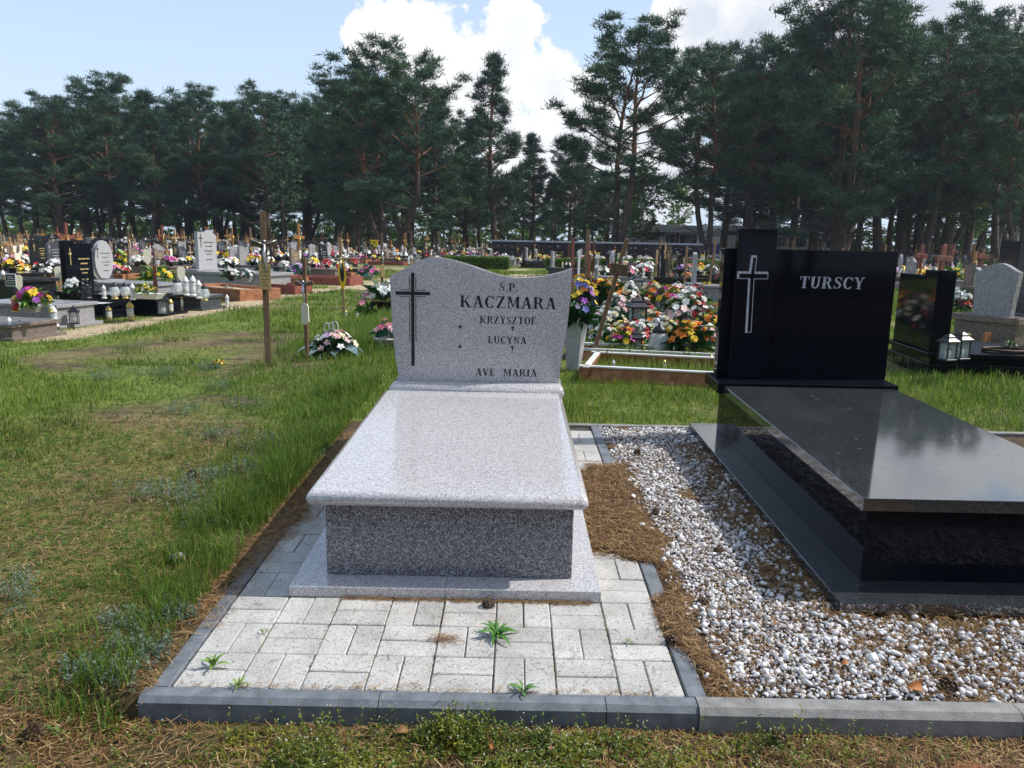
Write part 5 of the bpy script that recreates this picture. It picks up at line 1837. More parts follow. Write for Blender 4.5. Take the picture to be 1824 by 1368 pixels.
post(1018, 520, 426, 5, 'wood_red', 'red-brown upright post right of the grey headstone, shortest of the close trio')
post(1028, 560, 447, 4, 'white_paint', 'white upright post just right of the grey headstone top')
post(1036, 545, 411, 6, 'wood_brown', 'weathered brown post, tallest beside the grey headstone', lean=.06)
post(1044, 540, 455, 5, 'wood_red', 'reddish post leaning beside the tallest brown post', lean=.05)
post(1262, 515, 428, 4, 'wood_mid', 'orange-brown leaning post just left of the black pillar headstone', lean=.10)
post(1218, 520, 440, 4, 'wood_mid', 'slim orange cross standing on the terracotta frame', lean=.02, arm=14)
post(1168, 500, 446, 4, 'wood_tan', 'slim tan post among dark posts behind the flower heap')
post(1190, 505, 440, 4, 'wood_brown', 'thin dark post right of the slim tan post')
post(1172, 500, 455, 5, 'metal_dark', 'short black post behind the flower heap')
post(1182, 503, 461, 5, 'metal_dark', 'short black post beside the grass path')
post(1670, 530, 437, 9, 'wood_red', 'thick red-brown cross left of the right-hand black double stone', lean=.02, arm=34)
post(1630, 510, 438, 8, 'wood_red', 'red-brown leaning cross right behind the big black headstone', lean=.10, arm=26)
post(1692, 485, 435, 6, 'wood_red', 'red-brown cross with pointed figure above the right-hand granite stones', lean=.04, arm=22)
post(1742, 495, 444, 8, 'wood_red', 'thick red-brown cross leaning above the wavy brownish stone', lean=.08, arm=26)

# ---- the framed plot right behind the graves: terracotta sides with a white rim
A_ = spot(1031, 680); B_ = spot(1276, 694)
dx = (B_ - A_); ang = math.atan2(dx.y, dx.x)
fr_ = empty('framed_plot', A_, ang, 'terracotta plot frame with white rim, overgrown with grass, right behind the graves', 'grave')


def frame_side(root, p, q, h=.135, w=.05, slope=.045, rim=.018, rimw=.055, col='terracotta'):
    p, q = Vector((*p, 0)), Vector((*q, 0))
    d = q - p; L = d.length
    T = Matrix.Translation(p) @ Matrix.Rotation(math.atan2(d.y, d.x), 4, 'Z')
    pr = [(0, -.03), (w, -.03), (w + slope, h), (slope, h)]
    MB().use(MT[col]).prism(pr, 0, L, axis='x', mat4=T).build('side_board', root)
    MB().use(MT['white_paint']).box(-.01, L + .01, slope - .012, slope - .012 + rimw, h + .0005, h + rim, .003, mat4=T).build('rim', root)


frame_side(fr_, (0, 0), (1.95, 0)); frame_side(fr_, (-.0, 1.05), (-.0, .0)); frame_side(fr_, (1.95, 1.1), (0, 1.1))
A2 = spot(1010, 640); B2 = spot(1280, 652)
dx = (B2 - A2)
fr2 = empty('framed_plot', A2, math.atan2(dx.y, dx.x), 'white-rimmed plot frame in front of the heap of bright flowers', 'grave')
frame_side(fr2, (.0, 0), (2.2, 0), h=.10, rim=.03, rimw=.04, col='terracotta'); frame_side(fr2, (-.0, .6), (.0, .0), h=.10, rim=.03, col='terracotta'); frame_side(fr2, (2.2, .6), (0, .6), h=.10, rim=.03, rimw=.05)
# grass within and before the frames
n = 5200
q = rng.random((n, 2)) * np.array([2.1, 1.9]) + np.array([0, .02])
ca, sa = math.cos(ang), math.sin(ang)
xx = A_.x + q[:, 0] * ca - q[:, 1] * sa; yy = A_.y + q[:, 0] * sa + q[:, 1] * ca
emit('grass', [blades(xx, yy, gz_np(xx, yy) + .01, U(.06, .20, n), U(.003, .007, n), np.clip(rng.normal(.55, .2, n), 0, 1), .4)], MT['grass_tall'])

# ---- arrangements close to the headstone
def big_leaf(name, root, L, W_, mat, loc, rot):
    return link(name, leaf_mesh(name, L, W_, MT[mat], .7, 6, .4), root, loc=loc, rot=rot)


MT['blue_leaf'] = noisy('grey_blue_artificial_leaf', [(.3, (.10, .17, .18)), (.7, (.20, .29, .30))], 14, 4, .4)
p = spot(597, 634)
g1 = make_bouquet(['f_white', 'f_white', 'f_palepink', 'f_violet', 'f_cream'], 30, .17, .20, None, 'leaf_art', True, .034, seed=71, nl=60, kinds=(0, 1))
SHELF.remove(g1)
g1.location = p; g1.scale = (1.45, 1.45, 1.25); tag(g1, 'low spray of white, pink and lilac flowers with grey-blue leaves on the turf', 'flowers')
for a, L in ((3.5, .30), (2.9, .24), (4.1, .26), (5.6, .28), (.1, .22), (4.9, .2)):
    big_leaf('broad_leaf', g1, L, .13, 'blue_leaf', (0, 0, .03), (0, -.1, a))
for a, r_ in ((1.9, .10), (2.3, .13), (1.4, .08)):
    o = MB().use(MT['plastic_white']).tube([(math.cos(i / 10 * 2 * PI) * .022, 0, .20 + r_ * .3 + math.sin(i / 10 * 2 * PI) * .05) for i in range(11)], .0035, 5, False).build('loop', g1)
    o.location = (-.03 + (a - 1.8) * .07, 0, .02)
g2 = make_bouquet(['f_pink', 'f_pink', 'f_palepink'], 14, .12, .20, 'basket', 'leaf_teal', True, .034, seed=72, nl=40, kinds=(2,))
SHELF.remove(g2); g2.location = spot(692, 622); g2.scale = (1.45,) * 3; tag(g2, 'grey basket of pink tulips at the left edge of the grey headstone', 'flowers')
g3 = make_bouquet(['f_palepink', 'f_pink'], 10, .11, .24, None, 'leaf_light', True, .036, seed=73, nl=30)
SHELF.remove(g3); g3.location = spot(652, 562); g3.scale = (1.6,) * 3; tag(g3, 'pale pink flowers with yellow-green leaves in long grass behind the lawn crosses', 'flowers')
bou(0, 686, 560, 62, 'white plume flowers with teal leaves hard against the grey headstone edge')
lan('gold', 616, 566, 14, 'small low lantern at the foot of the yellow-plaque cross')
lan('bulb', 636, 566, 12, 'small glass lantern in the grass right of the yellow-plaque cross foot')
# orange bloom in the silver weeds, dropped petals
bou(5, 388, 655, 14, 'lone orange artificial bloom dropped on the lawn left of the tall cross')
bou(1, 318, 1003, 18, 'small pink and white artificial bloom lying in the grass near the kerb')

# ---- white tapered vase by the frame
p = spot(1022, 660); k = (p - EYE).dot(fw) / F_PX
v_ = empty('flower_vase', p, R(-20), 'tall white tapered stone vase beside the grey headstone', 'vase')
hh = 88 * k
w0, w1 = .055, .105
MB().use(MT['light_stone'] if 0 else MT['white_paint']).add([], []) if 0 else None
m = MB().use(MT['pale_stone'])
m.add([(-w0, -w0, 0), (w0, -w0, 0), (w0, w0, 0), (-w0, w0, 0), (-w1, -w1, hh), (w1, -w1, hh), (w1, w1, hh), (-w1, w1, hh)], [(3, 2, 1, 0), (4, 5, 6, 7), (0, 1, 5, 4), (1, 2, 6, 5), (2, 3, 7, 6), (3, 0, 4, 7)])
m.build('vase_body', v_)
g4 = make_bouquet(['f_blue', 'f_blue', 'f_violet', 'f_yellow', 'f_purple', 'f_yellow'], 34, .19, .46, None, 'leaf_art', True, .038, seed=74, nl=70)
SHELF.remove(g4); g4.location = p + Vector((.03, 0, hh - .03)); tag(g4, 'blue, violet and yellow flowers standing in the white tapered vase', 'flowers')

# ---- the fresh grave: a heap of wreaths and bouquets
NB = [make_bouquet(pl, 24, .18, .24, pt, lf_, True, .036, seed=80 + i, nl=46) for i, (pl, pt, lf_) in enumerate([
    (['f_white', 'f_cream'], None, 'leaf_art'), (['f_red', 'f_wine', 'f_white'], None, 'leaf_art'), (['f_yellow', 'f_orange'], 'pot_dark', 'leaf_art'),
    (['f_magenta', 'f_orange', 'f_yellow'], 'pot_dark', 'leaf_light'), (['f_white', 'f_palepink'], None, 'leaf_teal'), (['f_red', 'f_yellow', 'f_cream', 'f_orange'], None, 'leaf_light')])]
ND = ['white and cream', 'red and wine', 'yellow and orange', 'magenta, orange and yellow', 'white and pale pink', 'red, yellow and cream']
heap_list = [  # px, py base, height px, kind, words
    (1112, 632, 45, 3, 'pink-orange pot in front of the left lantern'), (1130, 622, 50, 1, 'behind the pagoda-roofed lantern'), (1222, 640, 62, 2, 'black pot, nearest on the right of the heap'),
    (1150, 588, 42, 5, 'in the middle of the heap'), (1206, 592, 50, 4, 'round bunch right of the white angel'), (1218, 570, 50, 0, 'round white bunch above the angel'), (1246, 596, 52, 1, 'deep red bunch at the right of the heap'),
    (1262, 606, 44, 2, 'golden bunch beside the red one'), (1085, 600, 52, 0, 'white lilies behind the leaning cross'), (1100, 575, 50, 4, 'pale bunch above the white lilies'), (1060, 560, 60, 2, 'tall yellow bunch right of the grey headstone'),
    (1120, 560, 44, 0, 'white bunch left of the dark lantern'), (1188, 560, 46, 3, 'orange bunch behind the dark lantern'), (1162, 548, 44, 5, 'bunch at the back of the heap'), (1232, 556, 46, 1, 'red flowers at the back right'),
    (1075, 622, 44, 0, 'white and green spray at the foot of the leaning cross'), (1255, 622, 44, 4, 'pale spray over green leaves at the right edge'), (1196, 618, 46, 5, 'bunch right of the big glass lantern'),
    (1145, 612, 40, 0, 'white spray beside the pagoda-roofed lantern'), (1085, 548, 44, 2, 'yellow tulips at the back left'), (1270, 584, 40, 1, 'dark red roses at the right edge'), (1105, 612, 40, 5, 'mixed spray behind the pot'),
    (1205, 540, 36, 4, 'pale lilies at the back'), (1178, 600, 38, 0, 'white spray behind the glass lantern'), (1235, 612, 40, 2, 'yellow bunch over the black pot'), (1140, 570, 40, 1, 'red roses left of the dark lantern'),
    (1165, 588, 34, 4, 'pale bunch below the angel'), (1066, 590, 40, 4, 'pale flowers left of the lilies'), (1090, 530, 34, 5, 'small mixed bunch at the back left'), (1120, 535, 32, 0, 'small white bunch at the back')]
for px, py, hp, k_, w_ in heap_list:
    o = put(NB[k_], px, py, hp, rng.uniform(0, 6), f'{ND[k_]} flowers, {w_}', .26, 'flowers')
    o['group'] = 'flowers heaped on the fresh grave'
# green leaves and ribbons that fill the heap
hx_, hy_ = [], []
for px, py, *_ in heap_list:
    q = spot(px, py); hx_.append(q.x); hy_.append(q.y)
ci = rng.integers(0, len(hx_), 2600)
xx = np.array(hx_)[ci] + rng.normal(0, .22, 2600); yy = np.array(hy_)[ci] + rng.normal(0, .30, 2600)
emit('heap_leaves', [stalks(2600, lambda n: xx, lambda n: yy, lambda x, y: .14 + 0 * x, 5, False, .07, 0, .4)], MT['grass_tall'])
# lanterns, angel in the heap
lan('house', 1133, 590, 66, 'tall dark lantern with glass panes standing in the flower heap', rz=.2)
lan('house', 1178, 560, 50, 'second dark house lantern partly hidden at the back of the flower heap', rz=.5)
lan('house', 1131, 634, 50, 'pagoda-roofed lantern with clear box in front of the flower heap', rz=.1)
lan('bulb', 1172, 640, 66, 'big bulbous clear glass lantern with dark lid before the white angel')
lan('gold', 1092, 642, 22, 'small yellow candle lantern left of the pagoda-roofed lantern')
lan('gold', 1266, 655, 24, 'small yellow candle lantern beside the black headstone ledge')
lan('gold', 1183, 660, 20, 'tiny lantern in the grass of the front frame')
lan('white', 1092, 664, 24, 'pale lantern standing in the grass of the terracotta frame')
lan('house', 1133, 526, 40, 'small black lantern on the grass path behind the flower heap')
lan('bulb', 1271, 592, 26, 'silver-topped lantern at the right end of the flower heap')


def angel(px, py, hpx, mat, label, dz=0.0, rz=0.0):
    g = empty('angel_figurine', (0, 0, 0), 0, label, 'figurine')
    m = MB().use(MT[mat])
    m.lathe([(.32, 0), (.30, .06), (.24, .10), (.27, .16), (.22, .40), (.17, .58), (.19, .66), (.13, .72), (.07, .75)], 12)
    m.lathe([(.04, .72), (.10, .78), (.125, .86), (.10, .95), (.04, .99), (0, 1.0)], 10, .0, -.04)
    for s_ in (-1, 1):
        m.tube([(s_ * .17, 0, .64), (s_ * .20, -.10, .52), (s_ * .05, -.20, .50)], [.07, .06, .04], 6)
    m.build('body', g)
    for s_ in (-1, 1):
        w = MB().use(MT[mat]).prism([(0, .30), (s_ * .18, .20), (s_ * .34, .50), (s_ * .36, .78), (s_ * .26, .88), (s_ * .10, .70)], .12, .17)
        w.build('wing', g)
    if dz:
        d = fw * F_PX + rt2 * (px - 912) + up2 * (684 - py); p = EYE + d * ((.12 + dz - EYE.z) / d.z)
    else:
        p = spot(px, py)
    g.location = p; g.rotation_euler = (0, 0, rz)
    s_ = hpx * (p - EYE).dot(fw) / F_PX
    g.scale = (s_ * .9, s_ * .9, s_)
    return g


angel(1169, 606, 40, 'plastic_white', 'small white praying angel figurine in the middle of the flower heap')
angel(1115, 506, 24, 'f_red', 'small red and white figurine on the pale slab behind the leaning cross')
angel(1048, 545, 34, 'pale_stone', 'pale rounded stone bust behind the yellow flowers')

# ---- right: black double stone seen from behind, its slab running right
gA = proto('stone_grave')
bl = MT['black_granite']
MB().use(bl).box(0, 2.2, -.10, 1.05, -.05, .13, .004).build('base_plate', gA)
MB().use(bl).box(.02, 2.15, -.05, 1.0, .13, .20).build('tomb_box', gA)
MB().use(bl).box(-.02, 2.2, -.09, 1.04, .20, .245, .004).build('cover_slab', gA)
MB().use(bl).box(.03, .11, .30, 1.0, .2455, 1.02, .004).build('headstone', gA)
MB().use(bl).box(.02, .20, -.02, .295, .2455, 1.08, .004).build('headstone_pillar', gA)
p0 = spot(1645, 668)
SHELF.remove(gA)
gA.location = p0; gA.rotation_euler = (0, 0, R(-6)); tag(gA, 'black granite grave right of the big black headstone, its double stone seen from behind', 'grave')
gA.scale = (1.02, 1.02, 1.0)
lan('house', 1686, 642, 52, 'large dark-roofed glass lantern nearest the double stone on the right-hand black slab', dz=.245)
lan('house', 1709, 640, 54, 'copper-brown house lantern on the right-hand black slab', dz=.245)
# grey-brown wavy stone from behind
gB = make_grave('brown_stone', 'wave', .62, .72, seed=11, letter='dark_letter', hs2='light_stone'); SHELF.remove(gB)
p = spot(1826, 612); gB.location = p; gB.rotation_euler = (0, 0, R(26)); gB.scale = (.98,) * 3
tag(gB, 'speckled brownish granite grave with wavy headstone seen from behind, at the right edge', 'grave')
gC = make_grave('dark_grey_stone', 'rect', .75, 1.05, seed=12); SHELF.remove(gC)
p = spot(1935, 615); gC.location = p; gC.rotation_euler = (0, 0, R(-8)); tag(gC, 'tall dark grey headstone cut by the right edge of the picture', 'grave')
gD = make_grave('black_far', 'rect', .80, 1.05, seed=13); SHELF.remove(gD)
p = spot(1862, 560); gD.location = p; gD.rotation_euler = (0, 0, R(-8)); tag(gD, 'black headstone behind the wavy brownish stone at the right edge', 'grave')
bou(0, 1790, 560, 28, 'white flowers with green leaves on the slab beside the wavy brownish stone', dz=.36)
bou(9, 1716, 560, 26, 'red flowers behind the copper-brown lantern', dz=.0)
bou(2, 1703, 515, 40, 'yellow flowers behind the right-hand black double stone')
bou(0, 1706, 545, 34, 'white flowers below the yellow ones behind the black double stone')
lan('red', 1724, 618, 26, 'red lantern on the sand behind the copper-brown lantern')
post(1752, 622, 596, 11, 'terracotta', 'short terracotta stub post on the sand at the right edge')
# dried wreath lying on the black slab
d = fw * F_PX + rt2 * (1790 - 912) + up2 * (684 - 625); p = EYE + d * ((.12 + .246 - EYE.z) / d.z)
wr = empty('wreath', p, 0, 'flattened dry wreath lying on the right-hand black slab', 'wreath')
MB().use(MT['cone']).tube([(.22 * math.cos(a / 12 * 2 * PI), .16 * math.sin(a / 12 * 2 * PI), .015) for a in range(13)], .016, 6, False).build('ring', wr)
o = bou(8, 1800, 622, 14, 'tiny cream dry bunch inside the flattened wreath', dz=.25)

# ---- left: the nearest graves of the big field
def grv(g, px, py, rz, label, sc=1.0, sz=None):
    o = copy_tree(g, loc=spot(px, py), rz=rz, label=label, sc=(sc, sc, sz or sc)); o['category'] = 'grave'
    return o


LR = R(-12)


def drop(root, head):
    """take away the parts whose name starts so"""
    keep = []
    for c_ in KIDS[root.name]:
        if c_.name.startswith(head):
            for q in KIDS.pop(c_.name, []): bpy.data.objects.remove(q)
            bpy.data.objects.remove(c_)
        else:
            keep.append(c_)
    KIDS[root.name] = keep


gE = make_grave('brown_stone', 'slant', .75, .8, True, 21); SHELF.remove(gE); gE.location = spot(-30, 596); gE.rotation_euler = (0, 0, LR); gE.scale = (.8, .8, .7); tag(gE, 'low brown granite grave cut by the left edge of the picture', 'grave')
gF = make_grave('light_stone', 'wave', .8, .8, False, 22, 'dark_letter'); SHELF.remove(gF); gF.location = spot(48, 576); gF.rotation_euler = (0, 0, LR); gF.scale = (.85, .8, .8)
drop(gF, 'headstone')
tag(gF, 'pale speckled granite slab grave, nearest on the left, topped by a bright flower basket', 'grave')
g5 = make_bouquet(['f_magenta', 'f_yellow', 'f_purple', 'f_orange'], 22, .19, .28, 'basket', 'leaf_light', True, .05, seed=90, nl=50); SHELF.remove(g5)
d = fw * F_PX + rt2 * (60 - 912) + up2 * (684 - 556); p = EYE + d * ((.12 + .33 - EYE.z) / d.z)
g5.location = p; g5.scale = (.95,) * 3; tag(g5, 'basket of purple, yellow and orange flowers on the nearest left granite slab', 'flowers')
lan('red', 28, 556, 30, 'red and white lantern left of the purple and yellow flower basket', dz=.33)
lan('gold', 90, 556, 24, 'small candle on the end of the nearest left granite slab', dz=.33)
lan('white', 98, 582, 38, 'glass lantern standing before the nearest left granite grave', dz=.05)
lan('house', 133, 577, 34, 'squat black patterned lantern at the corner of the nearest left granite grave', dz=.05)
lan('white', 19, 598, 34, 'gold-topped lantern on the ground by the brown grave at the left edge')
lan('bulb', 38, 600, 30, 'dark dish lantern beside the gold-topped lantern at the left edge')
bou(2, 56, 600, 14, 'small yellow flower on the sand at the left edge')
# black planter with rounded nose
gG = make_grave('black_granite', 'slant', .6, .9, True, 23, 'grey_letter', planter=True); SHELF.remove(gG); gG.location = spot(135, 560); gG.rotation_euler = (0, 0, LR); gG.scale = (.8, .75, .75)
drop(gG, 'headstone')
tag(gG, 'low black planter grave filled with white chippings beside the tall black headstone', 'grave')
gH = make_grave('black_granite', 'rect', .95, 1.0, False, 24, 'gold_letter', pillar=True); SHELF.remove(gH); gH.location = spot(216, 556); gH.rotation_euler = (0, 0, LR); gH.scale = (.95, .64, .78)
tag(gH, 'black granite grave with tall two-part headstone in gold script, among white lanterns', 'grave')
for c_ in KIDS[gH.name]:
    if c_.name.startswith('headstone_pillar'): c_['label'] = 'taller left slab of the black headstone'
g6 = make_bouquet(['f_white'], 26, .17, .30, 'pot_dark', 'leaf_art', True, .045, seed=91, nl=30, kinds=(2,)); SHELF.remove(g6)
d = fw * F_PX + rt2 * (133 - 912) + up2 * (684 - 530); g6.location = EYE + d * ((.12 + .33 - EYE.z) / d.z); g6.scale = (.85,) * 3
tag(g6, 'round pot of white chrysanthemums before the tall black headstone', 'flowers')
angel(155, 532, 36, 'metal_dark', 'dark shiny kneeling angel statue before the tall black headstone', dz=.33, rz=.6)
for px, py, hp, k_, lb in ((186, 532, 25, 'white', 'white lantern on the black slab, right of the dark angel'), (205, 533, 31, 'bulb', 'round glass lantern with gold lid in the middle of the black slab'), (224, 532, 30, 'bulb', 'second round glass lantern on the black slab'),
                           (237, 534, 30, 'white', 'white-tipped lantern at the right of the round glass lanterns')):
    lan(k_, px, py, hp, lb, dz=.33)
for px, py, hp, k_, lb in ((159, 572, 28, 'gold', 'gold-capped lantern at the left foot of the black grave'), (195, 572, 28, 'gold', 'gold-capped lantern in the middle before the black grave'), (233, 570, 34, 'gold', 'tall gold-capped lantern leaning on the black grave'),
                           (291, 562, 42, 'house', 'dark roofed lantern at the right corner of the black grave'), (304, 560, 30, 'gold', 'gold-capped lantern right of the dark roofed lantern'), (280, 556, 24, 'house', 'smaller dark lantern behind the dark roofed lantern')):
    lan(k_, px, py, hp, lb)
p = EYE + (fw * F_PX + rt2 * (262 - 912) + up2 * (684 - 532)) * ((.12 + .33 - EYE.z) / (fw * F_PX + rt2 * (262 - 912) + up2 * (684 - 532)).z)
tr = empty('planting_trough', p, LR, 'long white trough of yellow flowers on the black slab end', 'trough')
MB().use(MT['white_paint']).add([(-.26, -.10, 0), (.26, -.10, 0), (.26, .10, 0), (-.26, .10, 0), (-.34, -.14, .11), (.34, -.14, .11), (.34, .14, .11), (-.34, .14, .11)], [(3, 2, 1, 0), (4, 5, 6, 7), (0, 1, 5, 4), (1, 2, 6, 5), (2, 3, 7, 6), (3, 0, 4, 7)])
m = MB().use(MT['white_paint']); m.add([(-.26, -.10, 0), (.26, -.10, 0), (.26, .10, 0), (-.26, .10, 0), (-.34, -.14, .11), (.34, -.14, .11), (.34, .14, .11), (-.34, .14, .11)], [(3, 2, 1, 0), (4, 5, 6, 7), (0, 1, 5, 4), (1, 2, 6, 5), (2, 3, 7, 6), (3, 0, 4, 7)])
m.build('trough_body', tr)
tr.scale = (.75, .75, .75)
bou(2, 260, 527, 22, 'bright yellow flowers growing in the long white trough', dz=.39)
# pale oval stone with a carved grey cross
gI = make_grave('light_stone', 'oval', .62, 1.0, False, 25, 'dark_letter', hs2='pale_stone'); SHELF.remove(gI); gI.location = spot(240, 530); gI.rotation_euler = (0, 0, LR); gI.scale = (.85, .85, .8)
tag(gI, 'grave with pale oval headstone and a carved grey cross behind the black grave', 'grave')
m = MB().use(MT['dark_grey_stone'])
m.box(-.90, -.80, -.50, -.38, .43, 1.5, .01); m.box(-.902, -.795, -.64, -.26, 1.12, 1.24, .01); m.build('stone_cross', gI)
# grey grave with the row of white lanterns
gJ = make_grave('dark_grey_stone', 'arch', .6, .7, True, 31, 'grey_letter'); SHELF.remove(gJ); gJ.location = spot(322, 549); gJ.rotation_euler = (0, 0, LR); gJ.scale = (.62, .7, .9)
drop(gJ, 'headstone')
tag(gJ, 'small dark grey slab grave crowded with white lanterns', 'grave')
for i, (px, py, hp) in enumerate(((316, 528, 34), (332, 527, 36), (345, 528, 38), (355, 532, 34), (365, 536, 30), (322, 553, 32))):
    lan(['bulb', 'white', 'white', 'white', 'bulb', 'gold'][i], px, py, hp, ['round silver-lidded lantern, leftmost of the row on the small grey grave', 'white lantern, second in the row on the small grey grave', 'tallest white lantern in the row on the small grey grave', 'white lantern, fourth in the row on the small grey grave', 'glass lantern at the right end of the row of white lanterns', 'gold-capped lantern at the front of the small grey grave'][i], dz=.0 if i == 5 else .25)
lan('white', 405, 546, 22, 'white-tipped lantern standing alone on the grass by the terracotta frame')
bou(2, 283, 508, 34, 'bright yellow flowers in a dark pot behind the trough')
bou(5, 232, 488, 36, 'sunflowers in green leaves behind the pale oval stone')
# terracotta frame at the edge of the lawn; grey grave with a pale stone behind
gK = grv(FRAMES[0][1], 412, 530, R(-38), 'orange terracotta plot frame at the lawn edge, small teal bow on top', 1.05, 1.2)
b7 = put(BOU[0][1], 406, 521, 12, 0, 'small white and teal bow on the terracotta plot frame', .30, 'flowers', dz=.12)
gL = grv(GRAVES[4][1], 425, 518, R(-22), 'grey granite grave with tall pale notched headstone behind the terracotta frame', 1.15, 1.15)
bou(0, 412, 500, 26, 'white flowers on the grey slab right of the pale notched headstone', dz=.4)
bou(1, 440, 502, 22, 'pale pink and white flowers at the end of the long grey slab', dz=.4)
bou(6, 424, 478, 40, 'tall mixed bouquet with green leaves behind the long grey slab')
# black grave and framed plaque at the left edge
gM = grv(GRAVES[0][1], -20, 535, LR, 'black granite grave half out of the picture behind the small framed plaque', 1.1)
p = spot(26, 556); k = (p - EYE).dot(fw) / F_PX
sg = empty('grave_sign', p, R(5), 'black plaque with white frame and white lines on a dark post, left edge', 'sign')
MB().use(MT['metal_dark']).box(-.02, .02, -.015, .015, -.1, 46 * k, .002).build('post', sg)
MB().use(MT['white_paint']).box(-9 * k, 9 * k, -.030, -.0155, 46 * k, 68 * k, .002).build('frame', sg)
pn = MB().use(MT['black_far']).box(-7.5 * k, 7.5 * k, -.034, -.0302, 47.6 * k, 66.4 * k).build('panel', sg)
m = MB().use(MT['white_paint'])
for z, w in ((62, 5), (58.6, 5), (55, 6), (51.8, 6), (50, 5)):
    x_ = -w
    while x_ < w:
        l = rng.uniform(.8, 1.8); m.box(x_ * k, (x_ + l) * k, -.0345, -.0338, z * k, (z + (1.6 if z > 54 else .8)) * k); x_ += l + .5
tag(m.build('inscription', pn), kind='stuff')
for px, py, col, lb in ((37, 545, 'wood_tan', 'ivory shield plaque on a post above the grey-topped box, left edge'), (108, 530, 'wood_tan', 'ivory shield plaque beside the tall black headstone on its left'), (177, 525, 'wood_tan', 'ivory shield plaque between the black headstone and the pale oval stone'),
                        (325, 530, 'wood_tan', 'ivory shield plaque above the row of white lanterns'), (265, 500, 'wood_tan', 'ivory shield plaque behind the yellow flowers')):
    put(MARKER, px, py, 55, R(-60), lb, .75, 'marker')
post(279, 540, 474, 5, 'wood_red', 'slim dark red post behind the yellow trough flowers')
# red terracotta fragments and sand near the tall cross
grv(FRAMES[1][1], 492, 521, R(-20), 'red terrazzo plot frame behind the tall brown cross', .75, 1.1)
grv(FRAMES[1][1], 575, 506, R(-12), 'red terrazzo plot frame behind the short tan cross', 1.0, 1.1)
grv(FRAMES[0][1], 500, 505, R(-15), 'terracotta plot frame with orange flowers left of the short tan cross', .9, 1.0)
bou(7, 530, 500, 30, 'purple flowers behind the short tan cross')
bou(4, 657, 498, 26, 'magenta flowers at the lawn edge near the thin brown cross')
# terracotta and stone plots beyond the fresh grave
grv(GRAVES[5][1], 1225, 512, R(-8), 'dark low planter grave behind the grass path, orange cross behind', 1.0)
grv(FRAMES[0][1], 1250, 530, R(-8), 'terracotta plot frame in the grass left of the black headstone', .9, 1.1)
bou(5, 1258, 520, 16, 'orange flowers on the terracotta frame left of the black headstone', dz=.18)
grv(GRAVES[1][1], 1110, 520, R(-8), 'pale slab grave with a red figurine behind the leaning cross', .9, .6)
o = grv(GRAVES[4][1], 1290, 535, R(-8), 'pale stone grave peeping out left of the black pillar headstone', .9)

# ================================================================ THE FIELD OF GRAVES
ZONES = [(180, 'at the left edge'), (465, 'left of the tall brown cross'), (612, 'right of the tall brown cross'), (700, 'beside the grey headstone'), (1030, 'behind the grey headstone'),
         (1290, 'between the front headstones'), (1600, 'behind the black headstone'), (9999, 'right of the black headstone')]
ORD = ['first', 'second', 'third', 'fourth', 'fifth', 'sixth', 'seventh', 'eighth', 'ninth', 'tenth', 'eleventh', 'twelfth', 'thirteenth', 'fourteenth', 'fifteenth', 'sixteenth', 'seventeenth', 'eighteenth', 'nineteenth', 'twentieth']
e1 = Vector((math.cos(FOOT), math.sin(FOOT), 0)); e2 = Vector((-math.sin(FOOT), math.cos(FOOT), 0))
LINE = [(-200, 560), (0, 522), (150, 504), (330, 498), (460, 497), (560, 499), (700, 492), (1000, 486), (1040, 515), (1290, 515), (1600, 520), (1700, 525), (1800, 540), (2100, 560)]


def limit_py(px):
    for (a, b), (c, d) in zip(LINE, LINE[1:]):
        if a <= px <= c: return b + (d - b) * (px - a) / (c - a)
    return 500


def hidden(px, py, top):
    """behind the two near headstones"""
    return (712 < px < 1000 and top > 496) or (1305 < px < 1585 and top > 452) or (600 < px < 0)


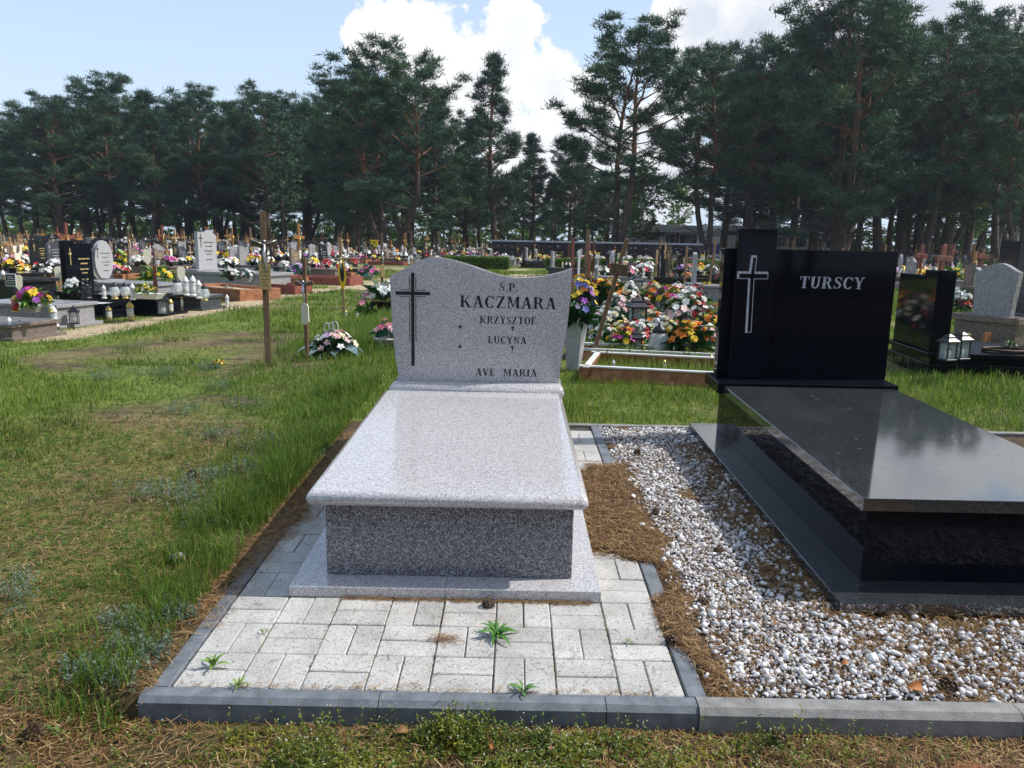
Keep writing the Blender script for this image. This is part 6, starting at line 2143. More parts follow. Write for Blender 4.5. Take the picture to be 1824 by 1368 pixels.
slots = []     # family, description, pattern, location, rotation, scale, depth, px
r = random.Random(5)
used_spots = [(o.location.x, o.location.y) for o in COL.objects if o.parent is None and o.get('category') == 'grave']
ng = 0
for iu in range(-40, 34):
    for iv in range(-8, 76):
        p = e1 * (iu * 2.40 + r.uniform(-.1, .1)) + e2 * (iv * 1.16 + r.uniform(-.08, .08)) + Vector((0.8, 1.5, 0))
        if p.y < 9 or p.y > 76: continue
        px, py, dep = to_px((p.x, p.y, ground(p.x, p.y)))
        if px < -120 or px > 1950: continue
        if py > limit_py(px): continue
        if min((abs(p.x - a) + abs(p.y - b) for a, b in used_spots), default=9) < 1.7: continue
        top = 684 - F_PX * (Vector((p.x, p.y, 1.3)) - EYE).dot(up2) / dep
        if hidden(px, py, top): continue
        # the hedge with its walk, and the wall, keep their ground
        if -6 < p.x < 16 and (32 < p.y < 35.2 or 43.5 < p.y < 48): continue
        if -7 < p.x <= 1.5 and 26 < p.y < 36: continue
        if 1.5 < p.x < 9 and 28.5 < p.y < 36: continue
        if r.random() < .05: continue
        z = ground(p.x, p.y)
        rz = FOOT + r.gauss(0, .03)
        T = Matrix.Translation((p.x, p.y, z)) @ Matrix.Rotation(rz, 4, 'Z')
        ng += 1
        framed = r.random() < (.40 if px < 900 else .3)
        if framed:
            nm, g = FRAMES[r.choice((0, 0, 1, 2, 2))]
            slots.append(('earth_grave', nm + ' grave', g, (p.x, p.y, z), rz, .88, dep, px)); zt = .15
        else:
            nm, g = GRAVES[r.choices(range(8), (5, 3, 4, 2, 1, 3, 1, 2))[0]]
            slots.append(('stone_grave', nm + ' grave', g, (p.x, p.y, z), rz, r.uniform(.70, .84), dep, px)); zt = .31
        if (framed and r.random() < .8) or r.random() < .10:
            i = r.choices(range(6), (3, 4, 4, 2, 2, 4))[0]
            q = T @ Vector((-1.12, r.uniform(-.1, .1), 0))
            slots.append(('wooden_cross', CROSSES[i][0] + ' cross', CROSSES[i][1], tuple(q), rz + r.gauss(0, .25), r.uniform(.7, 1.1), dep, px))
            if r.random() < .25:
                q = T @ Vector((-.8, r.uniform(-.3, .3), 0))
                slots.append(('grave_marker', 'ivory shield marker', MARKER, tuple(q), rz, 1.0, dep, px))
        nb = r.choice((2, 3, 3, 4, 4, 5))
        for _ in range(nb):
            i = r.choices(range(10), BPROB)[0]
            far = dep > 17
            q = T @ Vector((r.choice((-.40, -.3, -.45, .1, .4, .6)) + r.uniform(-.12, .12), r.uniform(-.36, .36), zt))
            slots.append(('flower_arrangement', BOU[i][0] + ' flowers', (BOU_FAR if far else BOU)[i][1], tuple(q), r.uniform(0, 6), r.uniform(.75, 1.2), dep, px))
        nl = r.choice((1, 2, 3, 4)) if dep < 40 else r.choice((0, 1, 2))
        for _ in range(nl):
            k = r.choices(('white', 'bulb', 'gold', 'red', 'house'), (6, 3, 3, 1, 2))[0]
            on = r.random() < .65
            q = T @ Vector((r.uniform(-.5, .95), r.uniform(-.4, .4), zt)) if on else T @ Vector((r.uniform(-.9, 1.04), r.choice((-.49, .49)), .052 if not framed else .0))
            slots.append(('grave_lantern', LAN_D[k], LAN[k], tuple(q), r.uniform(0, 6), r.uniform(.95, 1.4), dep, px))
print('graves in the field', ng, 'slots', len(slots))
GROUPS = {'earth_grave': 'framed earth graves of the field', 'stone_grave': 'stone graves of the field', 'wooden_cross': 'wooden crosses on the graves', 'grave_marker': 'shield markers on the graves', 'flower_arrangement': 'flower arrangements on the graves', 'grave_lantern': 'lanterns on the graves'}
CATS = {'earth_grave': 'grave', 'stone_grave': 'grave', 'wooden_cross': 'cross', 'grave_marker': 'marker', 'flower_arrangement': 'flowers', 'grave_lantern': 'lantern'}
LIMIT = {'earth_grave': 200, 'stone_grave': 230, 'wooden_cross': 230, 'grave_marker': 100, 'flower_arrangement': 235, 'grave_lantern': 240}
rest = {}
todo = []
for fam in CATS:
    L = sorted([s for s in slots if s[0] == fam], key=lambda s: s[6])
    todo += L[:LIMIT[fam]]
    rest[fam] = [s for s in L[LIMIT[fam]:] if r.random() < {'flower_arrangement': .55, 'grave_lantern': .35, 'stone_grave': .85}.get(fam, 1)]
buckets = {}
for s in todo:
    z = next(n for lim, n in ZONES if s[7] < lim)
    d = 'near rows' if s[6] < 22 else 'middle rows' if s[6] < 36 else 'far rows'
    buckets.setdefault((s[1], d, z), []).append(s)
for (desc, d, z), L in buckets.items():
    L.sort(key=lambda s: s[7])
    for i, s in enumerate(L):
        lb = f'{desc} in {d} {z}'
        if len(L) > 1: lb += f', {ORD[i] if i < 20 else str(i + 1) + "th"} from left'
        fam, _, g, loc, rz, sc, dep, px = s
        if dep < 20:
            o = copy_tree(g, loc=loc, rz=rz, label=lb, sc=sc, group=GROUPS[fam])
        else:
            o = link(fam, far_mesh(g), loc=loc, rot=(0, 0, rz), sc=sc)
            o['label'] = lb; o['group'] = GROUPS[fam]
        o['category'] = CATS[fam]


def mesh_arrays(me):
    me.calc_loop_triangles()
    V = np.empty(len(me.vertices) * 3, np.float32); me.vertices.foreach_get('co', V)
    T = np.empty(len(me.loop_triangles) * 3, np.int32); me.loop_triangles.foreach_get('vertices', T)
    I = np.empty(len(me.loop_triangles), np.int32); me.loop_triangles.foreach_get('material_index', I)
    return V.reshape(-1, 3), T.reshape(-1, 3), I


def join_stuff(name, items):
    mats = []; VV = []; TT = []; II = []; off = 0; cache = {}
    for me, Mx in items:
        if me.name not in cache:
            V, T, I = mesh_arrays(me)
            ids = []
            for mt in me.materials:
                if mt not in mats: mats.append(mt)
                ids.append(mats.index(mt))
            cache[me.name] = (V, T, np.array(ids)[I])
        V, T, I = cache[me.name]
        A = np.array(Mx.to_3x3()); t_ = np.array(Mx.translation)
        VV.append(V @ A.T + t_); TT.append(T + off); II.append(I); off += len(V)
    o = link(name, npmesh(name, np.concatenate(VV), np.concatenate(TT), mats, mi=np.concatenate(II)))
    tag(o, kind='stuff')
    return o


for fam, L in rest.items():
    if not L: continue
    join_stuff({'earth_grave': 'distant_graves', 'stone_grave': 'distant_graves', 'wooden_cross': 'distant_crosses', 'grave_marker': 'distant_markers', 'flower_arrangement': 'distant_flowers', 'grave_lantern': 'distant_lanterns'}[fam],
               [(far_mesh(s[2]), Matrix.Translation(s[3]) @ Matrix.Rotation(s[4], 4, 'Z') @ Matrix.Scale(s[5], 4)) for s in L])

# ================================================================ PINES, HEDGE, WALL, BUILDINGS
MT['bark_low'] = noisy('grey_pine_bark', [(.3, (.035, .025, .02)), (.6, (.09, .065, .05)), (.8, (.15, .11, .085))], 4, 8, .95, .6, 18, stretch=(3, 3, .7))
MT['bark_high'] = noisy('orange_pine_bark', [(.3, (.09, .045, .022)), (.6, (.22, .11, .055)), (.8, (.33, .18, .10))], 4, 8, .9, .4, 18, stretch=(2, 2, 1))
MT['pine_needles'] = leafy('pine_foliage', [(0, (.014, .042, .036)), (.35, (.030, .078, .050)), (.7, (.055, .12, .055)), (1, (.11, .18, .06))], .6, .18, wander=.35, wscale=.35)
MT['birch_leaves'] = leafy('fresh_deciduous_leaves', [(0, (.05, .11, .02)), (.5, (.11, .21, .035)), (1, (.21, .31, .06))], .5, .4)
MT['hedge_leaves'] = leafy('hedge_leaves', [(0, (.03, .075, .012)), (.5, (.09, .18, .025)), (1, (.18, .29, .05))], .5, .3)
MT['birch_bark'] = noisy('birch_bark', [(.35, (.03, .03, .03)), (.42, (.5, .5, .48)), (.7, (.66, .65, .62))], 3, 6, .8, 0, stretch=(1, 1, 3))


def clumps(C, size, nper, up=.55, wid=.17, tints=None, rad=1.0):
    """needle tufts round the points C: nper narrow leaf faces each"""
    C = np.asarray(C); N = len(C)
    c = np.repeat(C, nper, 0); n = N * nper
    a = rng.uniform(0, 2 * PI, n); e = rng.uniform(-.35, 1.35, n)
    d = np.stack([np.cos(a) * np.cos(e), np.sin(a) * np.cos(e), np.sin(e) * 1.0], -1)
    L = np.repeat(size if np.ndim(size) else np.full(N, size), nper) * rng.uniform(.55, 1.15, n)
    s_ = np.cross(d, rng.normal(0, 1, (n, 3))); s_ /= np.linalg.norm(s_, axis=1)[:, None]
    w = (L * wid)[:, None]
    p0 = c + rng.normal(0, .35, (n, 3)) * L[:, None] * rad * np.array([1, 1, .4])
    V = np.stack([p0 - s_ * w * .6, p0 + s_ * w * .6, p0 + d * L[:, None]], 1)
    tn = np.repeat(tints if tints is not None else rng.random(N), nper) + rng.normal(0, .12, n)
    return V.reshape(-1, 3), np.arange(n * 3).reshape(n, 3), np.repeat(np.clip(tn, 0, 1), 3)


def make_pine(H, cb=.3, Rc=3.0, shape='broad', seed=0, stems=1, nl=30, bend=.05, nper=14, csize=.35, tr=.2, dens=1.0, deadlimbs=4):
    r = random.Random(seed)
    tk = MB(); C = []
    heads = []
    for s_ in range(stems):
        a0 = r.uniform(0, 6.28); sp = 0 if stems == 1 else r.uniform(.5, 1.1) * Rc * .35
        pts = []
        n = 9
        bx, by = r.uniform(-1, 1), r.uniform(-1, 1)
        hh = H * (1 if s_ == 0 else r.uniform(.75, .97))
        for i in range(n):
            t_ = i / (n - 1)
            k = min(1, t_ * 3)
            pts.append(Vector((math.cos(a0) * sp * k ** .8 + H * bend * bx * math.sin(t_ * 3.1) + r.uniform(-.06, .06), math.sin(a0) * sp * k ** .8 + H * bend * by * math.sin(t_ * 2.6) + r.uniform(-.06, .06), hh * t_ - .2)))
        r0 = tr / math.sqrt(stems) * 1.15
        rads = [r0 * (1.25 if i == 0 else 1) * (1 - .86 * (i / (n - 1)) ** 1.1) for i in range(n)]
        k = 4
        tk.use(MT['bark_low']).tube(pts[:k + 1], rads[:k + 1], 8, False)
        tk.use(MT['bark_high']).tube(pts[k:], rads[k:], 7, False)
        heads.append((pts, rads, hh))

    def on(pts, t_):
        f = t_ * (len(pts) - 1); i = min(int(f), len(pts) - 2)
        return pts[i].lerp(pts[i + 1], f - i)

    for si, (pts, rads, hh) in enumerate(heads):
        for j in range(int(nl / (1 if stems == 1 else stems * .75))):
            t_ = cb + (1 - cb) * ((j + r.uniform(0, .9)) / (nl / (1 if stems == 1 else stems * .75))) ** .85
            u = (t_ - cb) / (1 - cb)
            if shape == 'cone': env = Rc * (1.02 - u) ** .85 * (.55 + .45 * min(1, u * 6))
            elif shape == 'flat': env = Rc * max(.2, math.sin(PI * min(1, .15 + u * .78))) ** .6
            else: env = Rc * max(.16, math.sqrt(max(0, 1 - ((u - .38) / .66) ** 2)))
            L = env * r.uniform(.55, 1.15)
            az = j * 2.39996 + r.uniform(-.6, .6)
            el = R(r.uniform(-8, 18) + 38 * u)
            p = on(pts, min(t_, .985)); q = [p]
            d = Vector((math.cos(az) * math.cos(el), math.sin(az) * math.cos(el), math.sin(el)))
            m = 5
            for i in range(1, m + 1):
                d2 = (d + Vector((r.uniform(-.22, .22), r.uniform(-.22, .22), .05 + .07 * i - .04))).normalized()
                q.append(q[-1] + d2 * L / m)
            rr = max(.018, rads[0] * .30 * (L / Rc) * (1 - .5 * u))
            tk.use(MT['bark_high'] if t_ > .45 else MT['bark_low']).tube(q, [rr * (1 - .8 * i / m) for i in range(m + 1)], 4, False)
            nt_ = max(3, int(L * 4.0 * dens))
            for i in range(nt_):
                f = r.uniform(.32, 1.0) ** .8
                b_ = on(q, f)
                sa = az + r.choice((-1, 1)) * r.uniform(.4, 1.4)
                sl = r.uniform(.2, .75) * (1.1 - f * .6) * min(1.2, L * .35 + .25)
                e_ = b_ + Vector((math.cos(sa) * sl, math.sin(sa) * sl, r.uniform(.0, .28)))
                for _ in range(r.randint(3, 5)):
                    C.append((e_.x + r.gauss(0, .17), e_.y + r.gauss(0, .17), e_.z + r.gauss(0, .07)))
            for _ in range(4): C.append(tuple(q[-1] + Vector((r.gauss(0, .16), r.gauss(0, .16), r.gauss(.05, .08)))))
        for _ in range(5): C.append(tuple(pts[-1] + Vector((r.gauss(0, .18), r.gauss(0, .18), r.uniform(-.5, .2)))))
        for _ in range(deadlimbs):
            p = on(pts, r.uniform(.14, cb + .12)); az = r.uniform(0, 6.28); L = Rc * r.uniform(.3, .75)
            q = [p, p + Vector((math.cos(az) * L * .5, math.sin(az) * L * .5, r.uniform(-.1, .5))), p + Vector((math.cos(az) * L, math.sin(az) * L, r.uniform(-.3, .8)))]
            tk.use(MT['bark_low']).tube(q, [rads[0] * .2, rads[0] * .12, .012], 4, False)
    C = np.array(C)
    sz = rng.uniform(.8, 1.2, len(C)) * csize
    nzv = fbm(C[:, 0] + 50 + seed, C[:, 2] + C[:, 1] * .7, .7, seed, 3)
    V, T, A = clumps(C, sz, nper, tints=np.clip(.1 + .8 * nzv + rng.normal(0, .12, len(C)), 0, 1), wid=.115)
    return tk.mesh('trunk'), npmesh('crown', V, T, MT['pine_needles'], A)


PINES = [make_pine(12, .19, 3.9, 'broad', 1, nl=60, tr=.24), make_pine(12, .18, 3.7, 'cone', 2, nl=64, tr=.22), make_pine(12, .30, 3.8, 'flat', 3, nl=54, tr=.22, bend=.05),
         make_pine(12, .13, 4.4, 'broad', 4, stems=3, nl=66, tr=.36, bend=.03), make_pine(12, .22, 2.6, 'cone', 5, nl=42, tr=.17, dens=.8), make_pine(12, .30, 3.6, 'flat', 6, nl=44, tr=.26, bend=.07, stems=2)]
print('pine crown tris', [len(p[1].polygons) for p in PINES])


def pine(kind, px, Y, py_top, wide, label, rz=0.0, name='pine_tree', lean=(0, 0), group=None, x=None, H=None):
    b_ = at(px, Y) if x is None else Vector((x, Y, ground(x, Y)))
    H = H or (at(px, Y, py_top).z - b_.z)
    s_ = H / 12.0
    t_ = empty(name, b_, rz, label, 'tree', group)
    t_.rotation_euler = (lean[0], lean[1], rz)
    t_.scale = (s_ * wide * 1.12, s_ * wide * 1.12, s_)
    link('trunk', PINES[kind][0], t_); link('crown', PINES[kind][1], t_)
    return t_


main_trees = [
    (0, 60, 72, 235, 1.2, 'low dense pine filling behind the slender pine at the left edge'),
    (0, 165, 74, 215, 1.3, 'low dense pine behind the broad second pine from the left'),
    (1, 330, 72, 215, 1.3, 'low dense pine behind the darkest pointed pine'),
    (0, 430, 74, 215, 1.3, 'low dense pine left of the tall brown cross'),
    (0, 600, 70, 225, 1.3, 'low dense pine left of the largest multi-stemmed left pine'),
    (1, 640, 58, 190, 1.1, 'pointed pine at the left shoulder of the largest left-hand pine'),
    (0, 828, 68, 228, 1.1, 'low dense pine left of the slim straight pine'),
    (1, 942, 68, 240, .9, 'low dense pine right of the slim straight pine'),
    (0, 1340, 66, 150, 1.2, 'dense pine filling above the black pillar'),
    (0, 1450, 70, 120, 1.1, 'dense pine behind the biggest multi-stemmed pine'),
    (1, 1600, 66, 110, 1.2, 'dense pine behind the right end of the black headstone'),
    (0, 1680, 66, 120, 1.2, 'dense pine filling near the right edge, left of the birch'),
    (4, 14, 66, 200, 1.0, 'slender pine at the very left edge with sky showing through its crown'),
    (0, 118, 66, 196, 1.15, 'broad dark pine, second tree from the left edge'),
    (2, 205, 70, 160, .95, 'pine with ragged double top left of the darkest pine'),
    (1, 268, 64, 164, 1.0, 'darkest pine with pointed top above the pale stones on the left'),
    (0, 372, 68, 178, .90, 'rounded pine between the pointed dark pine and the broad green-topped one'),
    (0, 480, 66, 182, 1.05, 'broad green-topped pine behind the tall brown cross'),
    (2, 545, 70, 200, .85, 'lower pine right behind the short tan cross'),
    (3, 692, 52, 102, .98, 'largest left-hand pine, multi-stemmed, above the thin brown cross'),
    (1, 782, 62, 158, .75, 'pine with drooping top right of the largest left-hand pine'),
    (1, 884, 60, 98, .78, 'slim straight pine before the white cloud, trunk rising behind the grey headstone'),
    (5, 1096, 47, 72, .98, 'twisted pine with forked reddish trunk behind the leaning cross'),
    (2, 1012, 66, 262, .8, 'lower pine left of the twisted forked pine'),
    (5, 1262, 50, 92, .82, 'leaning pine just left of the black pillar headstone'),
    (2, 1330, 58, 102, .85, 'pine with rounded top above the black pillar'),
    (0, 1408, 60, 68, .80, 'tall pine left of the biggest multi-stemmed pine'),
    (3, 1490, 48, -14, .88, 'biggest multi-stemmed pine rising out of the picture behind the black headstone'),
    (1, 1566, 56, 6, .85, 'tall dark pine at the right shoulder of the biggest pine'),
    (0, 1640, 54, 62, .82, 'dark pine above the right end of the black headstone'),
    (2, 1716, 58, 50, .80, 'pine with a spiky top near the right edge'),
    (1, 1775, 54, 82, .80, 'dense dark pine second from the right edge'),
    (5, 1822, 44, 120, .9, 'pine at the right edge whose bare arched limb reaches left'),
]
for i, (k_, px, Y, pt, w, lb) in enumerate(main_trees):
    pine(k_, px, Y, pt, w, lb, rz=i * 1.7 + .4)
# the rows of the wood behind them
r = random.Random(11)
n = 0
back = []
for row, (Y, st, hlo, hhi) in enumerate(((76, 3.3, 10.5, 13.5), (84, 3.5, 11, 14.5), (93, 3.8, 11, 15))):
    x = -62 + row
    while x < 82:
        xx = x + r.uniform(-1, 1); yy = Y + r.uniform(-3, 3)
        px, py, dep = to_px((xx, yy, 0))
        if -60 < px < 1880:
            gap = (1140 < px < 1262 and row < 3) or (40 < px < 70)
            if 900 < px < 1000 and r.random() < .35: gap = True
            h = r.uniform(hlo, hhi) * (1.0 if px < 600 else 1.12 if px < 1250 else 1.3) * (.58 if 780 < px < 1250 else 1)
            if not gap: back.append((px, xx, yy, h, r.choice((5, 4, 2, 4, 5, 2, 2))))
        x += st * r.uniform(.8, 1.25)
back.sort()
bz = {}
for b_ in back: bz.setdefault(next(nm for lim, nm in ZONES if b_[0] < lim), []).append(b_)
for z, L in bz.items():
    for i, (px, xx, yy, h, k_) in enumerate(L):
        pine(k_, px, yy, 0, r.uniform(.85, 1.1), f'pine in the back of the wood {z}, {ORD[i] if i < 20 else str(i + 1) + "th"} from left', rz=r.uniform(0, 6), group='pines in the back of the wood', x=xx, H=h)
# unseen pines behind the photographer, and two beside added to shade the foreground
for i, (xx, yy, h, k_) in enumerate(((-9, -29, 12, 0), (-4, -32, 13, 1), (1, -30, 12, 2), (5.5, -31, 14, 3), (10, -29, 12, 0), (15, -32, 13, 1), (-15, -31, 13, 3), (-1.5, -36, 14, 0), (8, -37, 14, 5), (9.2, -3.0, 11, 2), (12.2, -2.7, 12, 0), (21, -30, 13, 0), (-20, -30, 12, 2), (3, -38, 15, 1), (-9, -37, 15, 3), (26, -33, 13, 3), (-26, -33, 13, 1), (18, -38, 14, 0), (13, -36, 14, 2))):
    pine(k_, 0, yy, 0, 1.0, ['pine behind the photographer, seen only in the polish of the stones'][0], rz=i * 1.1, group='pines behind the photographer', x=xx, H=h)

# undergrowth at the foot of the wood
n = 4200
xx = rng.uniform(-66, 85, n); yy = rng.uniform(92, 104, n); C = np.stack([xx, yy, .2 + rng.random(n) ** 1.5 * (1.5 + 4.5 * fbm(xx, yy, .12, 3, 3))], -1)
V, T, A = clumps(C, rng.uniform(.5, 1.0, n), 12, wid=.3, tints=np.clip(fbm(xx, yy, .2, 8, 3), 0, 1))
tag(link('undergrowth', npmesh('undergrowth', V, T, MT['hedge_leaves'], A)), kind='stuff')


def leaf_tree(px, Y, py_top, rad, mat, trunk, label, name='birch_tree', nl=420, x0=.35):
    b_ = at(px, Y); H = at(px, Y, py_top).z - b_.z
    t_ = empty(name, b_, 0, label, 'tree')
    pts = [Vector((.15 * math.sin(i), .1 * math.cos(i * 1.3), H * i / 7)) for i in range(8)]
    m = MB().use(trunk); m.tube(pts, [.16 * (1 - .85 * i / 7) for i in range(8)], 7, False)
    r = random.Random(int(px)); C = []
    for j in range(24):
        t0 = x0 + (1 - x0) * j / 24; az = j * 2.4; L = rad * math.sin(PI * min(.97, .2 + .75 * (j / 24))) * r.uniform(.7, 1.1)
        p = Vector((0, 0, H * t0)); q = p + Vector((math.cos(az) * L, math.sin(az) * L, L * .6))
        m.tube([p, p.lerp(q, .5) + Vector((0, 0, .15)), q], [.04, .025, .008], 4, False)
        for _ in range(nl // 24): C.append(tuple(p.lerp(q, r.uniform(.35, 1.05)) + Vector((r.gauss(0, .3), r.gauss(0, .3), r.gauss(0, .35)))))
    m.build('trunk', t_)
    V, T, A = clumps(np.array(C), .26, 9, wid=.42)
    link('crown', npmesh('crown', V, T, mat, A), t_)
    return t_


leaf_tree(1140, 72, 300, 2.2, MT['birch_leaves'], MT['birch_bark'], 'bright green young birch beside the low white building', nl=900, x0=.15)
leaf_tree(1206, 100, 330, 2.4, MT['birch_leaves'], MT['bark_low'], 'pale green tree rising behind the low white building', name='leafy_tree', nl=700)
leaf_tree(1716, 62, 330, 1.9, MT['hedge_leaves'], MT['birch_bark'], 'white-barked birch under the dark pines near the right edge', nl=500, x0=.4)
leaf_tree(1804, 66, 340, 1.7, MT['hedge_leaves'], MT['birch_bark'], 'thin white-barked birch at the right edge', nl=450, x0=.4)
leaf_tree(505, 60, 215, 2.0, MT['pine_needles'], MT['bark_low'], 'soft green-topped tree in front of the broad pine behind the tall cross', name='leafy_tree', nl=500)
# bare arched limb at the right edge
b_ = at(1822, 44)
pts = [at(1830, 44, 262), at(1815, 43.6, 236), at(1790, 43.2, 224), at(1765, 43, 224), at(1735, 42.8, 236), at(1705, 42.5, 252)]
o = empty('bare_branch', pts[0], 0, 'bare arched branch reaching left from the pine at the right edge', 'branch')
MB().use(MT['bark_low']).tube([p - pts[0] for p in pts], [.10, .09, .07, .055, .04, .015], 6).build('limb', o)
for k_, dz_ in ((2, -.9), (3, -1.1), (4, .5)):
    MB().use(MT['bark_low']).tube([pts[k_] - pts[0], pts[k_] - pts[0] + Vector((-.7, 0, dz_ * .5)), pts[k_] - pts[0] + Vector((-1.3, 0, dz_))], [.03, .02, .008], 5).build('twig', o)

# ---- clipped hedges
def hedge(p, q, w, h, label, n=5200):
    p, q = Vector(p), Vector(q)
    d = q - p; L = d.length; a = math.atan2(d.y, d.x)
    g = empty('hedge', p, a, label, 'hedge')
    m = MB().use(MT['wood_brown'])
    for i in range(int(L / .8)):
        x = .4 + i * .8
        m.tube([(x, 0, 0), (x + .05, .05, h * .6), (x - .04, -.04, h * .9)], [.012, .01, .005], 4)
    tag(m.build('stems', g), kind='stuff')
    x = rng.uniform(0, L, n); f = rng.random(n); z = rng.uniform(.04, 1, n) * h; y = rng.uniform(-.5, .5, n) * w
    side = rng.random(n)
    y = np.where(side < .45, -w / 2 + np.abs(rng.normal(0, .04, n)), y); z = np.where((side > .45) & (side < .85), h - np.abs(rng.normal(0, .03, n)), z)
    z = z + (fbm(x, y, 1.5, 4, 3) - .5) * .06
    V, T, A = clumps(np.stack([x, y, z], -1), .11, 7, wid=.38)
    link('foliage', npmesh('foliage', V, T, MT['hedge_leaves'], A), g)
    return g


HY = 33.5
ha = at(795, HY); hb = at(905, HY); hc = at(1292, HY)
hedge((ha.x, HY, ha.z), (hb.x, HY, hb.z), .8, .50, 'low clipped hedge behind the left part of the grey headstone', 3000)
hedge((at(972, HY).x, HY, ha.z), (hc.x, HY, hc.z), .8, .50, 'low clipped hedge in front of the niche wall', 8000)
hd = at(1640, 40); he = at(1775, 40)
hedge((hd.x, 40, hd.z), (he.x, 40, he.z), .9, .65, 'clipped hedge behind the right-hand headstones', 4500)
hd = at(600, 62); he = at(830, 62)
hedge((hd.x, 62, hd.z), (he.x, 62, he.z), .9, .7, 'far clipped hedge at the foot of the pines', 3000)

# ---- the wall of urn niches
WY = 45.0
wa, wb = at(876, WY), at(1246, WY)
Lw = wb.x - wa.x
cw = empty('niche_wall', (wa.x, WY, wa.z), 0, 'long low dark wall of urn niches with pale coping and flowers', 'wall')
MT['wall_dark'] = noisy('dark_brown_wall_cladding', [(.3, (.018, .014, .014)), (.7, (.045, .035, .034))], 3, 5, .4, .1)
MT['coping'] = bsdf('pale_coping', (.42, .43, .45), .6)
hw_ = at(1060, WY, 430.5).z - wa.z
MB().use(MT['wall_dark']).box(0, Lw, 0, .7, -.05, hw_ - .10).build('wall_body', cw)
MB().use(MT['coping']).box(-.1, Lw + .1, -.12, .8, hw_ - .0995, hw_, .01).build('coping', cw)
MB().use(MT['concrete']).box(-.05, Lw + .05, -.35, -.003, -.05, .16, .01).build('plinth', cw)
nm_ = MB().use(MT['black_far']).box(-.19, .19, -.022, -.002, -.15, .15, .004).mesh('niche_plate')
nm2 = MB().use(MT['wall_dark']).box(-.30, .30, -.03, -.002, -.52, .52, .004).mesh('blank_panel')
ncol = int(Lw / .44)
for i in range(ncol):
    x = .3 + i * .44
    if i % 9 in (3, 4):
        if i % 9 == 3: link('blank_panel', nm2, cw, loc=(x + .2, 0, .72))
        continue
    for j in range(3):
        link('niche_plate', nm_, cw, loc=(x, 0, .36 + j * .36))
MB().use(MT['wood_red']).box(Lw * .365, Lw * .365 + .12, -.06, -.0, 0, hw_ + .02).build('pilaster', cw)
# flowers and lanterns fixed to the niches and standing in front, crosses before the wall
r = random.Random(3)
fl = []
for i in range(ncol):
    x = .3 + i * .44
    if i % 9 in (3, 4): continue
    for j in range(3):
        if r.random() < .8: fl.append((wa.x + x + r.uniform(-.12, .12), WY - .10, wa.z + .2 + j * .36, r.uniform(.3, .5)))
for i in range(100):
    fl.append((wa.x + r.uniform(-3, Lw + 3), WY - r.uniform(.5, 5.5), wa.z, r.uniform(1.0, 1.6)))
join_stuff('wall_flowers', [(far_mesh(BOU_FAR[r.choices(range(10), [5, 3, 6, 3, 4, 3, 4, 3, 3, 4])[0]][1]) if r.random() < .8 else far_mesh(LAN['white']), Matrix.Translation(q[:3]) @ Matrix.Scale(q[3], 4)) for q in fl])
for i, (px, hp) in enumerate(((1048, 16), (1064, 16), (1102, 16), (1250, 18), (1210, 18))):
    Yp = 36.5
    b_ = at(px, Yp); k = (b_ - EYE).dot(fw) / F_PX
    o = empty('bollard', b_, 0, f'pale yellow bollard between hedge and niche wall, {ORD[i]} from the left', 'bollard', 'pale yellow bollards')
    MB().use(MT['f_cream']).box(-.09, .09, -.09, .09, -.05, .75, .02).build('post', o); MB().use(MT['yellow_plastic']).box(-.095, .095, -.095, .095, .7501, .80, .01).build('cap', o)
b_ = at(987, 44.0)
# ---- low white building, the road signs
def building(pxa, pxb, Y, py_top, py_eave, label, wins, door=None, wallmat='white_paint', turn=0.0):
    a, b2 = at(pxa, Y), at(pxb, Y); L = b2.x - a.x; zt = at((pxa + pxb) / 2, Y, py_top).z - a.z; ze = at((pxa + pxb) / 2, Y, py_eave).z - a.z
    g = empty('low_building', a, turn, label, 'building')
    L = L / math.cos(turn)
    MB().use(MT[wallmat]).box(0, L, 0, 7, -.1, ze).build('wall', g)
    MB().use(MT['white_paint']).box(-.5, L + .5, -.6, 7.5, ze + .001, zt, .02).build('roof', g)
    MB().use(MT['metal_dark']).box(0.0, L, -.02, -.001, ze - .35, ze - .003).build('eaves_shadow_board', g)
    for (f, w, z0, z1) in wins:
        x = L * f
        fr = MB().use(MT['white_paint'])
        fr.box(x, x + w, -.06, -.021, z0, z0 + .09); fr.box(x, x + w, -.06, -.021, z1 - .09, z1); fr.box(x, x + .09, -.059, -.022, z0 + .091, z1 - .091); fr.box(x + w - .09, x + w, -.059, -.022, z0 + .091, z1 - .091); fr.box(x + w / 2 - .03, x + w / 2 + .03, -.058, -.022, z0 + .091, z1 - .091)
        fo = fr.build('window', g)
        MB().use(MT['black_granite']).box(x + .091, x + w - .091, -.03, -.0205, z0 + .091, z1 - .091).build('pane', fo)
    if door:
        x = L * door
        MB().use(MT['wood_red']).box(x, x + 1.1, -.05, -.021, 0, 2.1, .01).build('door', g)
    return g


building(1160, 1243, 74, 400.5, 414, 'low white building with flat pale roof and brown door behind the niche wall', [(.28, 1.3, 1.2, 2.3), (.62, 1.3, 1.2, 2.3), (.80, 1.3, 1.2, 2.3)], .47, turn=R(24))
building(1290, 1532, 76, 404, 414, 'long white building glimpsed between trunks behind the black headstone', [(.1, 2, 1.1, 2.3), (.25, 2, 1.1, 2.3), (.4, 2, 1.1, 2.3), (.55, 2, 1.1, 2.3), (.7, 2, 1.1, 2.3), (.85, 2, 1.1, 2.3)], turn=R(20))
building(20, 110, 112, 408, 416, 'pale low building behind the trunks at the left edge', [(.2, 1.5, 1.0, 2.0), (.5, 1.5, 1.0, 2.0), (.75, 1.5, 1.0, 2.0)], wallmat='concrete')


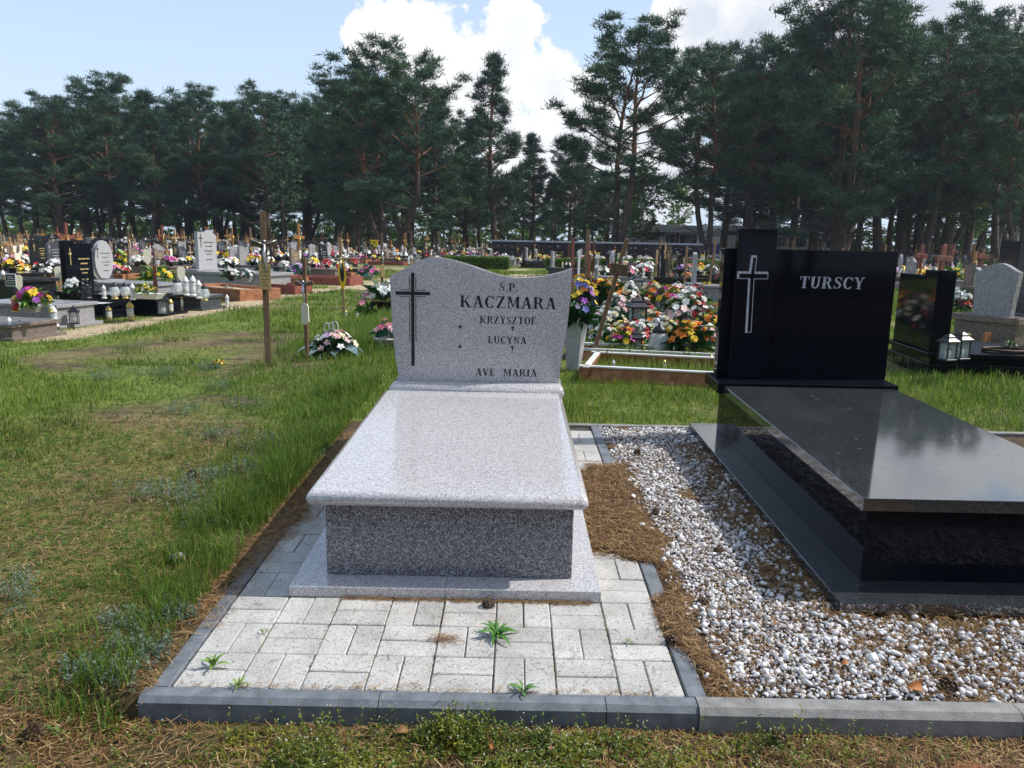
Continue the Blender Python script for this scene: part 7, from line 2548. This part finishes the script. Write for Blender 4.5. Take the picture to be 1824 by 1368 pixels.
def road_sign(px, Y, py, rpx, label, red_face=True):
    b_ = at(px, Y); c_ = at(px, Y, py); k = (c_ - EYE).dot(fw) / F_PX; h = c_.z - b_.z; r_ = rpx * k
    g = empty('road_sign', b_, 0, label, 'sign')
    MB().use(MT['metal_silver']).tube([(0, .05, -.1), (0, .05, h + .1)], .03, 8).build('post', g)
    T = Matrix.Translation((0, 0, h)) @ Matrix.Rotation(PI / 2, 4, 'X')
    n_ = 8 if red_face else 20
    MB().use(MT['white_paint'] if red_face else MT['f_red']).lathe([(.001, -.01), (r_, -.01), (r_, .01), (.001, .01)], n_, sm=False, mat4=T).build('rim', g)
    p_ = MB().use(MT['f_red'] if red_face else MT['white_paint']).lathe([(.001, .0101), (r_ * (.9 if red_face else .78), .0101), (r_ * (.9 if red_face else .78), .016), (.001, .016)], n_, sm=False, mat4=T).build('face', g)
    if red_face: letters('STOP', p_, -r_ * .68, r_ * .68, h - r_ * .25, r_ * .5, -.0162, MT['white_paint'], th=.004)
    else: MB().use(MT['metal_dark']).box(-r_ * .15, r_ * .15, -.022, -.0162, h - r_ * .4, h + r_ * .4).build('symbol', p_)
    return g


road_sign(1165.5, 80, 421, 4.6, 'red stop sign before the low white building')
road_sign(1178.5, 80, 422.5, 3.0, 'small round white sign with red rim right of the stop sign', False)
b_ = at(667, 50); k = (b_ - EYE).dot(fw) / F_PX; zc = at(667, 50, 434).z - b_.z
o = empty('yellow_box', b_, 0, 'bright yellow box with dark round opening standing high behind the crosses', 'box')
MB().use(MT['yellow_plastic']).box(-6.5 * k, 6.5 * k, -.1, .1, zc - 6 * k, zc + 5 * k, .02).build('box_body', o)
MB().use(MT['yellow_plastic']).box(-8 * k, 8 * k, -.13, .13, zc + 5.01 * k, zc + 6.5 * k, .02).build('lid', o)
MB().use(MT['metal_dark']).lathe([(.001, -.01), (1.6 * k, -.01), (1.6 * k, .01), (.001, .01)], 14, sm=False, mat4=Matrix.Translation((0, -.105, zc + 2 * k)) @ Matrix.Rotation(PI / 2, 4, 'X')).build('opening', o)
MB().use(MT['metal_dark']).tube([(0, 0, -.1), (0, 0, zc - 6 * k)], .03, 6).build('post', o)
b_ = at(1264, 58)
o = empty('waste_bin', b_, 0, 'blue bin behind the leaning pine trunk left of the black pillar', 'bin')
MB().use(MT['f_blue']).box(-.55, .55, -.4, .4, .08, 1.25, .04).build('bin_body', o); MB().use(MT['blue_vase']).box(-.6, .6, -.45, .45, 1.2501, 1.36, .03).build('lid', o)

# parked cars glimpsed under the trees
def car(px, Y, col, label, rz=0.0):
    g = empty('parked_car', at(px, Y), rz, label, 'car')
    cm_ = bsdf(col[0] + '_car_paint', col[1], .25, .2)
    pr = [(-2.1, .35), (2.1, .35), (2.15, .7), (1.95, .88), (1.1, .96), (.55, 1.42), (-.9, 1.45), (-1.7, 1.0), (-2.1, .92)]
    MB().use(cm_).prism(pr, -.85, .85).build('body', g)
    wp = [(1.0, .98), (.5, 1.37), (-.85, 1.39), (-1.5, 1.0)]
    for y0, y1 in ((-.856, -.8505), (.8505, .856)): MB().use(MT['black_granite']).prism(wp, y0, y1).build('side_window', g)
    for x in (-1.3, 1.3):
        for y in (-.86, .66):
            w = MB().use(MT['metal_dark']).lathe([(.001, 0), (.33, 0), (.33, .2), (.001, .2)], 14, sm=False, mat4=Matrix.Translation((x, y + .2, .33)) @ Matrix.Rotation(PI / 2, 4, 'X')).build('wheel', g)
    return g


for px, Y, c_, lb in ((1655, 98, ('white', (.6, .6, .6)), 'white parked car, leftmost under the trees at the right'), (1690, 104, ('blue', (.05, .12, .3)), 'blue parked car under the right-hand pines'), (1735, 100, ('silver', (.35, .37, .4)), 'silver parked car between the two birches'),
                      (1772, 103, ('pale_blue', (.25, .35, .5)), 'pale blue parked car left of the thin birch'), (1622, 106, ('dark', (.03, .035, .05)), 'dark parked car behind the end of the black headstone')):
    car(px, Y, c_, lb, rng.normal(0, .08))

# ================================================================ put the patterns away
def wipe(o):
    for c_ in KIDS.pop(o.name, []): wipe(c_)
    bpy.data.objects.remove(o)


for o in SHELF: wipe(o)

# ================================================================ a little haze in the air
mh = bpy.data.materials.new('haze'); mh.use_nodes = True
t = mh.node_tree
for n in list(t.nodes): t.nodes.remove(n)
ho = nd(t, 'ShaderNodeOutputMaterial'); pv = nd(t, 'ShaderNodeVolumePrincipled')
pv.inputs['Color'].default_value = (.80, .88, 1.0, 1); pv.inputs['Density'].default_value = .0004
pv.inputs['Anisotropy'].default_value = .2
t.links.new(pv.outputs[0], ho.inputs['Volume'])
tag(MB().use(mh).box(-1000, 1000, -1000, 1100, -1.6, 26).build('haze'), kind='stuff')
